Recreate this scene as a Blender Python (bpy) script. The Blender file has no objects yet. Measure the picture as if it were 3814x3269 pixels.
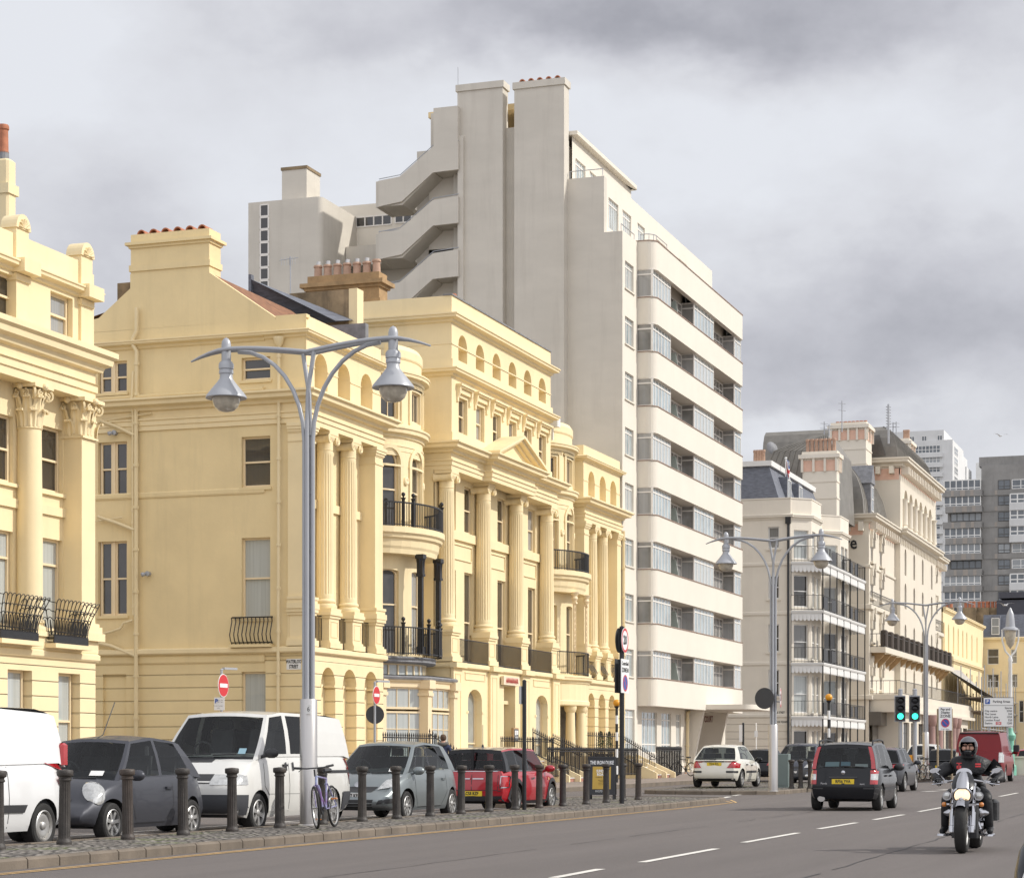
import bpy, bmesh, math, random
from mathutils import Vector, Matrix, Quaternion
from mathutils.bvhtree import BVHTree
random.seed(7)
SC = bpy.context.scene
COL = SC.collection
PI = math.pi
# ---------------------------------------------------------------- survey: photo pixel -> point on a known plane
TH = math.radians(19.0); CT, ST = math.cos(TH), math.sin(TH)
FP, CXP, YHP, HC = 8000.0, 1907.0, 2820.0, 1.22
def onY(px, Y):
    t = (px-CXP)/FP; return Y*(CT+t*ST)/(ST-t*CT)
def onX(px, X):
    t = (px-CXP)/FP; return X*(ST-t*CT)/(CT+t*ST)
def dep(X, Y): return X*CT+Y*ST
def zat(py, X, Y): return HC+(YHP-py)*dep(X, Y)/FP
def gz(X): return 0.0 if X < 50 else min(.0035*(X-50), .5)
def atD(px, D):
    l = (px-CXP)/FP*D; return (D*CT+l*ST, D*ST-l*CT)
# ---------------------------------------------------------------- scene tree
WORLD = {}
def thing(name, label, cat, loc=(0, 0, 0), rz=0, group=None, world=False, scale=1):
    o = bpy.data.objects.new(name, None); COL.objects.link(o)
    o.location = loc; o.rotation_euler = (0, 0, rz); o.scale = (scale,)*3
    o.empty_display_size = .3
    o['label'] = label; o['category'] = cat
    if group: o['group'] = group
    if world: WORLD[o.name] = Vector(loc)
    return o
def tag(o, label=None, cat=None, group=None, kind=None):
    if label: o['label'] = label
    if cat: o['category'] = cat
    if group: o['group'] = group
    if kind: o['kind'] = kind
    return o
def copy_tree(o, parent=None):
    c = o.copy(); COL.objects.link(c)
    if parent: c.parent = parent
    for ch in list(o.children): copy_tree(ch, c)
    return c
# ---------------------------------------------------------------- mesh builder
SPLIT = {'cornice', 'balcony_column', 'balcony_post', 'canopy_bracket', 'privacy_panel', 'beige_panel', 'brake_disc', 'yoke', 'crankcase_cover', 'brake'}
class MB:
    def __init__(s): s.v = []; s.f = []; s.mi = []; s.cur = 0
    def add(s, vs, fs):
        b = len(s.v); s.v.extend([tuple(v) for v in vs])
        for f in fs: s.f.append([b+i for i in f]); s.mi.append(s.cur)
        return s
    def quad(s, a, b, c, d): return s.add([a, b, c, d], [(0, 1, 2, 3)])
    def poly(s, pts): return s.add(pts, [tuple(range(len(pts)))])
    def hexa(s, p): return s.add(p, [(0, 3, 2, 1), (4, 5, 6, 7), (0, 1, 5, 4), (1, 2, 6, 5), (2, 3, 7, 6), (3, 0, 4, 7)])
    def box(s, x0, x1, y0, y1, z0, z1):
        return s.hexa([(x0, y0, z0), (x1, y0, z0), (x1, y1, z0), (x0, y1, z0), (x0, y0, z1), (x1, y0, z1), (x1, y1, z1), (x0, y1, z1)])
    def bbox(s, x0, x1, y0, y1, z0, z1, b=.02):
        # box with chamfered vertical and top edges
        xs = [(x0+b, y0), (x1-b, y0), (x1, y0+b), (x1, y1-b), (x1-b, y1), (x0+b, y1), (x0, y1-b), (x0, y0+b)]
        cx, cy = (x0+x1)/2, (y0+y1)/2
        def ins(p): return (p[0]+(b if p[0] < cx else -b), p[1]+(b if p[1] < cy else -b))
        r0 = [(x, y, z0) for x, y in xs]; r1 = [(x, y, z1-b) for x, y in xs]; r2 = [(*ins(p), z1) for p in xs]
        return s.rings([r0, r1, r2], True, True)
    def rings(s, rs, c0=False, c1=False, close=True):
        n = len(rs[0]); vs = [p for r in rs for p in r]; fs = []
        for i in range(len(rs)-1):
            for j in range(n if close else n-1):
                k = (j+1) % n; fs.append((i*n+j, i*n+k, (i+1)*n+k, (i+1)*n+j))
        if c0: fs.append(tuple(reversed(range(n))))
        if c1: fs.append(tuple(range((len(rs)-1)*n, len(rs)*n)))
        return s.add(vs, fs)
    def lathe(s, prof, c=(0, 0, 0), n=16, ax=None, c0=True, c1=True, sx=1, sy=1):
        M = Matrix.Identity(3) if ax is None else Vector((0, 0, 1)).rotation_difference(Vector(ax)).to_matrix()
        c = Vector(c); rs = []
        for r, z in prof:
            rs.append([c+M @ Vector((r*sx*math.cos(2*PI*i/n), r*sy*math.sin(2*PI*i/n), z)) for i in range(n)])
        return s.rings(rs, c0, c1)
    def cyl(s, p0, p1, r0, r1=None, n=10, cap=True):
        p0, p1 = Vector(p0), Vector(p1); d = p1-p0
        return s.lathe([(r0, 0), (r0 if r1 is None else r1, d.length)], p0, n, d, cap, cap)
    def tube(s, pts, r, n=8, cap=True):
        pts = [Vector(p) for p in pts]; N = len(pts); rs = []
        t0 = (pts[1]-pts[0]).normalized()
        u = t0.orthogonal().normalized()
        for i, p in enumerate(pts):
            t = (pts[min(i+1, N-1)]-pts[max(i-1, 0)]).normalized()
            u = (u-t*u.dot(t)).normalized(); w = t.cross(u)
            rr = r[i] if isinstance(r, (list, tuple)) else r
            rs.append([p+u*rr*math.cos(2*PI*k/n)+w*rr*math.sin(2*PI*k/n) for k in range(n)])
        return s.rings(rs, cap, cap)
    def sphere(s, c, r, n=12, m=8, sx=1, sy=1, sz=1):
        c = Vector(c); rs = []
        for i in range(1, m):
            a = PI*i/m
            rs.append([c+Vector((r*sx*math.sin(a)*math.cos(2*PI*k/n), r*sy*math.sin(a)*math.sin(2*PI*k/n), -r*sz*math.cos(a))) for k in range(n)])
        return s.rings(rs, True, True)
    def prism(s, pts, off):
        off = Vector(off); a = [Vector(p) for p in pts]
        return s.rings([a, [p+off for p in a]], True, True)
    def sweep(s, path, prof, closed=False, cap=True):
        # path: plan points; prof: closed list of (outward d, z); outward = right of travel
        P = [Vector((p[0], p[1])) for p in path]; N = len(P); rs = []
        for i in range(N):
            if closed: a, b = (P[i]-P[i-1]).normalized(), (P[(i+1) % N]-P[i]).normalized()
            else:
                a = (P[i]-P[i-1]).normalized() if i > 0 else (P[1]-P[0]).normalized()
                b = (P[i+1]-P[i]).normalized() if i < N-1 else a
            n1 = Vector((a.y, -a.x)); n2 = Vector((b.y, -b.x)); m = n1+n2
            m = m/max(m.dot(n1), .2) if m.length > 1e-6 else n1
            rs.append([(P[i].x+m.x*d, P[i].y+m.y*d, z) for d, z in prof])
        if closed: rs.append(rs[0])
        return s.rings(rs, cap and not closed, cap and not closed)
    # ---- frame based: F(u, d, z)
    def fbox(s, F, u0, u1, d0, d1, z0, z1, n=1):
        rs = []
        for i in range(n+1):
            u = u0+(u1-u0)*i/n
            rs.append([F(u, d0, z0), F(u, d1, z0), F(u, d1, z1), F(u, d0, z1)])
        return s.rings(rs, True, True)
    def fquad(s, F, u0, u1, d, z0, z1, n=1):
        for i in range(n):
            a, b = u0+(u1-u0)*i/n, u0+(u1-u0)*(i+1)/n
            s.quad(F(a, d, z0), F(b, d, z0), F(b, d, z1), F(a, d, z1))
        return s
    def fpoly(s, F, uz, d0, d1=None):
        a = [F(u, d0, z) for u, z in uz]
        if d1 is None: return s.poly(a)
        return s.rings([a, [F(u, d1, z) for u, z in uz]], True, True)
    def wall(s, F, u0, u1, z0, z1, ops=(), rev=.25, du=0, d=0, sill=True):
        us = {u0, u1}; zs = {z0, z1}
        for o in ops: us |= {o[0], o[1]}; zs |= {o[2], o[3]}
        us = sorted(us); zs = sorted(zs)
        if du:
            nu = []
            for a, b in zip(us, us[1:]):
                k = max(1, int((b-a)/du+.5)); nu += [a+(b-a)*i/k for i in range(k)]
            us = nu+[us[-1]]
        for a, b in zip(us, us[1:]):
            for c, e in zip(zs, zs[1:]):
                m, q = (a+b)/2, (c+e)/2
                if any(o[0] < m < o[1] and o[2] < q < o[3] for o in ops): continue
                s.quad(F(a, d, c), F(b, d, c), F(b, d, e), F(a, d, e))
        for o in ops:
            a, b, c, e = o[:4]; arch = len(o) > 4 and o[4]; rv = o[5] if len(o) > 5 else rev
            r = (b-a)/2; sg = arch if isinstance(arch, float) else 1.0; zt = e-r*sg if arch else e
            s.quad(F(a, d, c), F(a, d-rv, c), F(a, d-rv, zt), F(a, d, zt))
            s.quad(F(b, d, c), F(b, d-rv, c), F(b, d-rv, zt), F(b, d, zt))
            if sill: s.quad(F(a, d, c), F(b, d, c), F(b, d-rv, c), F(a, d-rv, c))
            if arch:
                n = 12; A = [((a+b)/2-r*math.cos(PI*k/n), zt+r*sg*math.sin(PI*k/n)) for k in range(n+1)]
                for (p, q), (p2, q2) in zip(A, A[1:]):
                    s.quad(F(p, d, q), F(p2, d, q2), F(p2, d-rv, q2), F(p, d-rv, q))
                for k in range(n//2):
                    s.poly([F(a, d, e), F(A[k][0], d, A[k][1]), F(A[k+1][0], d, A[k+1][1])])
                    j = n-k; s.poly([F(b, d, e), F(A[j][0], d, A[j][1]), F(A[j-1][0], d, A[j-1][1])])
            else:
                s.quad(F(a, d, e), F(b, d, e), F(b, d-rv, e), F(a, d-rv, e))
        return s
    def build(s, name, mats, parent=None, smooth=None, fix=True, world=None):
        if name in SPLIT: return s.split(name, mats, parent, smooth)
        return s._build(name, mats, parent, smooth, fix)
    def split(s, name, mats, parent, smooth):
        up = list(range(len(s.v)))
        def find(i):
            while up[i] != i: up[i] = up[up[i]]; i = up[i]
            return i
        for f in s.f:
            for j in f[1:]: up[find(f[0])] = find(j)
        gr = {}
        for f, mi in zip(s.f, s.mi): gr.setdefault(find(f[0]), []).append((f, mi))
        o = None
        for fs in gr.values():
            q = MB(); mp = {}
            for f, mi in fs:
                for i in f:
                    if i not in mp: mp[i] = len(q.v); q.v.append(s.v[i])
                q.f.append([mp[i] for i in f]); q.mi.append(mi)
            o = q._build(name, mats, parent, smooth, True)
        return o
    def _build(s, name, mats, parent=None, smooth=None, fix=True):
        me = bpy.data.meshes.new(name); me.from_pydata(s.v, [], s.f)
        mats = mats if isinstance(mats, (list, tuple)) else [mats]
        for m in mats: me.materials.append(m)
        if len(mats) > 1: me.polygons.foreach_set('material_index', s.mi)
        if fix:
            bm = bmesh.new(); bm.from_mesh(me)
            bmesh.ops.recalc_face_normals(bm, faces=bm.faces); bm.to_mesh(me); bm.free()
        if smooth is not None:
            me.polygons.foreach_set('use_smooth', [True]*len(me.polygons)); me.update()
            me.set_sharp_from_angle(angle=math.radians(smooth))
        o = bpy.data.objects.new(name, me); COL.objects.link(o)
        if parent:
            o.parent = parent
            if parent.name in WORLD: o.location = -WORLD[parent.name]
        return o
def plane_frame(x, y, ux, uy):
    # u along (ux,uy); outward normal = right of u
    L = math.hypot(ux, uy); ux /= L; uy /= L
    return lambda u, d, z: (x+ux*u+uy*d, y+uy*u-ux*d, z)
def Ffront(x0, Y): return plane_frame(x0, Y, 1, 0)       # faces -Y
def Fwest(X, y0): return plane_frame(X, y0, 0, -1)        # faces -X, u runs from y0 towards the street
def ellipse_frame(cx, cy, a, b):
    # u = angle from 180deg (west end) to 360 through the street side; outward
    def F(u, d, z):
        t = PI+u; x, y = math.cos(t), math.sin(t)
        nx, ny = x/a, y/b; L = math.hypot(nx, ny)
        return (cx+a*x+nx/L*d, cy+b*y+ny/L*d, z)
    return F
def text_mesh(txt, size, font_off=0, align='CENTER', sx=1, spacing=1):
    cu = bpy.data.curves.new('lettering', 'FONT'); cu.body = txt; cu.size = size
    cu.align_x = align; cu.align_y = 'CENTER'; cu.offset = font_off; cu.space_character = spacing
    cu.resolution_u = 2
    o = bpy.data.objects.new('lettering', cu); COL.objects.link(o)
    dg = bpy.context.evaluated_depsgraph_get()
    me = bpy.data.meshes.new_from_object(o.evaluated_get(dg))
    bpy.data.objects.remove(o)
    vs = [(v.co.x*sx, v.co.y) for v in me.vertices]; fs = [tuple(p.vertices) for p in me.polygons]
    bpy.data.meshes.remove(me)
    return vs, fs
def put_text(mb, txt, org, right, up, size, off=0, align='CENTER', sx=1, spacing=1):
    vs, fs = text_mesh(txt, size, off, align, sx, spacing)
    org, right, up = Vector(org), Vector(right), Vector(up)
    mb.add([org+right*x+up*y for x, y in vs], fs)
# ---------------------------------------------------------------- materials
MATS = {}
def mat(name, col, rough=.6, metal=0., var=.1, scale=1.2, streak=0., bump=0., bscale=40., spec=.5, coat=0., grime=(.12, .1, .08), groove=0., emit=0., stretch=(1, 1, 1), cols=None, spots=0.):
    if name in MATS: return MATS[name]
    m = bpy.data.materials.new(name); m.use_nodes = True; MATS[name] = m
    N, L = m.node_tree.nodes, m.node_tree.links
    b = N['Principled BSDF']
    b.inputs['Roughness'].default_value = rough; b.inputs['Metallic'].default_value = metal
    b.inputs['Specular IOR Level'].default_value = spec
    b.inputs['Coat Weight'].default_value = coat; b.inputs['Coat Roughness'].default_value = .04
    if emit:
        b.inputs['Emission Color'].default_value = (*col, 1); b.inputs['Emission Strength'].default_value = emit
    tc = N.new('ShaderNodeTexCoord'); geo = N.new('ShaderNodeNewGeometry')
    src = geo.outputs['Position']
    def noise(sc, det=4., st=(1, 1, 1), rough_=.6):
        mp = N.new('ShaderNodeMapping'); mp.inputs['Scale'].default_value = st; L.new(src, mp.inputs['Vector'])
        n = N.new('ShaderNodeTexNoise'); n.inputs['Scale'].default_value = sc; n.inputs['Detail'].default_value = det
        n.inputs['Roughness'].default_value = rough_; L.new(mp.outputs[0], n.inputs['Vector']); return n.outputs['Fac']
    def mix(a, bcol, fac, mode='MIX'):
        x = N.new('ShaderNodeMix'); x.data_type = 'RGBA'; x.blend_type = mode
        if isinstance(fac, (int, float)): x.inputs['Factor'].default_value = fac
        else: L.new(fac, x.inputs['Factor'])
        for sock, v in ((x.inputs['A'], a), (x.inputs['B'], bcol)):
            if isinstance(v, tuple): sock.default_value = (*v[:3], 1)
            else: L.new(v, sock)
        return x.outputs['Result']
    def rng(v, a, bb, c=0., d=1.):
        r = N.new('ShaderNodeMapRange'); r.inputs[1].default_value = a; r.inputs[2].default_value = bb
        r.inputs[3].default_value = c; r.inputs[4].default_value = d; L.new(v, r.inputs[0]); return r.outputs[0]
    c = tuple(col)
    out = None
    if var:
        lo = tuple(x*(1-var) for x in c); hi = tuple(min(1, x*(1+var*.6)) for x in c)
        if cols: lo, hi = cols
        out = mix(lo, hi, rng(noise(scale, 5., stretch), .3, .7))
    if spots:
        out = mix(out or c, grime, rng(noise(bscale*.5, 3.), .62, .75, 0, spots))
    if streak:
        f = rng(noise(1., 5., (1.3, 1.3, .12), .7), .52, .78, 0, streak)
        out = mix(out or c, grime, f)
    if groove:
        sep = N.new('ShaderNodeSeparateXYZ'); L.new(src, sep.inputs[0])
        dv = N.new('ShaderNodeMath'); dv.operation = 'DIVIDE'; dv.inputs[1].default_value = groove; L.new(sep.outputs['Z'], dv.inputs[0])
        fr = N.new('ShaderNodeMath'); fr.operation = 'FRACT'; L.new(dv.outputs[0], fr.inputs[0])
        g1 = N.new('ShaderNodeMath'); g1.operation = 'PINGPONG'; g1.inputs[1].default_value = .5; L.new(fr.outputs[0], g1.inputs[0])
        gv = rng(g1.outputs[0], 0, .07)
    if out is not None: L.new(out, b.inputs['Base Color'])
    else: b.inputs['Base Color'].default_value = (*c, 1)
    nrm = None
    if bump:
        bn = N.new('ShaderNodeBump'); bn.inputs['Strength'].default_value = bump; bn.inputs['Distance'].default_value = .02
        L.new(noise(bscale, 3.), bn.inputs['Height']); nrm = bn.outputs[0]
    if groove:
        bn = N.new('ShaderNodeBump'); bn.inputs['Strength'].default_value = 1; bn.inputs['Distance'].default_value = .04
        L.new(gv, bn.inputs['Height'])
        if nrm: L.new(nrm, bn.inputs['Normal'])
        nrm = bn.outputs[0]
    if nrm: L.new(nrm, b.inputs['Normal'])
    return m
def pane_mat(name, dark, light, chance=.35, rough=.03, spec=.6, fold=18.):
    # window glass over a dark room; some rooms have pale curtains close behind the glass
    m = bpy.data.materials.new(name); m.use_nodes = True; MATS[name] = m
    N, L = m.node_tree.nodes, m.node_tree.links; b = N['Principled BSDF']
    b.inputs['Roughness'].default_value = rough; b.inputs['Specular IOR Level'].default_value = spec
    b.inputs['Coat Weight'].default_value = .6; b.inputs['Coat Roughness'].default_value = .02
    oi = N.new('ShaderNodeObjectInfo'); geo = N.new('ShaderNodeNewGeometry')
    w = N.new('ShaderNodeTexNoise'); w.inputs['Scale'].default_value = 1.; w.inputs['Detail'].default_value = 3
    mp = N.new('ShaderNodeMapping'); mp.inputs['Scale'].default_value = (fold, fold, .25); L.new(geo.outputs['Position'], mp.inputs[0]); L.new(mp.outputs[0], w.inputs['Vector'])
    cr = N.new('ShaderNodeMix'); cr.data_type = 'RGBA'; cr.inputs['A'].default_value = (*[x*.55 for x in light], 1); cr.inputs['B'].default_value = (*light, 1)
    L.new(w.outputs['Fac'], cr.inputs['Factor'])
    st = N.new('ShaderNodeMapRange'); st.inputs[1].default_value = 1-chance-.08; st.inputs[2].default_value = 1-chance+.08; L.new(oi.outputs['Random'], st.inputs[0])
    n2 = N.new('ShaderNodeTexNoise'); n2.inputs['Scale'].default_value = 1.1; L.new(geo.outputs['Position'], n2.inputs['Vector'])
    dk = N.new('ShaderNodeMix'); dk.data_type = 'RGBA'; dk.inputs['A'].default_value = (*[x*.4 for x in dark], 1); dk.inputs['B'].default_value = (*[x*1.5 for x in dark], 1)
    L.new(n2.outputs['Fac'], dk.inputs['Factor'])
    mx = N.new('ShaderNodeMix'); mx.data_type = 'RGBA'; L.new(st.outputs[0], mx.inputs['Factor']); L.new(dk.outputs['Result'], mx.inputs['A']); L.new(cr.outputs['Result'], mx.inputs['B'])
    L.new(mx.outputs['Result'], b.inputs['Base Color'])
    bp = N.new('ShaderNodeBump'); bp.inputs['Strength'].default_value = .12; bp.inputs['Distance'].default_value = .05; L.new(n2.outputs['Fac'], bp.inputs['Height']); L.new(bp.outputs[0], b.inputs['Normal']); L.new(bp.outputs[0], b.inputs['Coat Normal'])
    return m
def glass_mat(name, tint, ior=1.5, refl=1.):
    m = bpy.data.materials.new(name); m.use_nodes = True; MATS[name] = m
    N, L = m.node_tree.nodes, m.node_tree.links; N.remove(N['Principled BSDF'])
    t = N.new('ShaderNodeBsdfTransparent'); t.inputs[0].default_value = (*tint, 1)
    g = N.new('ShaderNodeBsdfGlossy'); g.inputs['Roughness'].default_value = .02; g.inputs[0].default_value = (refl, refl, refl, 1)
    fr = N.new('ShaderNodeFresnel'); fr.inputs[0].default_value = ior
    mx = N.new('ShaderNodeMixShader'); L.new(fr.outputs[0], mx.inputs[0]); L.new(t.outputs[0], mx.inputs[1]); L.new(g.outputs[0], mx.inputs[2])
    L.new(mx.outputs[0], N['Material Output'].inputs[0]); return m
YEL = (.85, .70, .425)
M_ST = mat('cream_yellow_stucco', YEL, .7, var=.06, scale=.7, streak=.2, bump=.14, bscale=9, grime=(.5, .4, .22))
M_SR = mat('rusticated_stucco', YEL, .7, var=.06, scale=.7, streak=.2, bump=.14, bscale=9, grime=(.5, .4, .22), groove=.46)
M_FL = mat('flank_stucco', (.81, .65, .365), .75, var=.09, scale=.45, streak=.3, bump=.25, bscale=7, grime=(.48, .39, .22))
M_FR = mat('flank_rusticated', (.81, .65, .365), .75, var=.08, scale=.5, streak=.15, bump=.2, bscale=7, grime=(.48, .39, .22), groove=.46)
M_SASH = mat('cream_window_paint', (.84, .68, .44), .45, var=.04)
M_PIPE = mat('pipe_paint', (.80, .66, .40), .45, var=.05)
M_IRON = mat('black_iron', (.018, .018, .02), .4, var=.3, scale=6, bump=.2, bscale=60)
M_LEAD = mat('grey_lead', (.22, .22, .23), .6, var=.3, scale=3)
M_SLATE = mat('blue_slate', (.15, .16, .19), .55, var=.35, scale=2.5, stretch=(1, 1, 5), bump=.4, bscale=14)
M_TILE = mat('red_roof_tiles', (.26, .12, .06), .8, var=.45, scale=4, bump=.5, bscale=16, spots=.5, grime=(.3, .22, .05))
M_POT = mat('terracotta', (.45, .17, .09), .8, var=.25, scale=5)
M_POT2 = mat('buff_terracotta', (.48, .31, .22), .8, var=.2, scale=5)
M_STONE = mat('brown_stone', (.40, .26, .13), .85, var=.25, scale=2.5, streak=.4, bump=.3, bscale=20, grime=(.12, .09, .06))
M_RENDER = mat('weathered_render', (.30, .22, .13), .9, var=.5, scale=1.1, streak=.8, bump=.4, bscale=14, grime=(.07, .055, .04))
M_PANE = pane_mat('house_window_glass', (.05, .045, .04), (.42, .42, .40), .3)
M_PDK = pane_mat('dark_room_glass', (.035, .032, .03), (.1, .1, .1), 0.)
M_PANEC = pane_mat('curtained_glass', (.3, .33, .33), (.55, .58, .56), .8)
M_WHITE = mat('white_paint', (.78, .77, .74), .5, var=.05)
M_EMB = mat('white_concrete_paint', (.73, .675, .58), .65, var=.035, scale=.5, streak=.12, bump=.08, bscale=6, grime=(.55, .48, .38))
M_EFL = mat('weathered_concrete', (.61, .565, .49), .75, var=.07, scale=.35, streak=.3, bump=.15, bscale=5, grime=(.36, .32, .27), stretch=(1, 1, 2.5))
M_EWIN = mat('steel_window_white', (.80, .76, .70), .4, var=.03)
M_EGL = pane_mat('flat_window_glass', (.36, .42, .43), (.58, .62, .61), .45)
M_SILL = mat('brown_sill_tile', (.30, .20, .15), .6, var=.3, scale=4)
M_CRM = mat('cream_render', (.75, .685, .58), .7, var=.05, scale=.6, streak=.15, bump=.1, bscale=8, grime=(.42, .36, .28))
M_CRR = mat('cream_rusticated', (.74, .66, .54), .7, var=.05, scale=.6, streak=.1, grime=(.42, .36, .28), groove=.5)
M_HOT = mat('hotel_stucco', (.70, .635, .525), .7, var=.05, scale=.4, streak=.15, bump=.1, bscale=6, grime=(.5, .38, .25))
M_PINK = mat('pink_panel', (.75, .48, .36), .7, var=.08, scale=2)
M_ZINC = mat('ribbed_zinc', (.22, .205, .18), .5, var=.2, scale=1.3, streak=.4, metal=.2)
M_TOWW = mat('tower_white_concrete', (.66, .66, .65), .7, var=.07, scale=.3, streak=.3, grime=(.4, .4, .4))
M_TOWG = mat('tower_grey_concrete', (.29, .28, .265), .75, var=.18, scale=.4, streak=.3, grime=(.1, .09, .085))
M_TOWB = mat('tower_beige_panel', (.36, .32, .28), .75, var=.1, scale=.5)
M_FARG = pane_mat('far_window_glass', (.10, .115, .13), (.34, .36, .37), .3)
M_EGR = pane_mat('lightened_side_glass', (.26, .25, .23), (.46, .45, .43), .5)  # base colour raised to stand in for room light behind shaded side panes
M_STEEL = mat('brushed_steel', (.52, .50, .48), .34, metal=.85, var=.12, scale=1.5, stretch=(6, 6, .5))
M_LGREY = mat('grey_lamp_paint', (.40, .41, .43), .38, metal=.2, var=.06)
M_BOLL = mat('bollard_iron', (.045, .038, .033), .55, var=.4, scale=7, streak=.5, bump=.3, bscale=50, grime=(.11, .055, .03))
# ---------------------------------------------------------------- camera, sun, sky
cam = bpy.data.cameras.new('camera'); camo = bpy.data.objects.new('camera', cam); COL.objects.link(camo); SC.camera = camo
cam.sensor_width = 36; cam.lens = 36*FP/3814; cam.shift_y = (YHP-3269/2)/3814; cam.clip_end = 4000; cam.clip_start = .1
camo.location = (0, 0, HC); camo.rotation_euler = (PI/2, 0, TH-PI/2)
SUN_EL = math.radians(37); sx, sy = ST*math.cos(SUN_EL), -CT*math.cos(SUN_EL)
sl = bpy.data.lights.new('sun', 'SUN'); sl.energy = 2.8; sl.angle = math.radians(.9); sl.color = (1, .96, .89)
so = bpy.data.objects.new('sun', sl); COL.objects.link(so); so.location = (0, -30, 60)
so.rotation_euler = Vector((sx, sy, math.sin(SUN_EL))).to_track_quat('Z', 'Y').to_euler()
W = bpy.data.worlds.new('World'); SC.world = W; W.use_nodes = True
def make_sky():
    N, L = W.node_tree.nodes, W.node_tree.links
    def mth(op, a, b=None, c=None):
        n = N.new('ShaderNodeMath'); n.operation = op
        for i, v in enumerate((a, b, c)):
            if v is None: continue
            if isinstance(v, (int, float)): n.inputs[i].default_value = v
            else: L.new(v, n.inputs[i])
        return n.outputs[0]
    tc = N.new('ShaderNodeTexCoord'); sep = N.new('ShaderNodeSeparateXYZ'); L.new(tc.outputs['Generated'], sep.inputs[0])
    def noise(sc, det, zst, off=0., rough=.55):
        mp = N.new('ShaderNodeMapping'); mp.inputs['Scale'].default_value = (1, 1, zst); mp.inputs['Location'].default_value = (off, off*.7, off*1.3)
        L.new(tc.outputs['Generated'], mp.inputs[0])
        n = N.new('ShaderNodeTexNoise'); n.inputs['Scale'].default_value = sc; n.inputs['Detail'].default_value = det; n.inputs['Roughness'].default_value = rough
        L.new(mp.outputs[0], n.inputs['Vector']); return n.outputs['Fac']
    az = mth('ARCTAN2', sep.outputs['Y'], sep.outputs['X']); el = mth('ARCSINE', sep.outputs['Z'])
    azw = mth('ADD', az, mth('MULTIPLY', mth('SUBTRACT', noise(9, 5, 2, 3.1), .5), .16))
    elw = mth('ADD', el, mth('MULTIPLY', mth('SUBTRACT', noise(9, 5, 2, 7.7), .5), .11))
    dens = mth('MULTIPLY', mth('SUBTRACT', noise(7, 6, 1.5, 1.3), .5), .62)
    dens = mth('ADD', dens, mth('MULTIPLY', mth('SUBTRACT', noise(19, 6, 1.5, 5.3, .62), .5), .46))
    # big cloud banks: azimuth, elevation, half widths (radians), darkness
    banks = [(2950, -60, 1250, 330, .52), (3350, 1330, 900, 360, .50), (2100, 60, 900, 130, .22), (480, 820, 620, 260, .14), (1450, 420, 600, 160, -.16),
             (60, 300, 560, 340, -.45), (2480, 560, 650, 200, -.34), (3500, 620, 600, 220, -.25), (1450, 800, 620, 380, -.26), (700, 1000, 420, 160, .16), (3050, 1640, 420, 90, -.42), (2750, 1050, 260, 260, .12), (900, 60, 700, 160, .05)]
    for px, py, wx, wy, k in banks:
        a0 = TH-math.atan((px-CXP)/FP); e0 = math.atan((YHP-py)/FP)
        da = mth('DIVIDE', mth('SUBTRACT', azw, a0), wx/FP); de = mth('DIVIDE', mth('SUBTRACT', elw, e0), wy/FP)
        r2 = mth('ADD', mth('MULTIPLY', da, da), mth('MULTIPLY', de, de))
        dens = mth('ADD', dens, mth('MULTIPLY', mth('POWER', 2.718, mth('MULTIPLY', r2, -1)), k))
    ramp = N.new('ShaderNodeValToRGB'); L.new(mth('ADD', dens, .34), ramp.inputs[0])
    e = ramp.color_ramp.elements
    e[0].position = 0.; e[0].color = (.73, .745, .785, 1); e[1].position = 1.; e[1].color = (.35, .35, .385, 1)
    x = e.new(.35); x.color = (.65, .655, .69, 1); x = e.new(.65); x.color = (.52, .52, .56, 1)
    sky = N.new('ShaderNodeTexSky'); sky.sky_type = 'NISHITA'; sky.sun_disc = False
    sky.sun_elevation = SUN_EL; sky.sun_rotation = math.atan2(sx, sy)
    b1 = N['Background']; b1.inputs['Strength'].default_value = .06; L.new(sky.outputs[0], b1.inputs[0])
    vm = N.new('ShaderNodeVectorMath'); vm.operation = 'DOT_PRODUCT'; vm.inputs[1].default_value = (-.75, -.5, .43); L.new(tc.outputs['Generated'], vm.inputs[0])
    mr = N.new('ShaderNodeMapRange'); mr.inputs[1].default_value = -.1; mr.inputs[2].default_value = .8; mr.inputs[3].default_value = 1; mr.inputs[4].default_value = 1.65; L.new(vm.outputs['Value'], mr.inputs[0])   # added gain on the unseen west-south-west sky, fills shaded walls and road
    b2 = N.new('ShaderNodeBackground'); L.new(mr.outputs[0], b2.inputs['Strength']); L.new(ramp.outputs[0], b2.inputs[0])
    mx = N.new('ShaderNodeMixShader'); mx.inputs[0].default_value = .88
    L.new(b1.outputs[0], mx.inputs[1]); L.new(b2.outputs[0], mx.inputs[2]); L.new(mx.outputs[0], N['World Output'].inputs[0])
make_sky()
SC.view_settings.view_transform = 'Standard'; SC.view_settings.look = 'None'; SC.view_settings.exposure = 0.25; SC.view_settings.gamma = 1
SC.cycles.max_bounces = 7; SC.cycles.diffuse_bounces = 3; SC.cycles.glossy_bounces = 3; SC.cycles.transparent_max_bounces = 10
SC.cycles.use_denoising = True
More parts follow.
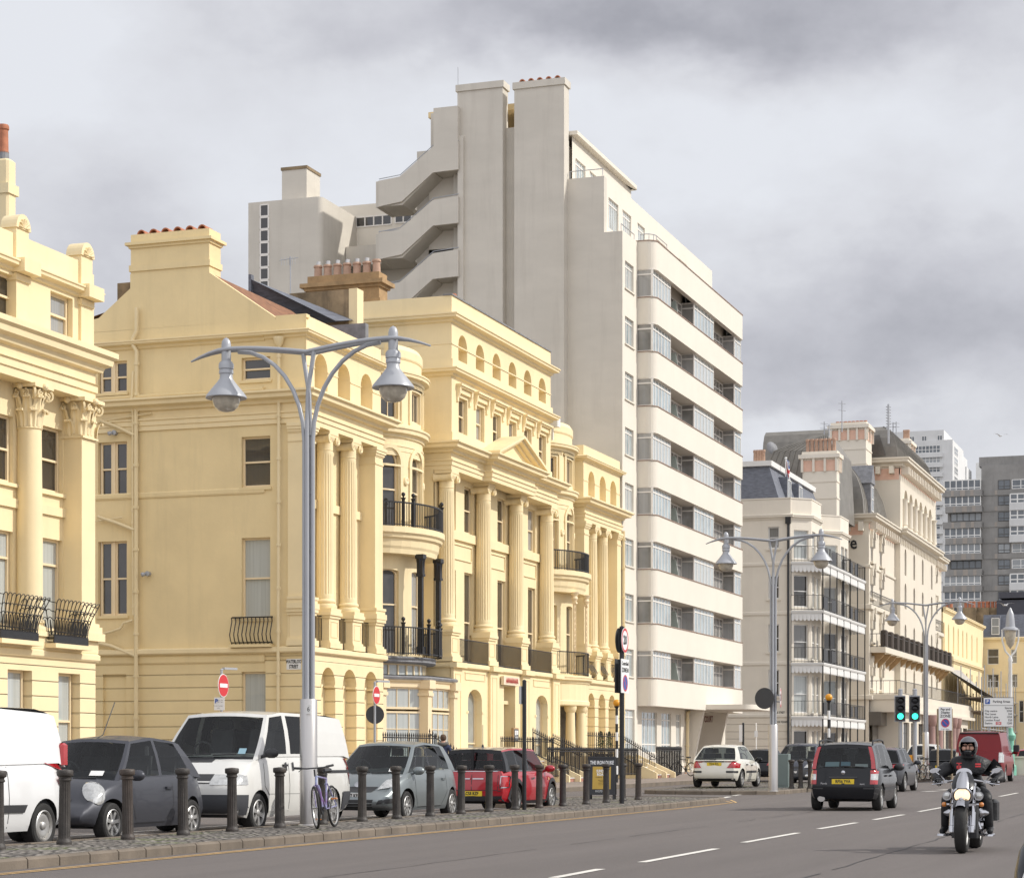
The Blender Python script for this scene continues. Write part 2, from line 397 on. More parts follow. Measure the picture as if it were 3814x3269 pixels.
# ---------------------------------------------------------------- ground
M_ASPH = mat('asphalt', (.142, .124, .115), .8, var=.13, scale=1.3, stretch=(.05, .8, 1), bump=.6, bscale=110, spots=.5, grime=(.25, .225, .205))
M_ASPH2 = mat('parking_asphalt', (.10, .094, .09), .8, var=.2, scale=.4, bump=.4, bscale=90, spots=.2, grime=(.05, .048, .045))
M_KERB = mat('kerb_stone', (.175, .142, .108), .8, var=.3, scale=1.6, streak=.3, bump=.3, bscale=40)
M_PAVE = mat('flagstone_paving', (.26, .215, .185), .8, var=.2, scale=.7, bump=.2, bscale=20)
M_WLINE = mat('white_road_paint', (.72, .69, .63), .65, var=.22, scale=5, spots=.35, bscale=24, grime=(.3, .27, .25))
M_YLINE = mat('yellow_road_paint', (.62, .40, .17), .7, var=.25, scale=3, spots=.35, bscale=24, grime=(.3, .24, .18))
def cobble():
    m = mat('cobblestones', (.22, .20, .175), .85, var=.3, scale=3); N, L = m.node_tree.nodes, m.node_tree.links; b = N['Principled BSDF']
    geo = N.new('ShaderNodeNewGeometry'); mp = N.new('ShaderNodeMapping'); mp.inputs['Scale'].default_value = (5.2, 8.5, 3); L.new(geo.outputs['Position'], mp.inputs[0])
    v = N.new('ShaderNodeTexVoronoi'); v.feature = 'DISTANCE_TO_EDGE'; v.inputs['Scale'].default_value = 1; v.inputs['Randomness'].default_value = .75; L.new(mp.outputs[0], v.inputs['Vector'])
    v2 = N.new('ShaderNodeTexVoronoi'); v2.inputs['Scale'].default_value = 1; v2.inputs['Randomness'].default_value = .75; L.new(mp.outputs[0], v2.inputs['Vector'])
    r = N.new('ShaderNodeMapRange'); r.inputs[2].default_value = .25; L.new(v.outputs['Distance'], r.inputs[0])
    hs = N.new('ShaderNodeMix'); hs.data_type = 'RGBA'; hs.inputs['A'].default_value = (.15, .135, .12, 1); hs.inputs['B'].default_value = (.36, .325, .285, 1)
    sx_ = N.new('ShaderNodeSeparateColor'); L.new(v2.outputs['Color'], sx_.inputs[0]); L.new(sx_.outputs[0], hs.inputs['Factor'])
    nz = N.new('ShaderNodeTexNoise'); nz.inputs['Scale'].default_value = .9; L.new(geo.outputs['Position'], nz.inputs['Vector'])
    mr = N.new('ShaderNodeMapRange'); mr.inputs[1].default_value = .56; mr.inputs[2].default_value = .66; L.new(nz.outputs['Fac'], mr.inputs[0])
    gc = N.new('ShaderNodeMix'); gc.data_type = 'RGBA'; gc.inputs['A'].default_value = (.055, .048, .04, 1); gc.inputs['B'].default_value = (.13, .17, .02, 1); L.new(mr.outputs[0], gc.inputs['Factor'])
    mx = N.new('ShaderNodeMix'); mx.data_type = 'RGBA'; L.new(r.outputs[0], mx.inputs['Factor']); L.new(gc.outputs['Result'], mx.inputs['A']); L.new(hs.outputs['Result'], mx.inputs['B'])
    L.new(mx.outputs['Result'], b.inputs['Base Color'])
    bp = N.new('ShaderNodeBump'); bp.inputs['Distance'].default_value = .07; L.new(r.outputs[0], bp.inputs['Height']); L.new(bp.outputs[0], b.inputs['Normal'])
    return m
M_COB = cobble()
XS = [-80, -20, 0, 10, 20, 30, 40, 50, 60, 80, 100, 120, 150, 180, 192.9, 260, 400, 900]
def strip(mb, ya, yb, dz, xs=XS):
    for x0, x1 in zip(xs, xs[1:]):
        f = lambda y, x: y(x) if callable(y) else y
        mb.quad((x0, f(ya, x0), gz(x0)+dz), (x1, f(ya, x1), gz(x1)+dz), (x1, f(yb, x1), gz(x1)+dz), (x0, f(yb, x0), gz(x0)+dz))
m = MB(); strip(m, -900, 900, -.03); tag(m.build('ground', mat('pale_ground', (.2, .18, .16), .9)), kind='structure')
KY = lambda x: 12.60+.0185*(x-20)         # road edge of the bollard island
m = MB(); strip(m, -34, 22.4, 0.0, [-80, -20, 0, 10, 20, 30, 40, 50, 60, 70, 80, 90, 100, 110, 120, 135, 150, 180, 192.9, 230])
tag(m.build('road', M_ASPH), kind='structure')
def isl(name, front, back, x0, x1, z, nose0=0, nose1=0, steps=14, seg=.92):
    """raised cobbled island: kerb faces all round, cobbles inside; front()/back() give Y at X"""
    xs = [x0+(x1-x0)*i/steps for i in range(steps+1)]
    def pt(x, y, zz): return (x, y, gz(x)+zz)
    fr = [(x, front(x)) for x in xs]; bk = [(x, back(x)) for x in xs]
    if nose1:
        cx = x1; cy = (front(x1)+back(x1))/2; r = abs(back(x1)-front(x1))/2
        nz = [(cx+nose1*math.sin(PI*k/8), cy-r*math.cos(PI*k/8)) for k in range(1, 8)]
    else: nz = []
    if nose0:
        cy = (front(x0)+back(x0))/2; r = abs(back(x0)-front(x0))/2
        nz0 = [(x0-nose0*math.sin(PI*k/8), cy+r*math.cos(PI*k/8)) for k in range(1, 8)]
    else: nz0 = []
    loop = fr+nz+bk[::-1]+nz0
    k = MB()
    # kerb as separate stones with narrow joints
    P = [Vector((x, y)) for x, y in loop]+[Vector(loop[0])]
    segs = []
    for a, b in zip(P, P[1:]):
        n = max(1, round((b-a).length/seg))
        for i in range(n): segs.append((a.lerp(b, i/n), a.lerp(b, (i+1)/n)))
    for a, b in segs:
        d = (b-a)
        if d.length < 1e-4: continue
        g = min(.012, d.length*.05); d.normalize(); nr = Vector((d.y, -d.x)); a2, b2 = a+d*g, b-d*g; w = .16
        lo = [a2+nr*.0, b2, b2-nr*w, a2-nr*w]; ch = .025
        hi = [a2-nr*ch, b2-nr*ch, b2-nr*w, a2-nr*w]
        k.rings([[pt(p.x, p.y, -.05) for p in lo], [pt(p.x, p.y, z-ch) for p in lo], [pt(p.x, p.y, z) for p in hi]], True, True)
    ko = tag(k.build(name+'_kerb', M_KERB), kind='structure')
    c = MB(); ins = .1
    for i in range(steps):
        xa, xb = xs[i], xs[i+1]
        c.quad(pt(xa, front(xa)+ins, z-.012), pt(xb, front(xb)+ins, z-.012), pt(xb, back(xb)-ins, z-.012), pt(xa, back(xa)-ins, z-.012))
    if nz: c.poly([pt(x1, front(x1)+ins, z-.012)]+[pt(x1+(x-x1)*.9, y*.9+.1*(front(x1)+back(x1))/2, z-.012) for x, y in nz]+[pt(x1, back(x1)-ins, z-.012)])
    if nz0: c.poly([pt(x0, back(x0)-ins, z-.012)]+[pt(x0+(x-x0)*.9, y*.9+.1*(front(x0)+back(x0))/2, z-.012) for x, y in nz0]+[pt(x0, front(x0)+ins, z-.012)])
    tag(c.build(name, M_COB), kind='structure'); return ko
IZ = .12
isl('pavement_island', lambda x: KY(x)+.12, lambda x: 15.0+.006*(x-24) if x < 47.6 else 15.2+min(1, (x-47.6)/1.5)*2.6, 4, 56.6, IZ, nose1=1.2, steps=38)
isl('corner_island', lambda x: 14.0-.008*(x-66), lambda x: 18.6, 67.2, 84, .13, nose0=1.6, steps=10)
isl('far_island', lambda x: 13.6, lambda x: 16.4, 90, 128, .13, nose0=1, steps=14)
# seafront pavement in front of the terrace and round the side streets
pv = MB(); kb = MB()
def pave(x0, x1, yf, yb=33.):
    n = max(1, int((x1-x0)/4)); xs = [x0+(x1-x0)*i/n for i in range(n+1)]
    for a, b in zip(xs, xs[1:]):
        pv.quad((a, yf, gz(a)+.14), (b, yf, gz(b)+.14), (b, yb, gz(b)+.14), (a, yb, gz(a)+.14))
        q = [(a+.01, yf-.14), (b-.01, yf-.14), (b-.01, yf+.02), (a+.01, yf+.02)]
        kb.rings([[(x, y, gz(x)-.05) for x, y in q], [(x, y, gz(x)+.146) for x, y in q]], True, True)
pave(-40, 56.5, 21.9); pave(66.2, 135.5, 21.9); pave(144, 300, 21.9)
for xa, xb in ((56.5, 56.6), (66.1, 66.2), (135.5, 135.6), (143.9, 144)):
    kb.box(xa-.05, xb+.05, 21.9, 70, gz(xa)-.05, gz(xa)+.145)
tag(pv.build('pavement', M_PAVE), kind='structure'); tag(kb.build('kerb', M_KERB), kind='structure')
pv = MB(); pv.box(-40, 56.5, 31.5, 70, -.1, .13); tag(pv.build('pavement', M_PAVE), kind='structure')
# painted lines
def line(mb, pts, w, dz=.006):
    P = [Vector((p[0], p[1])) for p in pts]
    for a, b in zip(P, P[1:]):
        d = (b-a).normalized(); n = Vector((-d.y, d.x))*w/2
        mb.quad((*(a-n), gz(a.x)+dz), (*(b-n), gz(b.x)+dz), (*(b+n), gz(b.x)+dz), (*(a+n), gz(a.x)+dz))
m = MB()
for s in (0, .2):
    line(m, [(x, KY(x)-.18-s*.6) for x in range(2, 57, 2)], .055)
line(m, [(56, KY(56)-.18), (58.3, 13.9), (59.2, 15.2), (58.6, 16.6)], .06); line(m, [(56, KY(56)-.3), (58.7, 13.75), (59.6, 15.1), (59.0, 16.8)], .06)
tag(m.build('yellow_line', M_YLINE), kind='structure')
m = MB()
LY = lambda x: 6.70+.0158*(x-24)
dash = []
x = 15.75
def grd(px, py, dz=0.):
    D = 40.
    for _ in range(25):
        X, Y = atD(px, D); D = FP*(HC-gz(X)-dz)/(py-YHP)
    return atD(px, D)
for a, b in (((2060, 3269), (2238, 3236)), ((2390, 3211), (2667, 3160)), ((2770, 3137), (2972, 3101)), ((3050, 3086), (3190, 3063)), ((3255, 3052), (3365, 3033)), ((3422, 3022), (3515, 3005)), ((3724, 2965), (3790, 2952)), ((1800, 3318), (1960, 3288))):
    line(m, [grd(*a), grd(*b)], .115)
for a, b in (((2570, 2986), (2602, 2983)), ((2612, 2980), (2668, 2975)), ((2690, 2971), (2718, 2966)), ((2732, 2962), (2768, 2957)), ((2790, 2955), (2812, 2954)), ((2826, 2953.5), (2850, 2952.5)), ((2870, 2952), (2905, 2951))):
    line(m, [grd(*a), grd(*b)], .16)
line(m, [grd(2410, 2925), grd(2600, 2907)], .14); line(m, [grd(2440, 2938), grd(2540, 2930)], .14); line(m, [grd(2500, 2945), grd(2460, 2946)], .14)
line(m, [grd(2080, 2942), grd(2330, 2932)], .12); line(m, [grd(3440, 2947), grd(3490, 2945)], .3); line(m, [grd(3500, 2941), grd(3540, 2939)], .3)
for xx in (24.0, 30.3, 36.7, 43.0): line(m, [(xx, 15.3), (xx, 17.3)], .1)
line(m, [(18, 17.35), (48, 17.35)], .1)
tag(m.build('road_marking', M_WLINE), kind='structure')
# tarred repair joints wandering along the carriageway
m = MB(); M_TAR = mat('tar_joint', (.035, .033, .033), .6, var=.2)
rj = random.Random(3)
for y0, xa, xb, w in ((4.25, 12, 70, .022), (8.9, 16, 60, .015)):
    pts = [(x, y0+.0158*(x-20)+rj.uniform(-.03, .03)) for x in [xa+.8*i for i in range(int((xb-xa)/.8))]]
    for a, b in zip(pts, pts[1:]):
        if rj.random() < .8: line(m, [a, b], w*rj.uniform(.5, 1.5), .004)
tag(m.build('road_crack', M_TAR), kind='structure')
# ================================================================ classical building kit
def sash(F, u0, u1, z0, z1, d, par, arch=False, mid=.5, nx=1, nz=1, fw=.07, pm=None, fm=None, name='window', n=1, top=None):
    """sash window: frame mesh named window, glass as its child"""
    m = MB(); r = (u1-u0)/2; cu = (u0+u1)/2; sg = arch if isinstance(arch, float) else 1.
    k = 1 if n == 1 else 1/2.5                      # curved frames measure u in radians
    w = fw*k; zt = z1-r/k*sg if arch else z1
    if arch: zt = z1-(r/k)*sg
    m.fbox(F, u0, u0+w, d-.10, d, z0, zt); m.fbox(F, u1-w, u1, d-.10, d, z0, zt)
    m.fbox(F, u0+w, u1-w, d-.10, d, z0, z0+fw*1.2, n)
    if arch:
        A = lambda q, rr: [(cu-rr*math.cos(PI*i/12), zt+rr/k*sg*math.sin(PI*i/12)) for i in range(13)]
        o, i_ = A(0, r), A(0, r-w)
        for j in range(12):
            m.hexa([F(*p[:1], dd, p[1]) for dd in (d-.10, d) for p in (i_[j], o[j], o[j+1], i_[j+1])])
    else: m.fbox(F, u0+w, u1-w, d-.10, d, z1-fw, z1, n)
    zm = z0+(zt-z0)*mid
    if mid: m.fbox(F, u0+w, u1-w, d-.11, d+.012, zm-.03, zm+.03, n)
    for i in range(1, nx):
        u = u0+(u1-u0)*i/nx; m.fbox(F, u-.015*k, u+.015*k, d-.07, d-.02, z0+.05, z1-.05)
    for i in range(1, nz):
        z = z0+(zt-z0)*i/nz
        if abs(z-zm) > .05 or not mid: m.fbox(F, u0+w, u1-w, d-.068, d-.022, z-.015, z+.015, n)
    o = m.build(name, fm or M_SASH, par)
    g = MB()
    if arch:
        g.poly([F(u0, d-.05, z0), F(u1, d-.05, z0)]+[F(cu+r*math.cos(PI*i/12), d-.05, zt+r/k*sg*math.sin(PI*i/12)) for i in range(13)])
    elif mid:
        g.fquad(F, u0, u1, d-.075, z0, zm, n); g.fquad(F, u0, u1, d-.045, zm, z1, n)
    else: g.fquad(F, u0, u1, d-.05, z0, z1, n)
    g.build('pane', pm or M_PANE, o)
    return o
CORN = lambda z0, z1, p: [(-.3, z0), (.02, z0), (p*.25, z0+(z1-z0)*.12), (p*.3, z0+(z1-z0)*.35), (p*.85, z0+(z1-z0)*.5), (p*.88, z0+(z1-z0)*.75), (p, z0+(z1-z0)*.82), (p, z1-.01), (p*.2, z1+.05), (-.3, z1+.05)]
BAND = lambda z0, z1, p: [(-.2, z0), (p*.6, z0), (p, z0+.05), (p, z1-.02), (p*.3, z1+.03), (-.2, z1+.03)]
def spiral(m, c, r0, right, up, turns=1.9, rt=.028):
    c, right, up = Vector(c), Vector(right), Vector(up); P = []
    for i in range(27):
        t = i/26; a = 2*PI*turns*t; r = r0*(1-.86*t); P.append(c+right*r*math.sin(a)+up*r*math.cos(a))
    m.tube(P, [rt*(1-.5*i/26) for i in range(27)], 5)
def column(par, cx, cy, z0, z1, r, ionic=True, flutes=20):
    m = MB(); c = (cx, cy, 0); H_ = z1-z0
    b = r*1.32
    m.box(cx-b*1.04, cx+b*1.04, cy-b*1.04, cy+b*1.04, z0, z0+.13)
    m.lathe([(b, z0+.13), (b*1.03, z0+.19), (b, z0+.26), (r*1.1, z0+.29), (r*1.08, z0+.33), (r*1.2, z0+.36), (r*1.2, z0+.42), (r*1.02, z0+.47)], c, 24)
    zc = z1-(1.15*r*2 if ionic else 1.15)
    n = max(flutes*4, 32); rs = []
    for k, zz in enumerate([z0+.46, z0+.62, z0+.66, z0+H_*.35, z0+H_*.7, zc-.1, zc-.05, zc]):
        t = (zz-z0)/H_; rr = r*(1-.13*max(0, t-.3)/.7); ring = []
        for i in range(n):
            f = (0, .055, .085, .055)[i % 4] if flutes and 2 <= k <= 5 else 0
            a = 2*PI*i/n; ring.append((cx+rr*(1-f)*math.cos(a), cy+rr*(1-f)*math.sin(a), zz))
        rs.append(ring)
    m.rings(rs, True, True)
    o = m.build('column', M_ST, par, smooth=30)
    k = MB(); rt = r*.87
    if ionic:
        k.lathe([(rt*1.03, zc-.02), (rt*1.03, zc+.2*r), (rt*1.1, zc+.25*r), (rt*1.04, zc+.3*r), (rt*1.04, z1-1.1*r), (rt*1.25, z1-.85*r), (rt*1.3, z1-.6*r), (rt*1.0, z1-.5*r)], c, 24)
        k.box(cx-r*1.2, cx+r*1.2, cy-r*1.12, cy+r*1.12, z1-.13, z1)
        k.box(cx-r*1.0, cx+r*1.0, cy-r*1.06, cy+r*1.06, z1-.62*r, z1-.13)
        for s in (-1, 1):
            vc = Vector((cx+s*r*1.08, cy, z1-.13-.52*r)); vr = .5*r
            k.lathe([(vr, -1.1*r), (vr*.9, -1.0*r), (vr*.72, -.3*r), (vr*.8, -.12*r), (vr*.8, .12*r), (vr*.72, .3*r), (vr*.9, 1.0*r), (vr, 1.1*r)], vc, 16, (0, 1, 0))
            for yy, dx in ((cy-1.1*r, s), (cy+1.1*r, s)):
                spiral(k, (vc.x, yy, vc.z), vr*.95, (dx, 0, 0), (0, 0, 1), rt=.11*r)
                k.sphere((vc.x, yy, vc.z), .13*r, 8, 6)
    else: corinth(k, cx, cy, zc, z1, r, False)
    k.build('capital', M_ST, o, smooth=35)
    return o
def corinth(k, cx, cy, zc, z1, r, square):
    rt = r*.9
    if square: k.box(cx-rt, cx+rt, cy-rt, cy+rt, zc, z1-.1)
    else: k.lathe([(rt*1.02, zc-.06), (rt*1.12, zc-.03), (rt*1.02, zc), (rt*.95, zc+.1), (rt*1.0, z1-.4), (rt*1.25, z1-.14)], (cx, cy, 0), 20)
    if square: k.box(cx-rt*1.12, cx+rt*1.12, cy-rt*1.12, cy+rt*1.12, zc-.07, zc-.01)
    k.box(cx-r*1.32, cx+r*1.32, cy-r*1.32, cy+r*1.32, z1-.1, z1)
    hh = z1-zc
    def leaf(a, z0, h, w, out, base):
        ca, sa = math.cos(a), math.sin(a); P = []
        for t, o_, ww in ((0, .0, .9), (.3, .01, 1.), (.6, .05, 1.1), (.85, .14, .95), (1., .27, .7), (.95, .36, .45), (.84, .35, .1)):
            rr = base+o_*out*3.2
            P.append([(cx+ca*(rr+cv)-sa*x*w*ww, cy+sa*(rr+cv)+ca*x*w*ww, z0+h*t) for x, cv in ((-1, -.015), (-.5, .02), (0, -.005), (.5, .02), (1, -.015))])
        k.rings(P, close=False)
        for t, q in ((.95, .36),):                   # rolled tip
            rr = base+q*out*2.9; k.tube([(cx+ca*rr-sa*x*w*.75, cy+sa*rr+ca*x*w*.75, z0+h*.9) for x in (-1, 0, 1)], .035, 6)
    nl = 8
    for i in range(nl):
        a = 2*PI*i/nl; bs = rt*(1.02 if not square else 1/max(abs(math.cos(a)), abs(math.sin(a))))
        leaf(a, zc, hh*.42, .125, .16, bs)
        a2 = a+PI/nl; bs = rt*(1.02 if not square else 1/max(abs(math.cos(a2)), abs(math.sin(a2))))
        leaf(a2, zc+.05, hh*.72, .125, .18, bs*.97)
    for i in range(4):
        a = PI/4+i*PI/2; ca, sa = math.cos(a), math.sin(a)
        spiral(k, (cx+ca*r*1.36, cy+sa*r*1.36, z1-.27), .17, (ca, sa, 0), (0, 0, 1), 1.7, .04)
        for s in (-1, 1):
            b = i*PI/2+s*.3; spiral(k, (cx+math.cos(b)*r*1.22, cy+math.sin(b)*r*1.22, z1-.25), .1, (-math.sin(b)*s, math.cos(b)*s, 0), (0, 0, 1), 1.4, .028)
        a = i*PI/2; k.sphere((cx+math.cos(a)*r*1.36, cy+math.sin(a)*r*1.36, z1-.07), .1, 8, 6)
def rail(par, path, z0, z1, step=.11, r=.012, name='railing', posts=(), mt=None, bulge=0., top=.022, F=None):
    """iron railing along plan points: bars, two rails, optional ball-topped posts at path indices"""
    m = MB(); P = [Vector(p) for p in path]; L = [0]
    for a, b in zip(P, P[1:]): L.append(L[-1]+(b-a).length)
    def at(s):
        for i in range(len(P)-1):
            if s <= L[i+1]+1e-6: return P[i].lerp(P[i+1], (s-L[i])/max(L[i+1]-L[i], 1e-6)), (P[i+1]-P[i]).normalized()
        return P[-1], (P[-1]-P[-2]).normalized()
    n = max(1, round(L[-1]/step))
    for i in range(n+1):
        p, t = at(L[-1]*i/n)
        if bulge:
            nx, ny = t.y, -t.x
            m.tube([(p.x+nx*bulge*q, p.y+ny*bulge*q, z0+(z1-z0)*h) for h, q in ((0, 0.1), (.15, .7), (.35, 1), (.6, .6), (.85, .15), (1, .3))], r, 5, False)
        else: m.cyl((p.x, p.y, z0), (p.x, p.y, z1), r, n=5, cap=False)
    pr = lambda zc, h, w: [(-w, zc-h), (w, zc-h), (w, zc+h), (-w, zc+h)]
    if len(P) > 1:
        m.sweep(path, pr(z1, top*.8, top)); m.sweep(path, pr(z0+.06, .018, .018))
    for i in posts:
        p = P[i]; m.box(p.x-.05, p.x+.05, p.y-.05, p.y+.05, z0, z1+.12)
        m.lathe([(.06, z1+.1), (.1, z1+.16), (.1, z1+.18), (.03, z1+.19), (.03, z1+.22), (.065, z1+.26), (.08, z1+.31), (.065, z1+.36), (.02, z1+.39)], (p.x, p.y, 0), 10)
    return m.build(name, mt or M_IRON, par, smooth=40)
ZE0, ZE1 = 12.85, 13.95
ENT = lambda: [(-.75, ZE0), (0, ZE0), (0, ZE0+.17), (.04, ZE0+.18), (.04, ZE0+.34), (.09, ZE0+.36), (.09, ZE0+.41), (0, ZE0+.43), (0, ZE0+.68), (.12, ZE0+.7), (.16, ZE0+.8), (.42, ZE0+.86), (.44, ZE0+.98), (.54, ZE0+1.03), (.54, ZE1), (.1, ZE1+.06), (-.75, ZE1+.06)]
def apath(cx, cy, a, b, off=0, u0=0., u1=PI, n=18):
    F = ellipse_frame(cx, cy, a, b); return [F(u0+(u1-u0)*i/n, off, 0)[:2] for i in range(n+1)]
def pedestal(par, xa, xb, Y, z0=5.05, z1=6.4, dp=.75):
    yb = Y+dp; m = MB()
    m.box(xa-.12, xb+.12, Y-.1, yb, z0+.06, z0+.26); m.box(xa-.05, xb+.05, Y-.04, yb, z0+.26, z0+.34)
    m.box(xa, xb, Y, yb, z0+.34, z1-.22); m.box(xa-.05, xb+.05, Y-.05, yb, z1-.22, z1-.12); m.box(xa-.1, xb+.1, Y-.1, yb, z1-.12, z1)
    w = xb-xa
    if w > .4:
        for q in ((xa+.12, xb-.12, z0+.45, z0+.47), (xa+.12, xb-.12, z1-.35, z1-.33)): m.box(q[0], q[1], Y-.02, Y, q[2], q[3])
        for q in (xa+.12, xb-.14): m.box(q, q+.02, Y-.02, Y, z0+.47, z1-.35)
    m.build('pedestal', M_ST, par)
def pavilion(par, x0, x1, Y, cols, west=False, mirror=False):
    """three-bay end pavilion: niches, columned middle, entablature, arched attic"""
    Wd = x1-x0; F = Ffront(x0, Y); g = gz(x0)+.1
    niches = [Wd*.27, Wd*.545, Wd*.83] if not mirror else [Wd*.17, Wd*.455, Wd*.73]
    w = MB(); ops = [(c-.62, c+.62, g+.35, 4.42, True, .42) for c in niches]
    w.wall(F, 0, Wd, g, 4.62, ops); gr = w.build('wall', M_SR, par)
    w = MB(); w.wall(F, 0, Wd, 4.62, 5.0)
    for o in ops:                                         # blind backs and imposts
        w.fquad(F, o[0]-.02, o[1]+.02, -.415, o[2], o[3]); w.fbox(F, o[0]-.04, o[0]+.12, -.40, .02, 3.72, 3.8); w.fbox(F, o[1]-.12, o[1]+.04, -.40, .02, 3.72, 3.8)
        w.fbox(F, o[0]+.5, o[0]+.74, -.40, -.34, o[2], 3.4)
    Z = Y+.65                                             # wall behind the columns
    F2 = Ffront(x0, Z)
    wins = []
    bays = cols
    for c in ((Wd*.42, Wd*.7) if not mirror else (Wd*.3, Wd*.58)): wins += [(c-.34, c+.34, 5.3, 8.6), (c-.34, c+.34, 10.5, 12.4)]
    w.wall(F2, 0, Wd, 5.0, ZE0+.1, wins, .25)
    w.fbox(F2, .03, Wd-.03, -.02, .1, 10.1, 10.4)
    for c in wins[::2]: w.fbox(F2, c[0]-.1, c[1]+.1, -.02, .05, 9.1, 9.14); w.fbox(F2, c[0]-.1, c[1]+.1, -.02, .05, 9.76, 9.8); w.fbox(F2, c[0]-.1, c[0]-.06, -.02, .05, 9.14, 9.76); w.fbox(F2, c[1]+.06, c[1]+.1, -.02, .05, 9.14, 9.76)
    w.fbox(F, .02, Wd-.02, -.8, -.004, 4.9, 5.04)
    body = w.build('wall', M_ST, par)
    for o in wins: sash(F2, o[0], o[1], o[2], o[3], -.16, par)
    at = MB(); aops = [(c-.56, c+.56, 14.2, 15.45, True, .5) for c in ([Wd*.2, Wd*.49, Wd*.79] if not mirror else [Wd*.21, Wd*.51, Wd*.8])]
    FA = Ffront(x0+.05, Y+.08)
    at.wall(FA, 0, Wd-.1, ZE1-.1, 16.6, aops)
    for o in aops: at.fquad(FA, o[0]-.02, o[1]+.02, -.495, o[2], o[3]); at.fbox(FA, o[0]+.42, o[0]+.62, -.48, -.4, o[2], 15.0)
    for a, b in zip([0]+[o[1] for o in aops], [o[0] for o in aops]+[Wd-.1]): at.fbox(FA, a, b, -.01, .025, 14.86, 14.9)
    at.fbox(FA, .02, Wd-.12, -.3, -.003, 16.0, 16.597); at.fbox(FA, .31, Wd-.42, -4, -.52, ZE1, 16.3)
    if not west: at.box(x0+.05, x0+.35, Y+.09, Y+4, ZE1, 16.59); 
    at.box(x1-.35, x1-.052, Y+.09, Y+4, ZE1, 16.59)
    at.build('attic', M_ST, par)
    back = 9.5 if west else 2.2
    pth = [(x0, Y+back), (x0, Y), (x1, Y), (x1, Y+2.2)]
    c = MB(); c.sweep(pth, ENT()); c.build('entablature', M_ST, par)
    ap = [(x0+.05, Y+back), (x0+.05, Y+.08), (x1-.05, Y+.08), (x1-.05, Y+2.2)]
    c = MB(); c.sweep(ap, CORN(15.82, 16.06, .3)); c.sweep(pth, BAND(4.86, 5.06, .14)); c.build('cornice', M_ST, par)
    xs = [x0+q for q in cols]; spans = []
    for q in xs: pedestal(par, q-.42, q+.42, Y, dp=.7)
    pil = [(x0, x0+.8), (x1-.75, x1)]
    for a, b in pil: pedestal(par, a+.02, b-.02, Y+.02, dp=.7)
    for a, b in pil:
        q = MB(); q.box(a, b, Y+.02, Y+.7, 6.4, ZE0); 
        for e, z0, z1 in ((.12, 6.4, 6.6), (.07, 6.6, 6.72), (.1, 6.72, 6.82), (.03, 12.2, 12.26), (.03, 12.5, 12.54), (.06, 12.54, 12.62), (.1, 12.62, 12.72), (.13, 12.72, 12.84)):
            q.box(a-e, b+e, Y+.02-e, Y+.69, z0, z1)
        q.build('pilaster', M_ST, par)
    for q in xs: column(par, q, Y+.36, 6.4, ZE0, .325)
    edges = [x0+.8]+[v for q in xs for v in (q-.42, q+.42)]+[x1-.75]
    for a, b in zip(edges[::2], edges[1::2]):
        if mirror: rail(par, [(a+.04, Y+.2), (b-.04, Y+.2)], 5.12, 6.0, .13, .012, bulge=.32)
        else: rail(par, [(a+.02, Y+.3), (b-.02, Y+.3)], 5.1, 6.25, .125, .016)
# ---------------------------------------------------------------- 1. corner house on the side street
XW = 68.1; Y1 = 31.0
th = thing('terraced_house', 'cream yellow corner house with tall side gable, chimney and white street name plate', 'house', (XW+3, Y1+4, gz(XW)), world=True, group='cream yellow seafront terrace')
HC1 = th
pavilion(th, XW, 75.1, Y1, (2.4, 4.5), west=True)
Fw = Fwest(XW+.06, Y1); FW = lambda Y: Y1-Y     # u = Y1 - Y  (negative going back)
def fu(px): return Y1-onX(px, XW)
def fz(py, px): return zat(py, XW, onX(px, XW))
w = MB(); yb = 41.5
wins = []
for px0, px1, py0, py1 in ((897, 1004, 1329, 1414), (897, 1004, 1624, 1813), (897, 1004, 2001, 2302), (362, 470, 1345, 1462), (362, 470, 1645, 1845), (362, 470, 2015, 2292)):
    wins.append((fu(px0), fu(px1), fz(py1, (px0+px1)/2), fz(py0, (px0+px1)/2)))
w.wall(Fw, Y1-yb, -.02, 4.75, 16.5, wins, .22)
# gable with sloping shoulders and the chimney breast
gp = [(365, 1183), (482, 1073), (482, 1020), (777, 1014), (1021, 1179)]
G = [(fu(px), fz(py, px)) for px, py in gp]
pts = [(Y1-yb, 16.49), (Y1-yb, max(16.55, G[0][1]-.5)), G[0], G[1], G[2], G[3], G[4], (fu(1021)+.02, 16.5)]
w.fpoly(Fw, pts, 0, -.35); w.fbox(Fw, fu(1021)+.03, -.02, -.3, .0, 16.5, 16.62)
w.build('wall', M_FL, th)
w = MB(); lw = (fu(897), fu(1004), .9, fz(2500, 950))
w.wall(Fw, Y1-yb, -.02, .1, 4.76, [lw, (fu(380), fu(467), .2, fz(2510, 420), False, .12)], .22); w.fquad(Fw, fu(378), fu(469), -.115, .2, 4.6)
w.fbox(Fw, -1.55, -.02, 0, .06, .1, 4.6)
w.build('wall', M_FR, th)
c = MB(); P = [(XW+.06, yb), (XW+.06, Y1+1.6)]
c.sweep(P, CORN(fz(1500, 700), fz(1463, 700), .22)); c.sweep(P, CORN(fz(1288, 700), fz(1258, 700), .25))
c.sweep(P, BAND(fz(1848, 700), fz(1828, 700), .05)); c.sweep(P, BAND(4.55, 4.82, .06)); c.sweep([(XW+.06, yb), (XW+.06, Y1+.05)], BAND(4.78, 5.02, .04))
c.build('cornice', M_FL, th)
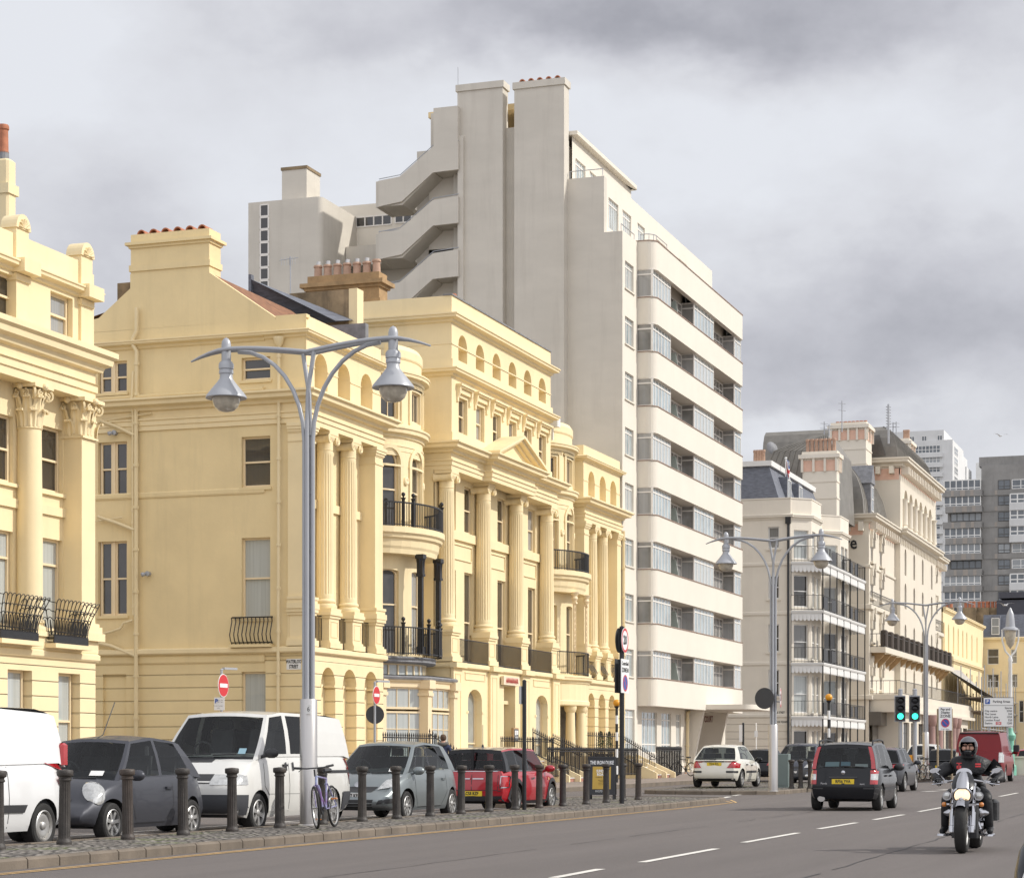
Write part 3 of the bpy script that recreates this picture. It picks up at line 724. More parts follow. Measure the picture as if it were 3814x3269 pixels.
for i, o in enumerate(wins):
    if i < 3: sash(Fw, o[0], o[1], o[2], o[3], -.14, th, pm=(M_PANE, M_PDK, M_PANEC)[i], fm=M_SASH)
    else:
        cu = (o[0]+o[1])/2
        sash(Fw, o[0]+.05, cu-.06, o[2], o[3], -.14, th, fm=M_SASH); sash(Fw, cu+.06, o[1]-.02, o[2], o[3], -.14, th, fm=M_SASH)
        q = MB(); q.fbox(Fw, cu-.06, cu+.06, -.2, -.1, o[2], o[3]); q.build('mullion', M_SASH, th)
    q = MB(); q.fbox(Fw, o[0]-.06, o[1]+.06, -.05, .06, o[2]-.1, o[2]-.005); q.build('sill', M_FL, th)
sash(Fw, lw[0], lw[1], lw[2], lw[3], -.14, th, pm=M_PANEC)
yr = [onX(866, XW), onX(1016, XW)]
rail(th, [(XW-.02, yr[0]), (XW-.02, yr[1])], fz(2398, 940), fz(2298, 940), .16, .02, 'window_guard', bulge=.2, top=.03)
q = MB(); q.box(XW-.26, XW+.05, yr[1]-.02, yr[0]+.02, fz(2410, 940), fz(2399, 940)); q.build('sill', M_FL, th)
# chimney stack
ch = MB(); ya, yc = onX(776, XW), onX(484, XW); zc0, zc1 = 17.4, fz(848, 776)
ch.box(XW+.065, XW+.95, ya, yc, zc0, zc1)
for e, a, b in ((.05, zc1-1.32, zc1-1.1), (.06, zc1-.5, zc1-.4), (.16, zc1-.4, zc1-.3)): ch.box(XW+.06-e, XW+.95+e, ya-e, yc+e, a, b)
cho = ch.build('chimney', M_FL, th)
for i in range(6):
    y = yc-.35-(yc-ya-.7)*i/5; z = zc1
    p = MB(); rs = []
    for t in (0, 1):
        x = XW+.18+.62*t
        rs.append([(x, y+.17*math.cos(PI*k/8), z+.19*math.sin(PI*k/8)) for k in range(9)]+[(x, y+.13*math.cos(PI*k/8), z+.15*math.sin(PI*k/8)) for k in range(8, -1, -1)])
    p.rings(rs, True, True); p.build('ridge_tile', M_POT, cho)
# roof behind the gable (red tiles) and rough stack
r = MB(); zr = G[3][1]
r.poly([(XW+.3, onX(777, XW), zr), (XW+6.9, onX(777, XW), zr), (XW+6.9, Y1+1.2, 16.45), (XW+.3, onX(1021, XW), G[4][1])])
r.poly([(XW+.3, onX(777, XW), zr), (XW+6.9, onX(777, XW), zr), (XW+6.9, yb+1, 16.4), (XW+.3, yb+1, 16.4)])
r.build('roof', M_TILE, th)
r = MB(); r.box(XW+.4, XW+6.95, Y1+.6, yb, 16.2, 16.4); r.box(XW+6.7, XW+6.99, Y1+.6, yb+1, 4, 17.6); r.build('roof', M_LEAD, th)
r = MB(); r.box(XW+1.2, XW+2.2, onX(486, XW+1.2), onX(437, XW+1.2), 16., zat(1062, XW+1.2, 40)); r.build('chimney', M_RENDER, th)
# pipes on the flank
def pipe(par, pts, r=.055, collars=()):
    m = MB(); m.tube(pts, r, 8)
    for a, b in zip(pts, pts[1:]):
        a, b = Vector(a), Vector(b); L_ = (b-a).length
        if L_ > 1.2:
            for i in range(int(L_/1.5)+1):
                p = a.lerp(b, min(1, (i+.3)*1.5/L_)); d = (b-a).normalized()*.05; m.cyl(p-d, p+d, r*1.4, n=8)
    return m.build('drainpipe', M_PIPE, par, smooth=40)
xo = XW-.1
def fp(px, py, o=0.): Y = onX(px, XW); return (xo-o, Y, zat(py, XW, Y))
pipe(th, [fp(514, 1148), fp(514, 1235), fp(500, 1262), fp(500, 1285), fp(514, 1310), fp(514, 1470), fp(500, 1495), fp(512, 1530), fp(512, 2760)], .075)
pipe(th, [fp(502, 1385, .02), fp(502, 1480, .1), fp(492, 1500, .1), fp(500, 1540), fp(500, 1900), fp(502, 2290)], .045)
pipe(th, [fp(380, 1568), fp(440, 1590), fp(505, 1622)], .06); pipe(th, [fp(370, 1925), fp(440, 1948), fp(505, 1974)], .06); pipe(th, [fp(330, 2385), fp(420, 2405), fp(508, 2442)], .06)
pipe(th, [fp(350, 1578), fp(440, 1560), fp(570, 1540)], .025); pipe(th, [fp(340, 1945), fp(460, 1927)], .025)
pipe(th, [fp(352, 2368), fp(420, 2352), fp(455, 2340), fp(465, 2320), fp(500, 2310)], .045)
pipe(th, [fp(1043, 1280), fp(1043, 1440), fp(1043, 1500), fp(1040, 2760)], .06)
q = MB(); hp = fp(1043, 1268); q.lathe([(.06, -.25), (.13, -.15), (.2, .05), (.2, .1)], hp, 10); q.build('rainwater_head', M_PIPE, th, smooth=40)
# wall lamps
for px, py in ((428, 1612), (552, 2136)):
    p = fp(px, py); q = MB(); q.cyl((XW+.05, p[1], p[2]), (XW-.1, p[1], p[2]), .09, n=10); q.lathe([(.03, 0), (.08, .05), (.08, .14), (.05, .16)], (XW-.12, p[1]+.05, p[2]), 10, (-.5, .6, -.3)); q.build('floodlight', M_LGREY, th, smooth=40)
# street name plate
q = MB(); ya, yc = onX(1122, XW), onX(1068, XW); zt, zb = zat(2452, XW, ya), zat(2492, XW, ya)
q.box(XW-.022, XW+.02, ya, yc, zb, zt); pl = q.build('name_plate', M_WHITE, th)
q = MB(); cy_ = (ya+yc)/2
put_text(q, 'WATERLOO', (XW-.026, cy_, zt-.1), (0, -1, 0), (0, 0, 1), .17, .006, sx=.62); put_text(q, 'STREET', (XW-.026, cy_, zb+.1), (0, -1, 0), (0, 0, 1), .17, .006, sx=.62)
q.build('lettering', M_IRON, pl)
# ---------------------------------------------------------------- 2/4. bow-fronted houses
def bow_house(x0, x1, label, iron, seed):
    th = thing('terraced_house', label, 'house', ((x0+x1)/2, 34, gz(x0)), world=True, group='cream yellow seafront terrace')
    cx, cy, a, b = (x0+x1)/2, 32.6, 2.5, 1.75; E = ellipse_frame(cx, cy, a, b); F = Ffront(x0, cy)
    w = MB()
    U = [math.radians(q) for q in (48, 91, 133)]; hw = .2
    w.wall(E, 0, PI, 5.05, 9.3, [(u-hw, u+hw, 5.2, 8.45, .35) for u in U], .2, .12)
    w.wall(E, 0, PI, 9.3, ZE0+.1, [(u-hw, u+hw, 10.0, 13.05, True) for u in U], .2, .12)
    w.wall(E, 0, PI, ZE0+.1, 16.2, [(u-.19, u+.19, 14.25, 15.45) for u in U], .2, .12)
    w.wall(F, 0, x1-x0, gz(x0)+.1, 16.2)
    # roundels, hood frames
    for u in U:
        for s in (-1, 1):
            w.fbox(E, u+s*.27-.025, u+s*.27+.025, -.01, .06, 14.15, 15.6); w.fbox(E, u-.33, u+.33, -.01, .07, 15.55, 15.68, 3)
    for u in ((U[0]+U[1])/2, (U[1]+U[2])/2):
        p = E(u, 0, 11.9); n_ = Vector(E(u, 1, 11.9))-Vector(p); w.lathe([(.16, -.02), (.16, .06), (.1, .09), (.03, .07)], p, 14, n_)
    for u in U:                                            # archivolts
        A = []
        for rr in (.225, .29): A.append([(u-rr*math.cos(PI*k/14), 12.55+rr*2.5*math.sin(PI*k/14)) for k in range(15)])
        for j in range(14): w.hexa([E(p[0], d, p[1]) for d in (0, .06) for p in (A[0][j], A[1][j], A[1][j+1], A[0][j+1])])
        for s in (-1, 1): w.fbox(E, u+s*.257-.032, u+s*.257+.032, 0, .06, 10.0, 12.55)
    w.build('wall', M_ST, th)
    c = MB(); pth = [(x0, cy)]+apath(cx, cy, a, b)[1:-1]+[(x1, cy)]
    c.sweep(pth, [(p[0]*.55 if p[0] > 0 else p[0], p[1]) for p in ENT()])
    c.sweep(pth, CORN(15.72, 16.1, .3)); c.sweep(pth, [(-.35, 16.1), (-.05, 16.1), (-.05, 16.62), (-.35, 16.62)])
    bl = apath(cx, cy, a, b, -.03, PI*.28, PI*.72, 8); c.sweep(bl, [(-.4, 16.6), (.0, 16.6), (.03, 16.66), (.03, 16.95), (-.1, 17.15), (-.4, 17.15)])
    c.box(x0, x1, 32.6, 33, 16., 16.9)
    c.build('cornice', M_ST, th)
    r = MB(); r.poly([(p[0], p[1], 16.4) for p in apath(cx, cy, a-.2, b-.2)]); r.box(x0, x1, 32.8, 42, 15.5, 16.5); r.build('roof', M_LEAD, th)
    for u in U:
        sash(E, u-hw, u+hw, 5.2, 8.45, -.12, th, arch=.35, n=2, mid=.62); sash(E, u-hw, u+hw, 10.0, 13.05, -.12, th, arch=True, n=2, mid=.6); sash(E, u-.19, u+.19, 14.25, 15.45, -.12, th, n=2, mid=0, nx=2)
        q = MB(); q.fbox(E, u-.3, u+.3, -.02, .07, 12.42, 12.5, 3) ; q.build('sill', M_ST, th)
    # upper balcony
    o = .85; bp = [(x0+.0, cy)]+apath(cx, cy, a, b, o)[1:-1]+[(x1, cy)]
    s = MB(); s.sweep(bp, [(-1.2, 9.75), (-.02, 9.75), (.03, 9.8), (.03, 10.02), (-1.2, 10.02)]); s.sweep(bp, [(-1.2, 9.02), (-.3, 9.02), (-.27, 9.2), (-.22, 9.3), (-.18, 9.55), (-.08, 9.62), (-.05, 9.751), (-1.2, 9.751)]); s.build('balcony', M_ST, th)
    bp2 = apath(cx, cy, a, b, o-.1)
    rail(th, bp2, 10.05, 10.95, .115, .017 if iron else .02, 'balcony_railing', (0, 1, 5, 6, 12, 13, 17, 18) if iron else (), top=.035)
    # lower balcony railing and its supports
    rail(th, bp2, 5.15, 6.2, .13, .018 if iron else .012, 'balcony_railing', (0, 5, 8, 10, 13, 18) if iron else (), top=.03)
    s = MB()
    for u in (math.radians(72), math.radians(112)):
        p = E(u, o-.22, 0)
        if iron:
            for e, z0, z1 in ((.09, 5.2, 9.05), (.13, 5.2, 5.5), (.14, 8.2, 8.3), (.12, 8.3, 8.8), (.17, 8.88, 9.05)): s.box(p[0]-e, p[0]+e, p[1]-e, p[1]+e, z0, z1)
            s.lathe([(.12, 8.3), (.13, 8.5), (.2, 8.9)], (p[0], p[1], 0), 4)
        else:
            for q in (-.1, .1): s.box(p[0]+q-.02, p[0]+q+.02, p[1]-.03, p[1]+.03, 5.2, 8.5)
            for k in range(12):
                z = 5.2+k*.27
                for sg in (-1, 1): s.tube([(p[0]-.1*sg, p[1], z), (p[0]+.1*sg, p[1], z+.27)], .014, 5)
            s.box(p[0]-.13, p[0]+.13, p[1]-.1, p[1]+.1, 8.5, 8.58); s.lathe([(.09, 8.58), (.16, 8.75), (.12, 8.85), (.22, 9.04)], (p[0], p[1], 0), 12)
    s.build('balcony_column', M_IRON if iron else M_SASH, th)
    return th, E, (cx, cy, a, b)
thb, Eb, (cx, cy, a, b) = bow_house(75.1, 81.2, 'cream yellow bow-fronted house with black ball-topped balcony posts and glazed ground floor bay', True, 1)
# glazed ground-floor bay
g0 = gz(78)+.1
by = [(75.35, 32.5), (75.75, 31.35), (77.6, 30.2), (80.45, 30.2), (81.0, 31.1)]
def face(i): (x0, y0), (x1, y1) = by[i], by[i+1]; return plane_frame(x0, y0, x1-x0, y1-y0), math.hypot(x1-x0, y1-y0)
w = MB()
w.sweep(by, [(-.25, g0), (0, g0), (0, .95), (-.25, .95)]); w.sweep(by, [(-.5, 3.93), (.02, 3.93), (.02, 4.1), (.1, 4.16), (.1, 4.22), (-.5, 4.22)])
for (x, y) in by[1:4]:
    e = .2; w.box(x-e, x+e, y-e*.6, y+e*1.4, g0, 3.6); w.box(x-e-.06, x+e+.06, y-e*.6-.06, y+e*1.5, 3.6, 3.72); w.box(x-e-.02, x+e+.02, y-e*.6-.03, y+e*1.4, 3.72, 3.88); w.box(x-e-.12, x+e+.12, y-e*.6-.12, y+e*1.5, 3.88, 4.21)
w.sweep(apath(cx, cy, a, b, .15), [(-.2, 4.24), (0, 4.24), (0, 4.36), (-.2, 4.36)]); w.sweep(apath(cx, cy, a, b, .15), [(-.3, 4.78), (0, 4.78), (0, 4.86), (-.3, 4.86)])
for k in range(13):
    E2 = lambda u, d, z: Eb(u, d+.15, z)
    w.fbox(E2, PI*(.12+.76*k/12)-.012, PI*(.12+.76*k/12)+.012, -.08, -.01, 4.36, 4.78)
w.build('bay_window', M_SASH, thb)
q = MB()
for k in range(16): q.fquad(lambda u, d, z: Eb(u, d+.15, z), PI*k/16, PI*(k+1)/16, -.06, 4.36, 4.78)
q.build('pane', M_PANEC, thb)
l = MB(); l.sweep(by, [(-.7, 4.22), (.16, 4.22), (.19, 4.3), (.12, 4.36), (-.7, 4.42)]); l.sweep(apath(cx, cy, a, b, .55), [(-.9, 4.84), (-.1, 4.84), (-.02, 4.9), (-.04, 4.98), (.0, 5.02), (-.05, 5.1), (-.9, 5.12)])
l.poly([(p[0], p[1], 4.4) for p in by]); l.build('lead_roof', M_LEAD, thb)
for i in (0, 1, 2, 3):
    Fi, L_ = face(i)
    if L_ < 1: 
        q = MB(); q.fbox(Fi, 0, L_, -.2, -.03, .95, 3.95); q.build('wall', M_SASH, thb); continue
    sash(Fi, .22, L_-.22, .95, 3.0, -.06, thb, mid=0, nx=4 if i == 2 else 3, nz=3, pm=M_PANEC); sash(Fi, .22, L_-.22, 3.08, 3.93, -.06, thb, mid=0, nx=4 if i == 2 else 3, pm=M_PANEC)
thd, Ed, (cx2, cy2, a2, b2) = bow_house(95.2, 101.0, 'cream yellow bow-fronted house with cream lattice balcony supports over a columned porch', False, 2)
w = MB(); pp = apath(cx2, cy2, a2, b2, .75); w.sweep(pp, [(-.8, 3.72), (0, 3.72), (.0, 4.7), (-.8, 4.7)]); w.sweep(pp, BAND(3.68, 3.9, .05)); w.sweep(pp, CORN(4.7, 5.05, .22)); w.poly([(p[0], p[1], 3.75) for p in pp]); w.poly([(p[0], p[1], 5.06) for p in pp]); w.build('porch', M_ST, thd)
for q in (70, 97, 125): 
    p = Ed(math.radians(q), .45, 0); m = MB(); m.lathe([(.3, g0), (.3, g0+.25), (.26, g0+.3), (.25, 1.5), (.21, 3.35), (.25, 3.4), (.3, 3.52), (.3, 3.7)], (p[0], p[1], 0), 20); m.build('porch_column', M_ST, thd, smooth=30)
sash(Ffront(95.2, cy2-.3), 2.2, 3.4, .5, 3.4, 0, thd, mid=.7)
for k in (0, 4, 7, 10):
    p = apath(cx2, cy2, a2, b2, .6)[k+3]; 
# ---------------------------------------------------------------- 3. centre block with pediment
thc = thing('terraced_house', 'tall cream yellow centre house with four fluted columns under a triangular pediment', 'house', (88.2, 34, gz(88)), world=True, group='cream yellow seafront terrace')
xa, xb, Yc = 81.2, 95.2, 30.55; Wd = xb-xa; F = Ffront(xa, Yc); g = gz(88)+.1
colx = [81.65, 86.1, 90.4, 94.75]; bayc = [84.0-xa, 88.4-xa, 92.9-xa]
w = MB()
ops = [(bayc[0]-.85, bayc[0]+.85, g+.4, 4.05, .55, .42), (bayc[1]-.75, bayc[1]+.75, g+.2, 4.3, False, .9), (bayc[2]-.85, bayc[2]+.85, g+.4, 4.05, .55, .42)]
w.wall(F, 0, Wd, g, 4.95, ops)
for c in (bayc[0], bayc[2]):
    for z, e in ((4.42, 1.15), (4.7, 1.25)): w.fbox(F, c-e, c+e, -.005, .03, z, z+.03)
    for s in (-1, 1): w.fbox(F, c+s*.92-.09, c+s*.92+.09, -.3, .03, 3.05, 3.14); w.fbox(F, c+s*1.2-.02, c+s*1.2+.02, -.005, .03, 4.42, 4.7)
w.fbox(F, bayc[1]-.85, bayc[1]+.85, -.9, -.3, 3.55, 3.7)
for s in (-1, 1): w.fbox(F, bayc[1]+s*.62-.1, bayc[1]+s*.62+.1, -.88, -.5, g+.2, 3.55)
for x in colx: w.fbox(F, x-xa-.5, x-xa+.5, -.01, .12, g, 4.95); w.fbox(F, x-xa-.3, x-xa-.27, .12, .14, g+.5, 4.6); w.fbox(F, x-xa+.27, x-xa+.3, .12, .14, g+.5, 4.6); w.fbox(F, x-xa-.3, x-xa+.3, .12, .14, 4.6, 4.63)
Zc = Yc+.72; F2 = Ffront(xa, Zc); wins = []
for i in range(6): c = 81.75+1.35+2.1*i-xa; wins += [(c-.54, c+.54, 5.2, 9.0), (c-.54, c+.54, 10.65, 12.6)]
w.wall(F2, 0, Wd, 4.95, ZE0+.1, wins, .22)
for i, c in enumerate(bayc):
    l, r_ = (colx[i]-xa+.45, colx[i+1]-xa-.45)
    w.fbox(F2, l-.3, r_+.3, -.02, .12, 10.25, 10.62)
    for q in ((l+.15, r_-.15, 9.45, 9.49), (l+.15, r_-.15, 10.06, 10.1)): w.fbox(F2, *q[:2], -.01, .05, *q[2:])
    for q in (l+.15, r_-.19): w.fbox(F2, q, q+.04, -.01, .05, 9.49, 10.06)
[w.box(x, x+.28, y, 34, z0, z1) for x in (xa+.015, xb-.295) for y, z0, z1 in ((Yc+.05, g, 5.0), (Yc+.78, 5.0, ZE0+.05))]
w.fbox(F, 0, Wd, -.75, -.003, 4.85, 5.05)
w.build('wall', M_ST, thc)
for o in wins: sash(F2, o[0]+.04, o[1]-.04, o[2], o[3], -.12, thc, mid=.45 if o[2] < 6 else .5)
for c in (bayc[0], bayc[2]): sash(F, c-.84, c+.84, g+.4, 4.04, -.3, thc, arch=.55, mid=.4, pm=M_PANEC)
q = MB(); q.fbox(F, bayc[1]-.6, bayc[1]+.6, -.95, -.85, g+.2, 3.55); dr = q.build('door', mat('dark_green_door', (.05, .06, .05), .4), thc)
q = MB(); q.fbox(F, bayc[1]+.4, bayc[1]+.46, -.85, -.78, 1.2, 1.35); q.build('door_handle', mat('brass', (.6, .45, .2), .3, 1.), dr)
for x in colx: pedestal(thc, x-.45, x+.45, Yc, dp=.72)
for x in colx: column(thc, x, Yc+.38, 6.4, ZE0, .345)
for l, r_ in zip(colx, colx[1:]): rail(thc, [(l+.5, Yc-.02), (r_-.5, Yc-.02)], 5.08, 6.05, .1, .013, top=.02)
c = MB(); pth = [(xa, 34), (xa, Yc), (85.1, Yc), (85.1, Yc-.35), (90.9, Yc-.35), (90.9, Yc), (xb, Yc), (xb, 34)]
c.sweep(pth, ENT()); c.build('entablature', M_ST, thc)
c = MB(); c.sweep([(xa, 33.5), (xa, Yc), (xb, Yc), (xb, 33.5)], BAND(4.86, 5.06, .14))
for x in colx: c.box(x-.62, x+.62, Yc-.3, Yc, 4.86, 5.07)
A0, A1, YA = 81.75, 94.8, Yc+.2
ap = [(A0, 37), (A0, YA), (A1, YA), (A1, 37)]
c.sweep(ap, CORN(16.72, 17.05, .38)); c.sweep(ap, CORN(18.9, 19.25, .38)); c.sweep(ap, [(-.3, 17.05), (.08, 17.05), (.08, 17.42), (-.3, 17.45)]); c.sweep(ap, [(-.3, 13.95), (.06, 13.95), (.06, 14.45), (-.3, 14.45)])
c.build('cornice', M_ST, thc)
p = MB(); yp = Yc-.35; x0, x1 = 84.75, 91.25; xm = 88.0; zb, zt = ZE1, 15.0
p.add([(x0, yp-.0, zb), (x1, yp-.0, zb), (xm, yp-.0, zt-.1), (x0, yp+.6, zb), (x1, yp+.6, zb), (xm, yp+.6, zt-.1)], [(0, 1, 2), (5, 4, 3), (0, 2, 5, 3), (1, 4, 5, 2)])
for s, xe in ((1, x0), (-1, x1)):
    for dy, t0, t1 in ((.5, .0, .12), (.36, -.12, .0), (.14, -.24, -.12)):
        p.hexa([(xe, yp-dy, zb+t0), (xm, yp-dy, zt+t0), (xm, yp+.6, zt+t0), (xe, yp+.6, zb+t0), (xe, yp-dy, zb+t1), (xm, yp-dy, zt+t1), (xm, yp+.6, zt+t1), (xe, yp+.6, zb+t1)])
p.build('pediment', M_ST, thc)
w = MB(); FA = Ffront(A0, YA); AW = A1-A0; aw = []; an = []
for i in range(6):
    cxx = onY(1726+0, YA) if 0 else A0+1.35+2.1*i
    aw.append((cxx-.52, cxx+.52, 14.55, 16.0)); an.append((cxx-.55-A0, cxx+.5-A0, 17.5, 18.6, True, .5))
aw = [(q[0]-A0, q[1]-A0, q[2], q[3]) for q in aw]
w.wall(FA, 0, AW, 13.9, 17.0, aw, .3); w.wall(FA, 0, AW, 17.0, 20.0, an)
for o in an: w.fquad(FA, o[0]-.02, o[1]+.02, -.495, o[2], o[3]); w.fbox(FA, o[0]+.4, o[0]+.6, -.48, -.4, o[2], 18.2)
for l, r_ in zip([0]+[o[1] for o in an], [o[0] for o in an]+[AW]): w.fbox(FA, l, r_, -.01, .03, 18.02, 18.06)
w.box(A0, A0+.3, YA+.01, 41, 13.9, 19.995); w.box(A1-.3, A1, YA+.01, 41, 13.9, 19.995); w.box(A0, A1, 40.7, 41, 13.9, 19.9)
w.fbox(FA, .3, AW-.3, -.32, -.003, 19.3, 19.99); w.sweep([(A0, 41), (A0, YA), (A1, YA)], BAND(18.02, 18.05, .02))
w.build('attic', M_ST, thc)
for o in aw:
    sash(FA, o[0]+.04, o[1]-.04, o[2], o[3], -.16, thc)
    q = MB(); q.fbox(FA, o[0]-.32, o[1]+.32, -.01, .26, 16.42, 16.5); q.fbox(FA, o[0]-.28, o[1]+.28, -.01, .2, 16.36, 16.42); q.fbox(FA, o[0]-.2, o[1]+.2, -.01, .1, 16.15, 16.36)
    for s in (o[0]-.27, o[1]+.12):
        q.prism([FA(s, 0, 15.75), FA(s, .07, 15.78), FA(s, .07, 15.95), FA(s, .16, 16.15), FA(s, .18, 16.36), FA(s, 0, 16.36)], (.15, 0, 0))
    q.build('window_hood', M_ST, thc)
r = MB(); r.box(A0+.3, A1-.3, YA+.5, 41, 19.2, 19.5); r.box(A0-.04, A1+.04, YA-.05, YA+.36, 20.001, 20.06); r.build('roof', M_LEAD, thc)
r = MB(); hx = (83.3, 37.6); r.poly([(82.5, 34.2, 19.7), (90, 34.2, 19.7), (88.5, 37.2, 21.3), (84.0, 37.2, 21.3)]); r.poly([(82.5, 34.2, 19.7), (84.0, 37.2, 21.3), (82.5, 40.5, 19.7)]); r.poly([(84, 37.2, 21.3), (88.5, 37.2, 21.3), (90, 40.5, 19.7), (82.5, 40.5, 19.7)]); r.poly([(90, 34.2, 19.7), (90, 40.5, 19.7), (88.5, 37.2, 21.3)]); r.build('roof', M_SLATE, thc)
def pot(par, x, y, z, h, r, mt, cowl=False):
    q = MB(); q.lathe([(r*1.1, z), (r, z+.05), (r*.92, z+h*.8), (r*1.12, z+h*.84), (r*1.12, z+h*.93), (r, z+h), (r*.8, z+h), (r*.75, z+h*.7)], (x, y, 0), 12, c1=False)
    o = q.build('chimney_pot', mt, par, smooth=40)
    if cowl:
        q = MB(); q.lathe([(r*.55, 0), (r*.55, .26)], (x, y, z+h-.1), 10, (.12, -.08, 1)); q.build('flue_liner', M_STEEL, o, smooth=40)
pot(thc, 84.2, 31.6, 20.05, .55, .14, M_POT)
# the weathered party wall and brown stack west of the centre block
xs = 82.3
def yX(px, X): return onX(px, X)
q = MB(); y0, y1_ = yX(1412, xs), yX(1144, xs); zt = zat(1010, xs, y0)
q.box(xs, xs+.9, y0, y1_, 19, zt-.34)
for e, a_, b_ in ((.06, zt-1.25, zt-1.1), (.1, zt-.62, zt-.5), (.24, zt-.5, zt-.33), (-.01, zt-.33, zt)): q.box(xs-e, xs+.9+e, y0-e, y1_+e, a_, b_+.001)
st = q.build('chimney', M_STONE, thc)
for i in range(7):
    pot(st, xs+.45, y1_-.3-(y1_-y0-.6)*i/6, zt, .54 if i != 6 else .6, .17, M_POT2, i not in (6,))
q = MB(); xp = 76.6; ya_, yb_ = yX(1300, xp), yX(1078, xp); zt = zat(1085, xp, (ya_+yb_)/2); q.box(xp, xp+.5, ya_, yb_, 15, zt); q.build('party_wall', M_RENDER, thb)
q = MB(); q.box(xp-.02, xp+.6, ya_-.35, ya_, 15, zat(1075, xp, ya_)); q.build('party_wall', M_ST, thb)
q = MB(); xr = 75.4; q.poly([(xr, yX(935, xr), zat(1040, xr, yX(935, xr))), (xr+1.2, yX(960, xr+1.2), 18.), (xr+1.2, yX(1270, xr), zat(1190, xr, 36)), (xr, yX(1250, xr), zat(1195, xr, yX(1250, xr)))]); q.box(xr, xr+.25, yX(935, xr), yX(925, xr), 16, zat(1022, xr, yX(925, xr))); q.build('roof', M_SLATE, thb)
# ---------------------------------------------------------------- 5. end pavilion
the = thing('terraced_house', 'cream yellow end house with paired fluted columns against the white flats', 'house', (104, 34, gz(104)), world=True, group='cream yellow seafront terrace')
pavilion(the, 101.0, 107.55, Y1, (2.3, 4.2), mirror=True)
q = MB(); q.box(101.3, 107.2, 32, 42, 14, 16.2); q.box(107.25, 107.54, Y1+.2, 42, .3, 16.5); q.box(101.05, 101.35, 31.7, 34, .3, 16.); q.build('roof', M_LEAD, the)
pipe(the, [(107.62, 30.9, 13), (107.62, 30.9, .4)], .07)
# ---------------------------------------------------------------- 6. house at the left edge
XR = 53.75
thl = thing('terraced_house', 'sunlit cream house with leafy Corinthian capitals and black arched balcony guards', 'house', (50, 35, .1), world=True, group='cream yellow seafront terrace')
x0 = 43.0; F = Ffront(x0, Y1); Wd = XR-x0; X_ = lambda x: x-x0
gw = [(X_(51.75), X_(52.9), .9, 3.55), (X_(49.2), X_(50.4), .9, 3.55), (X_(46.4), X_(47.6), .9, 3.55)]
w = MB(); w.wall(F, 0, Wd, .1, 3.72, gw, .35); w.build('wall', mat('rusticated_stucco_wide', YEL, .7, var=.05, scale=.8, streak=.1, bump=.12, bscale=9, grime=(.5, .4, .22), groove=.41), thl)
w = MB(); F2 = Ffront(x0, Y1+.6)
colx = [48.1, 50.85]; wins = []
for c in (52.4, 49.85, 47.3): wins += [(X_(c)-.58, X_(c)+.58, 4.75, 7.3), (X_(c)-.58, X_(c)+.58, 8.6, 10.4)]
w.wall(F, 0, Wd, 3.72, 4.1); w.fbox(F, 0, Wd, -.9, -.002, 3.9, 4.1)
w.wall(F2, 0, Wd, 4.1, 11.4, wins, .22); w.fbox(F2, 0, Wd, -.02, .08, 7.95, 8.2)
w.box(XR-.3, XR-.002, Y1+.05, 44, .1, 14.9); w.box(x0, XR, 43.7, 44, .1, 14.9)
w.build('wall', M_ST, thl)
for o in gw: sash(F, o[0]+.05, o[1]-.05, o[2], o[3], -.25, thl, pm=M_PANEC)
for o in wins: sash(F2, o[0]+.03, o[1]-.03, o[2], o[3], -.12, thl, mid=.72 if o[2] < 6 else .5, pm=M_PANEC if o[2] < 6 else M_PDK)
for o in wins[1::2]:
    q = MB(); q.fbox(F2, o[0]-.1, o[1]+.1, -.02, .1, o[2]-.1, o[2]-.004); q.build('sill', M_ST, thl)
zc0, zc1 = 11.3, 12.75
pth = [(x0, Y1), (XR, Y1), (XR, 44)]
c = MB(); c.sweep(pth, [(-.9, zc0), (0, zc0), (0, zc0+.22), (.05, zc0+.24), (.05, zc0+.42), (.11, zc0+.46), (0, zc0+.5), (0, zc0+.78), (.15, zc0+.82), (.2, zc0+.95), (.36, zc0+1.02), (.38, zc0+1.18), (.48, zc0+1.25), (.48, zc0+1.4), (.1, zc0+1.5), (-.9, zc0+1.5)])
c.build('entablature', M_ST, thl)
c = MB(); ap = [(x0, Y1+.1), (XR-.1, Y1+.1), (XR-.1, 44)]; c.sweep(ap, CORN(14.1, 14.4, .3)); c.sweep(pth, BAND(3.92, 4.12, .1)); c.sweep(pth, BAND(4.12, 4.5, .06)); c.build('cornice', M_ST, thl)
w = MB(); FA = Ffront(x0, Y1+.1); aw = [(X_(51.5), X_(52.67), 12.85, 14.0), (X_(48.95), X_(50.1), 12.85, 14.0), (X_(46.4), X_(47.5), 12.85, 14.0)]
w.wall(FA, 0, Wd-.1, 12.7, 15.15, aw, .3); w.fbox(FA, 0, Wd-.1, -.35, -.003, 14.4, 15.15)
for px0 in (XR-.75, XR-4.1):
    w.box(px0, px0+.62, Y1+.02, Y1+.5, 12.7, 15.3); w.box(px0-.04, px0+.66, Y1-.02, Y1+.5, 13.9, 14.08); w.box(px0-.1, px0+.72, Y1-.3, Y1+.4, 14.1, 14.46)
    zz = 15.3; w.prism([(px0+.31+.36*math.cos(PI*k/12), Y1-.02, zz+.4*math.sin(PI*k/12)) for k in range(13)], (0, .5, 0))
    for k in range(7):
        a_ = PI*(k+.5)/7; w.tube([(px0+.31, Y1-.03, zz+.04), (px0+.31+.24*math.cos(a_), Y1-.05, zz+.27*math.sin(a_))], [.01, .04], 6)
w.build('attic', M_ST, thl)
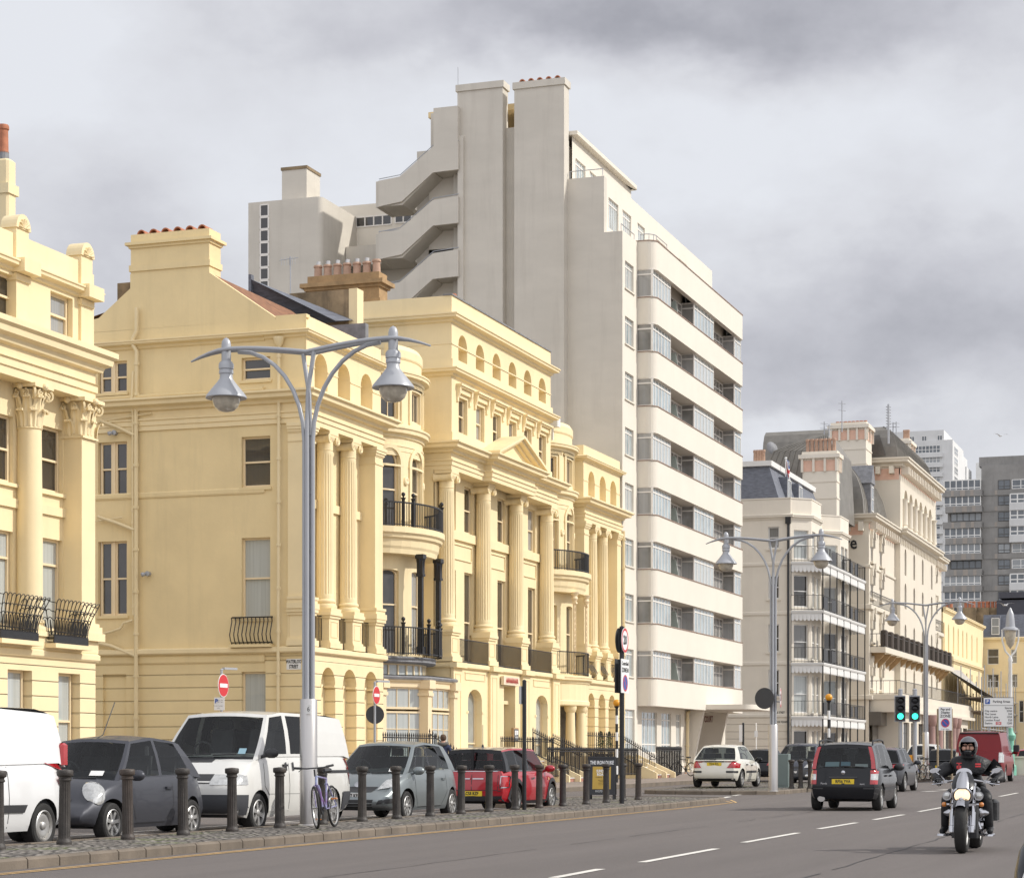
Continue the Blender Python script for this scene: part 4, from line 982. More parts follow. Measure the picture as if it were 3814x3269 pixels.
for o in aw: sash(FA, o[0]+.03, o[1]-.03, o[2], o[3], -.16, thl)
for x in colx:
    column(thl, x, Y1+.36, 4.5, zc0, .36, ionic=False, flutes=0)
q = MB(); q.box(XR-.74, XR, Y1+.01, Y1+.74, 4.5, 10.2)
for e, a_, b_ in ((.2, 4.5, 4.72), (.14, 4.72, 4.9), (.08, 4.9, 5.0)): q.box(XR-.74-e, XR+e, Y1-e, Y1+.73, a_, b_)
pl = q.build('pilaster', M_ST, thl)
q = MB(); corinth(q, XR-.37, Y1+.36, 10.25, zc0, .42, True); q.build('capital', M_ST, pl, smooth=35)
# arched iron balcony guards, leaning outwards
def guard(xa, xb):
    m = MB(); z0, z1 = 4.42, 5.5; yb_, yf = Y1+.35, Y1-.28
    def P(s, t): # s along U path, t height
        o = .28*t*t
        L_ = (.63, xb-xa, .63); tot = sum(L_)
        d = s*tot
        if d < L_[0]: return (xa-o, yb_-d, z0+(z1-z0)*t)
        if d < L_[0]+L_[1]: return (xa-o+(d-L_[0])/L_[1]*(xb-xa+2*o), yf-o, z0+(z1-z0)*t)
        return (xb+o, yf+(d-L_[0]-L_[1]), z0+(z1-z0)*t)
    n = round((xb-xa+1.26)/.16)
    for i in range(n):
        s0, s1 = i/n, (i+1)/n; sm = (s0+s1)/2
        m.tube([P(s0, t) for t in (0, .3, .6, .9)], .014, 5, False)
        for tb, hgt in ((.9, .1), (.68, .08), (.46, .1)):
            m.tube([P(s0+(s1-s0)*(1-math.cos(PI*k/6))/2, tb+hgt*math.sin(PI*k/6)) for k in range(7)], .013, 5, False)
        m.tube([P(sm, t) for t in (.12, .3, .5)], [.022, .03, .015], 5)
    for t in (.04, .12, .2): m.tube([P(k/40, t) for k in range(41)], .018, 5, False)
    m.box(xa-.03, xb+.03, yf-.03, yf+.0, z0-.1, z0+.12)
    m.build('balcony_guard', M_IRON, thl)
    s = MB(); s.box(xa-.1, xb+.1, yf-.12, Y1+.1, z0-.22, z0-.1); s.build('sill', M_ST, thl)
guard(51.05, 52.8); guard(48.4, 50.2)
r = MB(); r.poly([(x0, Y1+1, 14.7), (XR-.4, Y1+1, 14.7), (XR-.4, 36.5, 17.6), (x0, 36.5, 17.6)]); r.poly([(x0, 42, 14.7), (XR-.4, 42, 14.7), (XR-.4, 36.5, 17.6), (x0, 36.5, 17.6)]); r.build('roof', M_SLATE, thl)
r = MB()
for za in (0,): r.add([(XR-.38, Y1+.9, 14.6), (XR-.38, 36.5, 17.85), (XR-.38, 42.5, 14.6), (XR-.08, Y1+.9, 14.6), (XR-.08, 36.5, 17.85), (XR-.08, 42.5, 14.6)], [(0, 1, 2), (5, 4, 3), (0, 3, 4, 1), (1, 4, 5, 2)])
r.build('party_wall', M_ST, thl)
xc = 52.75; yA = onX(29, xc)
q = MB(); zt = zat(586, xc, yA); yq = onX(0, xc)+.6; q.bbox(xc, xc+.46, yA, yq+.5, 15, zt, .06); q.box(xc-.05, xc+.51, yA-.05, yq+.55, zt-1.0, zt-.72); cho = q.build('chimney', M_ST, thl)
px_, py_ = xc+.23, onX(12, xc+.23); q = MB(); q.lathe([(.17, zt), (.16, zt+.22), (.165, zt+.22)], (px_, py_, 0), 14); q.build('flashing', M_LEAD, cho)
pot(cho, px_, py_, zt+.2, .8, .15, M_POT)
# ================================================================ white 1930s flats
def casement(F, u0, u1, z0, z1, d, par, lights, pm, fm=None, transom=.82, low=0, w=.07, name='window'):
    m = MB()
    for i in range(lights+1):
        u = u0+(u1-u0)*i/lights; m.fbox(F, u-w*.55, u+w*.55, d-.06, d, z0, z1)
    zz = [z0, z1]+([z0+(z1-z0)*transom] if transom else [])+([z0+(z1-z0)*low] if low else [])
    for z in zz: m.fbox(F, u0, u1, d-.055, d+.012, z-w*.5, z+w*.5)
    o = m.build(name, fm or M_EWIN, par)
    g = MB(); g.fquad(F, u0, u1, d-.02, z0, z1); g.build('pane', pm, o); return o
emb = thing('apartment_building', 'tall white modernist block of flats with curved window bands and zigzag outside stairs', 'apartment block', (120, 36, gz(118)), world=True)
XE, YB, YG, XE1, XE2 = 107.7, 30.0, 30.2, 110.6, 131.7
SILL = [5.49+2.9*k for k in range(8)]; HT = 1.44
def arc(cx, cy, r, a0, a1, n=6): return [(cx+r*math.cos(math.radians(a0+(a1-a0)*i/n)), cy+r*math.sin(math.radians(a0+(a1-a0)*i/n))) for i in range(n+1)]
bayp = [(XE1, 31.3)]+arc(XE1+.55, YB+.55, .55, 180, 270)+arc(XE2-.5, YB+.5, .5, 270, 360)+[(XE2, 42)]
def spandrel(z0, z1, path, mt=None):
    m = MB(); m.sweep(path, [(-.28, z0), (0, z0), (0, z1), (-.28, z1)]); m.build('spandrel', mt or M_EMB, emb)
    m = MB(); m.sweep(path, [(-.3, z1+.001), (.035, z1+.001), (.035, z1+.05), (-.3, z1+.06)]); m.build('sill', M_SILL, emb)
spandrel(3.97, SILL[0]-.06, bayp)
for k in range(8): spandrel(SILL[k]+HT, (SILL[k+1] if k < 7 else 28.8)-.06, bayp)
# strip between flank and bay
w = MB(); Fs = Ffront(XE, 31.0); wins = [(.5, 2.15, s, s+HT) for s in SILL]+[(.45, 2.35, 1.55, 3.75)]
w.wall(Fs, 0, XE1-XE+.02, .2, 28.7, wins, .2); w.build('wall', M_EMB, emb)
for o in wins[:-1]:
    casement(Fs, o[0], o[1], o[2], o[3], -.1, emb, 3, M_EGL)
    q = MB(); q.fbox(Fs, o[0]-.08, o[1]+.08, -.1, .08, o[2]-.07, o[2]-.003); q.build('sill', M_EMB, emb)
casement(Fs, *wins[-1], -.1, emb, 2, M_EGL, low=.2)
# west flank, stepped, with two chimney breasts
w = MB(); fl = []
w.box(XE, XE+.5, 31.002, 32.0, .2, 28.65); w.box(XE, XE+.5, 32.0, 34.2, .2, 31.6); w.box(XE, XE+.5, 34.2, 40.4, .2, 34.6); w.box(XE, XE+.5, 40.0, 41.7, 33.8, 35.8)
w.build('wall', M_EFL, emb)
for y0, y1, z1 in ((34.0, 36.75, 36.75), (37.4, 39.95, 36.95)):
    q = MB(); q.box(XE-.6, XE+.25, y0, y1, .2, z1-.35); q.box(XE-.68, XE+.33, y0-.08, y1+.08, z1-.35, z1); co = q.build('chimney', M_EFL, emb)
    if y0 < 35:
        for i in range(5):
            y = y1-.4-(y1-y0-.8)*i/4; p = MB(); rs = []
            for t in (0, 1):
                x = XE-.5+.6*t; rs.append([(x, y+.17*math.cos(PI*k/8), z1+.2*math.sin(PI*k/8)) for k in range(9)]+[(x, y+.12*math.cos(PI*k/8), z1+.14*math.sin(PI*k/8)) for k in range(8, -1, -1)])
            p.rings(rs, True, True); p.build('ridge_tile', M_POT, co)
    else:
        q = MB(); q.cyl((XE-.5, y1, z1), (XE-.5, y1, z1+1), .02, n=5); q.build('aerial', M_LGREY, co)
# set-back upper floors
w = MB(); FB = Ffront(XE+.5, 32.0); wb = [(.35, 2.2, 29.1, 30.7), (3., 4.7, 29.1, 30.7), (6, 7.5, 29.1, 30.7), (10, 12, 29.1, 30.7), (15, 17, 29.1, 30.7)]
w.wall(FB, 0, XE2-XE-.7, 28.2, 31.7, wb, .15); w.box(XE2-.5, XE2-.2, 32.01, 42, 26, 31.7); w.box(XE+.51, XE2-.4, 32.2, 42, 28.3, 31.2)
w.build('wall', M_EMB, emb)
for o in wb: casement(FB, *o, -.08, emb, 5, M_EGL)
w = MB(); FCc = Ffront(XE+.5, 33.9); wc = [(.6, 2.4, 31.6, 33.), (3.2, 4.6, 31.6, 33.), (7, 9, 31.6, 33.)]
w.wall(FCc, 0, 11.4, 31, 34.01, wc, .15); w.box(XE+11.6, XE+11.9, 33.91, 42, 31, 34.01); w.box(XE+.51, XE+11.6, 34.1, 42, 31.3, 33.5)
w.build('wall', M_EMB, emb)
for o in wc: casement(FCc, *o, -.08, emb, 4, M_EGL)
q = MB(); q.sweep([(XE+.3, 33.55), (XE+11.9, 33.55)]+arc(XE+11.9, 33.8, .25, 270, 360, 3)[1:]+[(XE+12.15, 42)], [(-8, 34.0), (0, 34.0), (0, 34.2), (-8, 34.2)]); q.build('roof_canopy', M_EMB, emb)
q = MB(); q.box(XE+1.2, XE+4, 36.9, 37.3, 34, 35.95); q.box(XE+.4, XE+5, 36.5, 42, 35.7, 36.0); q.build('penthouse', mat('buff_paint', (.8, .62, .34), .7), emb)
for x, y, z in ((121, 33.2, 31.7), (127.5, 32.4, 31.7), (119.3, 31.2, 28.8), (129, 31.2, 28.8)):
    q = MB(); q.prism([(x, y, z), (x, y+1.4, z), (x, y+1.4, z+1.0), (x, y+.7, z+1.0)], (.05, 0, 0)); q.build('glass_screen', mat('obscured_glass', (.42, .47, .42), .25, var=.04), emb)
def thin_rail(par, pts, z, h=.35):
    m = MB(); P = [(x, y, z+h) for x, y in pts]; m.tube(P, .025, 5)
    for p in P[::1]: m.cyl((p[0], p[1], z), (p[0], p[1], z+h), .02, n=5)
    m.build('handrail', M_LGREY, par)
thin_rail(emb, [(XE1+.2, 30.9)]+arc(XE1+.7, YB+.7, .55, 180, 270, 3)+[(113.5, YB+.15)], 28.8); thin_rail(emb, [(XE+.1, 31.1), (XE+2.6, 31.1)], 28.7); thin_rail(emb, [(XE+.1, 32.1), (XE+.1, 33.9)], 31.65)
# glazing and recessed balconies
units = [(XE1+.05, 114.5, 6), (119.75, 124.5, 6), (129.9, XE2-.05, 2)]
rec = [(114.5, 119.75), (124.5, 129.9)]
FG = Ffront(0, YG)
w = MB()
w.box(XE1+.2, XE2-.3, 30.97, 42, 4.0, 28.6); w.box(XE+.51, XE1+.2, 31.3, 42, .2, 28.6)
for x in (114.5, 119.75, 124.5, 129.9): pass
w.build('wall', M_EMB, emb)
w = MB()
for k in range(9):
    z = SILL[k]-1.1 if k < 8 else 28.3
    w.box(XE1+.2, XE2-.2, YB+.27, 31.9, z-.35, z)
w.build('floor_slab', M_EMB, emb)
m = MB()
for xa, xb in ((XE1+.1, 114.4), (119.85, 124.4), (130.0, XE2-.1)): m.box(xa, xb, YG+.5, YG+.55, 4.2, 28.2)
m.build('curtain', mat('pale_curtain', (.36, .40, .41), .9, var=.3, scale=1, stretch=(7, 7, .2)), emb)
rj = random.Random(11)
for k, s in enumerate(SILL):
    for i, (xa, xb, n) in enumerate(units):
        casement(FG, xa, xb, s, s+HT, 0, emb, n, M_EGL)
        if i == 0:
            Fr = plane_frame(XE1+.05, 31.2, 0, -1); casement(Fr, 0, 1.0, s, s+HT, 0, emb, 1, M_EGR)
        else:
            Fr = plane_frame(xa, 30.95, 0, -1); casement(Fr, 0, .73, s-.9, s+HT, 0, emb, 1, M_EGR, transom=.88, low=.42)
    for i, (xa, xb) in enumerate(rec):
        Fb = Ffront(xa, 30.96); casement(Fb, .1, xb-xa-.1, s-.9, s+HT-.1, .04, emb, 6, M_EGR, transom=.8)
        if i == 0 and k != 20:
            q = MB(); x = xa+2.6; q.prism([(x, YB+.3, s-.6), (x, 30.9, s-.6), (x, 30.9, s+1.05), (x, YB+.6, s+1.05)], (.06, 0, 0)); q.build('glass_screen', MATS['obscured_glass'], emb)
# ground floor, entrance fins and canopy
w = MB(); FE = Ffront(XE1, 31.2); gw = [(1.6, 4.7, 1.5, 3.72), (5.7, 7.8, 1.5, 3.72), (8.9, 10.0, 1.5, 3.72), (18.4, 19.8, 1.2, 3.7)]
w.wall(FE, 0, XE2-XE1, .2, 4.0, gw+[(11.6, 17.43, .2, 3.95, False, 1.7)], .15); w.fquad(FE, 11.5, 17.5, -1.69, .2, 4.); w.box(XE2-.02, XE2, 31.2, 42, .2, 4.)
w.build('wall', M_EMB, emb)
for o, n in zip(gw, (4, 3, 2, 3)): casement(FE, *o, -.08, emb, n, M_EGL, low=.2)
for x, d in ((122.0, .9), (128.0, .75)):
    q = MB(); q.prism([(x, 32.6, .2), (x, 30.95, .2), (x, 30.2, 3.96), (x, 32.6, 3.96)], (.35, 0, 0)); fin = q.build('entrance_fin', M_EMB, emb)
q = MB(); put_text(q, 'EMBASSY COURT', (127.98, 31.1, 3.55), (0, -1, 0), (0, 0, 1), .52, .012, 'RIGHT', sx=.3); q.build('lettering', mat('dark_red_paint', (.16, .03, .03), .5), fin)
q = MB(); cp = [(121.7, 31.1), (121.8, 29.8)]+[(122.0, 28.1)]+arc(122.7, 28.0, .7, 185, 270, 5)+arc(127.6, 28.2, .9, 270, 360, 5)+[(128.8, 31.1)]
rs = [[(x, y, z) for x, y in cp] for z in (4.02, 4.3)]; q.rings(rs, True, True); q.build('entrance_canopy', M_EMB, emb, smooth=40)
pipe(emb, [(121.9, 31.05, 3.9), (121.6, 31.05, 3.85), (121.6, 31.05, .3)], .09)
# outside stair
XO = 106.7
def so(px, py): y = onX(px, XO); return (XO, y, zat(py, XO, y))
for i in range(9):
    dz = -2.83*i
    top = [(1409, 674), (1488, 658), (1612, 547), (1706, 530)]; bot = [(1706, 631), (1612, 643), (1495, 751), (1409, 770)]
    P = [so(*p) for p in top+bot]; P = [(a_, b_, c_+dz) for a_, b_, c_ in P]
    m = MB(); m.prism(P, (.18, 0, 0))
    y_l, zt, zb = P[0][1], P[0][2], P[7][2]
    m.box(XO+.1, XO+2.4, y_l, y_l+.18, zb, zt)                      # end of the landing
    m.build('stair_parapet', M_EFL, emb)
    m = MB(); zl = zb+.02
    m.box(XO+.15, XO+2.4, P[6][1], y_l, zl, zl+.2)                  # half landing
    m.hexa([(XO+.15, P[6][1], zl), (XO+1.6, P[6][1], zl), (XO+1.6, P[5][1], P[5][2]+.02), (XO+.15, P[5][1], P[5][2]+.02), (XO+.15, P[6][1], zl+.2), (XO+1.6, P[6][1], zl+.2), (XO+1.6, P[5][1], P[5][2]+.22), (XO+.15, P[5][1], P[5][2]+.22)])
    m.box(XO+.15, XO+3, P[4][1], P[5][1], P[4][2]+.03, P[4][2]+.22)
    m.build('stair_flight', M_EFL, emb)
    if i: thin_rail(emb, [(XO+.1, P[0][1]), (XO+.1, P[1][1])], P[0][2], .14); 
    m = MB(); m.tube([(XO+.1, p[1], p[2]+.12) for p in P[:4]], .025, 5); m.build('handrail', M_LGREY, emb)
w = MB(); w.box(XO+1.6, XO+1.8, so(1655, 0)[1], so(1512, 0)[1], .2, 34.0); w.box(XO+.2, XO+3, so(1700, 0)[1]-.3, so(1700, 0)[1], .2, 34.2); w.box(XO+4.2, XO+4.5, so(1640, 0)[1], so(1512, 0)[1], .2, 32.6); w.build('stair_wall', M_EFL, emb)
w = MB(); w.box(XO+.02, XO+3, so(1704, 0)[1], so(1614, 0)[1], 33.6, 35.75); w.build('stair_head', M_EFL, emb)
# rear wing
w = MB(); yA, yB = onX(1197, XE), onX(925, XE); zt = 31.9
w.rings([[(x, y, z) for x, y in [(XE, yB), (XE, yA+.35)]+arc(XE+.35, yA+.35, .35, 180, 270)+[(XE+5, yA), (XE+5, yB)]] for z in (0, zt)], False, True)
w.build('rear_wing', M_EFL, emb, smooth=20)
q = MB(); q.box(XE+.6, XE+2.4, onX(1142, XE+.6), onX(1050, XE+.6), zt-.1, zat(628, XE, yA+3)); co = q.build('chimney', M_EFL, emb)
q = MB(); q.box(XE+.55, XE+2.45, onX(1142, XE+.6)-.05, onX(1050, XE+.6)+.05, zat(628, XE, yA+3), zat(617, XE, yA+3)); q.build('cap', M_RENDER, co)
Fw2 = Fwest(XE, yB); u0, u1 = yB-onX(970, XE), yB-onX(1000, XE)
for i in range(7): casement(Fw2, u0, u1, zat(1093-47*i, XE, yB)+.0, zat(1093-47*i-42, XE, yB), .03, emb, 1, M_PDK, transom=0)
w = MB(); XG = 112.6; yg0 = onX(1545, XG); yg1 = onX(1318, XG); w.box(XG, XG+9, yg0-4, yg1+3, 0, zat(765, XG, yg1)); w.build('rear_wing', M_EMB, emb)
Fw3 = Fwest(XG, yg1); L_ = yg1-yg0; casement(Fw3, .15, L_*.62, zat(848, XG, yg1), zat(812, XG, yg1), .03, emb, 4, M_PDK, transom=0); casement(Fw3, L_*.68, L_*.95, zat(845, XG, yg1), zat(806, XG, yg1), .03, emb, 2, M_PDK, transom=0)
for i in range(7):
    z = zat(1000, XG, yg1)-2.83*i; q = MB(); q.box(XG-1.6, XG-.01, yg0, yg1-.2, z-.25, z-.05); q.box(XG-1.6, XG-1.45, yg0, yg1-.2, z-.049, z+.85); q.build('access_gallery', M_EFL, emb)
# ================================================================ cream corner building with tiered iron balconies
nb = thing('apartment_building', 'cream corner building with four tiers of scalloped white balcony canopies on thin black posts', 'building', (155, 36, gz(150)), world=True)
XN, YN = 146.0, 30.0
def nz(py): return zat(py, XN, YN)
bays = [(146.15, 151.8), (157.2, 162.8)]
def bpath(x0, x1, off=0): return [(x0-off, YN), (x0+1.1-off*.5, YN-1.2-off), (x1-1.1+off*.5, YN-1.2-off), (x1+off, YN)]
w = MB(); Fn = Fwest(XN, 40.0); nu = lambda px: 40-onX(px, XN)
rows = [(1959, 2040), (2141, 2228), (2323, 2426), (2492, 2591)]
ops = [(nu(2861), nu(2902), nz(b_), nz(a_)) for a_, b_ in rows]
w.wall(Fn, 0, 10, 4.1, 19.0, ops, .18); w.wall(Ffront(XN, YN), 0, 19, gz(150), 19.0); w.box(XN+18.7, XN+19, YN+.01, 40, 0, 19.); w.box(XN+.3, XN+18.7, YN+.3, 40, 18, 18.6); w.build('wall', M_CRM, nb)
w = MB(); w.wall(Fn, 0, 10, 0, 4.1); w.build('wall', M_CRR, nb)
for o in ops: 
    sash(Fn, *o, -.12, nb, fm=M_WHITE); q = MB(); q.fbox(Fn, o[0]-.12, o[1]+.12, -.05, .1, o[2]-.12, o[2]-.004); q.build('sill', M_CRM, nb)
npth = [(XN, 40), (XN, YN)]+bpath(*bays[0])+bpath(*bays[1])+[(XN+19, YN)]
c = MB(); c.sweep(npth, CORN(17.6, 17.95, .22)); c.sweep(npth, [(-.2, 17.95), (.015, 17.95), (.015, 19.02), (-.2, 19.02)]); c.sweep(npth, [(-.22, 19.03), (.05, 19.03), (.05, 19.12), (-.22, 19.12)])
for z in (14.55, 11.15, 7.7, 4.1): c.sweep([(XN, 40), (XN, YN)], BAND(z-.12, z+.12, .07))
c.build('cornice', M_CRM, nb)
FL = [14.7, 11.35, 7.75, 4.07]; lev = [(14.9, 17.4), (11.6, 14.3), (8.0, 10.9), (4.3, 7.4), (.9, 3.6)]
for (x0, x1) in bays:
    bp = bpath(x0, x1); w = MB()
    for i in range(3):
        (xa, ya), (xb, yb2) = bp[i], bp[i+1]; L2 = math.hypot(xb-xa, yb2-ya); Fi = plane_frame(xa, ya, xb-xa, yb2-ya)
        hw = .58 if i != 1 else .6
        op = [(c_-hw, c_+hw, z0, z1-.5) for (z0, z1) in lev for c_ in ((L2/2,) if i != 1 else (L2*.28, L2*.72))]
        w.wall(Fi, 0, L2, .2, 18.9, op, .18)
        for j, o in enumerate(op): sash(Fi, *o, -.12, nb, fm=M_WHITE, pm=M_PANEC if j % 3 == 0 else M_PANE)
    w.build('bay', M_CRM, nb)
Fnf = Ffront(XN, YN)
for z0, z1 in lev: 
    for c_ in (8.4, 17.9): casement(Fnf, c_-.5, c_+.5, z0, z1-.5, .03, nb, 1, M_PANE, M_WHITE, .6, name='window')
deck = [[(146.1, YN), (146.75, 27.9), (157.4, 27.9), (157.6, 28.4)], [(157.6, 28.5), (157.9, 28.0), (164.3, 28.0), (165, YN)]]
def scallop(path, z, h=.42):
    m = MB(); P = [Vector((p[0], p[1])) for p in path]
    for a_, b_ in zip(P, P[1:]):
        n = max(1, round((b_-a_).length/.26)); d = b_-a_; nn = Vector((d.y, -d.x)).normalized()*.012
        for i in range(n):
            p, q = a_+d*((i+.04)/n), a_+d*((i+.96)/n); mid = (p+q)/2
            pts = [(p, z), (q, z), (q, z-h*.72), (p.lerp(q, .75), z-h*.95), (mid, z-h), (p.lerp(q, .25), z-h*.95), (p, z-h*.72)]
            m.rings([[(v.x+s*nn.x, v.y+s*nn.y, zz) for v, zz in pts] for s in (0, 1)], True, True)
    return m
for i, z in enumerate(FL):
    for dk in deck:
        q = MB(); q.sweep(dk, [(-1.9, z-.16), (.06, z-.16), (.1, z-.05), (.1, z), (-1.9, z)]); q.sweep(dk, [(-.3, z-.5), (-.05, z-.45), (.0, z-.2), (.04, z-.161), (-.3, z-.161)]); q.build('balcony_deck', M_WHITE, nb)
        scallop(dk, z-.3).build('canopy_valance', M_WHITE, nb)
        rail(nb, dk, z+.02, z+1.05, .24, .01, 'balcony_railing', mt=M_IRON, top=.018)
        q = MB()
        L = [Vector(p) for p in dk]
        for a_, b_ in zip(L, L[1:]):
            n = max(1, round((b_-a_).length/2.6))
            for k in range(n+1):
                p = a_.lerp(b_, k/n); zt = FL[i-1]-.2 if i else z+1.1
                q.cyl((p.x, p.y, z), (p.x, p.y, zt), .045, n=6)
        if i == 3:
            for a_, b_ in zip(L, L[1:]):
                n = max(1, round((b_-a_).length/2.6))
                for k in range(n+1): p = a_.lerp(b_, k/n); q.cyl((p.x, p.y, .2), (p.x, p.y, z-.2), .05, n=6)
        q.build('balcony_post', M_IRON, nb)
        q = MB(); a_, b_ = L[1], L[2]
        for t0, t1 in ((.02, .16), (.3, .45)): 
            p, r_ = a_.lerp(b_, t0), a_.lerp(b_, t1); q.box(p.x, r_.x, p.y-.03, p.y+.0, z+.15, z+.95)
        q.build('privacy_panel', M_IRON, nb)
q = MB(); hy = onX(2937, XN); q.tube([(XN-.1, hy, nz(1935)), (XN-.1, hy, .3)], .08, 8); q.box(XN-.28, XN, hy-.18, hy+.18, nz(1950), nz(1925)); q.build('drainpipe', M_IRON, nb)
r = MB(); r.poly([(XN+.6, 30.9, 19.0), (XN+18, 30.9, 19.0), (XN+17, 31.8, 21.6), (XN+1.2, 31.8, 21.6)]); r.poly([(XN+.6, 30.9, 19.0), (XN+1.2, 31.8, 21.6), (XN+1.2, 39, 21.6), (XN+.6, 39, 19.0)]); r.poly([(XN+1.2, 31.8, 21.6), (XN+17, 31.8, 21.6), (XN+17, 39, 21.6), (XN+1.2, 39, 21.6)]); ro = r.build('mansard_roof', M_SLATE, nb)
q = MB(); q.sweep([(XN+1.2, 39), (XN+1.2, 31.8), (XN+17, 31.8)], [(-.2, 21.5), (.25, 21.5), (.28, 21.85), (-.2, 21.85)]); q.build('eaves', M_WHITE, nb)
for x in (149.5, 153.5):
    q = MB(); q.box(x, x+1.3, 30.95, 32, 19.1, 21.0); dm = q.build('dormer', M_SLATE, nb); casement(Ffront(x, 30.95), .1, 1.2, 19.3, 20.8, .04, dm, 2, M_FARG, M_WHITE, 0)
for px, txt, py in ((2896, 'NORFOLK STREET', 2652), (2905, 'NORFOLK SQUARE', 2687)):
    y = onX(px, XN); z = nz(py); q = MB(); q.box(XN-.02, XN+.01, y-.62, y+.62, z-.22, z+.22); pl = q.build('name_plate', M_CRM, nb)
    q = MB(); put_text(q, txt, (XN-.025, y, z), (0, -1, 0), (0, 0, 1), .2, .006, sx=.62); q.build('lettering', M_IRON, pl)
# ================================================================ grand hotel
ho = thing('hotel_building', 'long ornate cream hotel with pink eaves panels and tall ribbed mansard roof', 'hotel', (200, 38, gz(200)), world=True)
XH, YH_ = 178., 30.
def hx(px): return onY(px, YH_)
w = MB(); w.box(XH+.31, 222, YH_+.35, 46, 0, 20.9); w.box(XH, XH+.3, YH_+.01, 46, 0, 21.)
FH = Ffront(XH, YH_); cols_ = [3247.6, 3281, 3352, 3385, 3417, 3451, 3482]
rowz = [(17.6, 20.0), (14.6, 16.9), (10.9, 13.2), (7.0, 9.3)]
ops = []
for z0, z1 in rowz:
    for p in cols_: x = hx(p)-XH; ops.append((x-.55, x+.55, z0, z1, True))
w.wall(FH, 0, 44, 6.2, 21., ops, .25); w.build('wall', M_HOT, ho)
for o in ops:
    casement(FH, o[0], o[1], o[2], o[3], -.12, ho, 2, M_PDK, M_WHITE, .7)
    q = MB(); cu = (o[0]+o[1])/2; zs = o[3]-.55
    for k in range(8):
        a0, a1 = PI*k/8, PI*(k+1)/8
        q.hexa([FH(cu-r_*math.cos(a_), d, zs+r_*1.15*math.sin(a_)) for d in (0, .25) for r_, a_ in ((.55, a0), (.88, a0), (.88, a1), (.55, a1))])
    for s in (-1, 1): q.fbox(FH, cu+s*.71-.14, cu+s*.71+.14, 0, .2, zs-.7, zs)
    q.fbox(FH, cu-.2, cu+.2, 0, .4, o[3]+.05, o[3]+.5); q.build('window_surround', M_HOT, ho); q = MB(); q.fbox(FH, cu-.85, cu+.85, 0, .25, o[2]-.25, o[2]-.08); q.build('sill', M_HOT, ho)
c = MB(); hp = [(XH, 46), (XH, YH_), (222, YH_), (222, 46)]
c.sweep(hp, CORN(20.7, 21.4, .8)); c.sweep(hp, BAND(13.5, 13.9, .25)); c.sweep(hp, BAND(16.95, 17.2, .12)); c.sweep(hp, BAND(6.0, 6.4, .3)); c.build('cornice', M_HOT, ho)
q = MB()
for k in range(44): q.box(XH+.3+k*1.0, XH+.6+k*1.0, YH_-.6, YH_, 20.2, 20.75)
for k in range(3): q.box(XH-.6, XH, YH_+.4+k*1.1, YH_+.8+k*1.1, 20.0, 20.75)
tag(q.build('eaves_bracket', M_HOT, ho), kind='stuff')
q = MB(); q.box(XH-.02, XH+.5, YH_+.5, 46, 19.7, 20.6); q.box(XH+.03, 221.9, YH_-.02, YH_+.5, 20.15, 20.68); q.build('eaves_panel', M_PINK, ho)
def bigtext(par, txt, org, right, size, off, sx, align='CENTER', mt=None):
    q = MB(); put_text(q, txt, org, right, (0, 0, 1), size, off, align, sx); return q.build('lettering', mt or M_IRON, par)
bigtext(ho, 'Mercure', (XH-.05, onX(3193, XH), zat(2022, XH, 31)), (0, -1, 0), 1.5, .03, .85, 'RIGHT')
bigtext(ho, 'MERCURE HOTEL', (hx(3384), YH_-.06, zat(2138, hx(3384), YH_)), (1, 0, 0), .9, .02, .8)
for z0, xa, xb in ((10.4, XH, 222), (6.5, XH, 226), (13.9, XH, 222)):
    dp_ = 1.3 if z0 > 7 else 2.6
    if z0 < 13: q = MB(); q.box(xa+.5, xb, YH_-dp_, YH_, z0-.45, z0); q.build('balcony', M_HOT, ho)
    if z0 > 13: dp_ = .3
    rail(ho, [(xa+.5, YH_), (xa+.5, YH_-dp_+.1), (xb, YH_-dp_+.1)], z0, z0+1.1, .55, .018, 'balcony_railing', top=.03)
    if z0 == 10.4:
        for k in range(14): 
            x = xa+1+k*3.1; q = MB(); q.bbox(x, x+.9, YH_-dp_, YH_-dp_+.5, z0, z0+1.45, .1); q.build('planter', mat('dark_planter', (.06, .045, .035), .7), ho)
            q = MB(); q.prism([(x+.3, YH_-1.1, z0-.45), (x+.3, YH_, z0-.45), (x+.3, YH_, z0-1.6), (x+.3, YH_-.35, z0-1.3), (x+.3, YH_-.9, z0-.8)], (.35, 0, 0)); q.build('console_bracket', M_STONE, ho)
# ground floor: porch canopy, dark glazing, marble columns
q = MB(); q.box(XH+.6, 226, YH_-2.7, YH_, 5.3, 6.04); q.box(XH+.6, 226.2, YH_-2.9, YH_, 5.0, 5.3); q.build('porch_roof', M_HOT, ho)
w = MB(); FP2 = Ffront(XH+3, YH_-2.3); gops = [(.5+4.4*i, 3.9+4.4*i, .6, 4.2) for i in range(10)]; w.wall(FP2, 0, 44, 0, 5.02, gops, .3); w.box(XH+3, XH+3.3, YH_-2.29, YH_+2, 0, 5.); w.build('shopfront', M_HOT, ho)
for o in gops: casement(FP2, *o, -.2, ho, 3, M_FARG, mat('dark_frame', (.07, .065, .06), .4), .75)
w = MB(); w.box(XH-.0, XH+3, YH_-1, YH_, 3.9, 5.02); w.box(XH+.2, XH+2.9, YH_-.3, YH_-.25, 0, 3.9); w.build('shopfront', mat('dark_glazing', (.10, .09, .08), .2), ho)
M_MARB = mat('pink_marble', (.36, .22, .19), .35, var=.2)
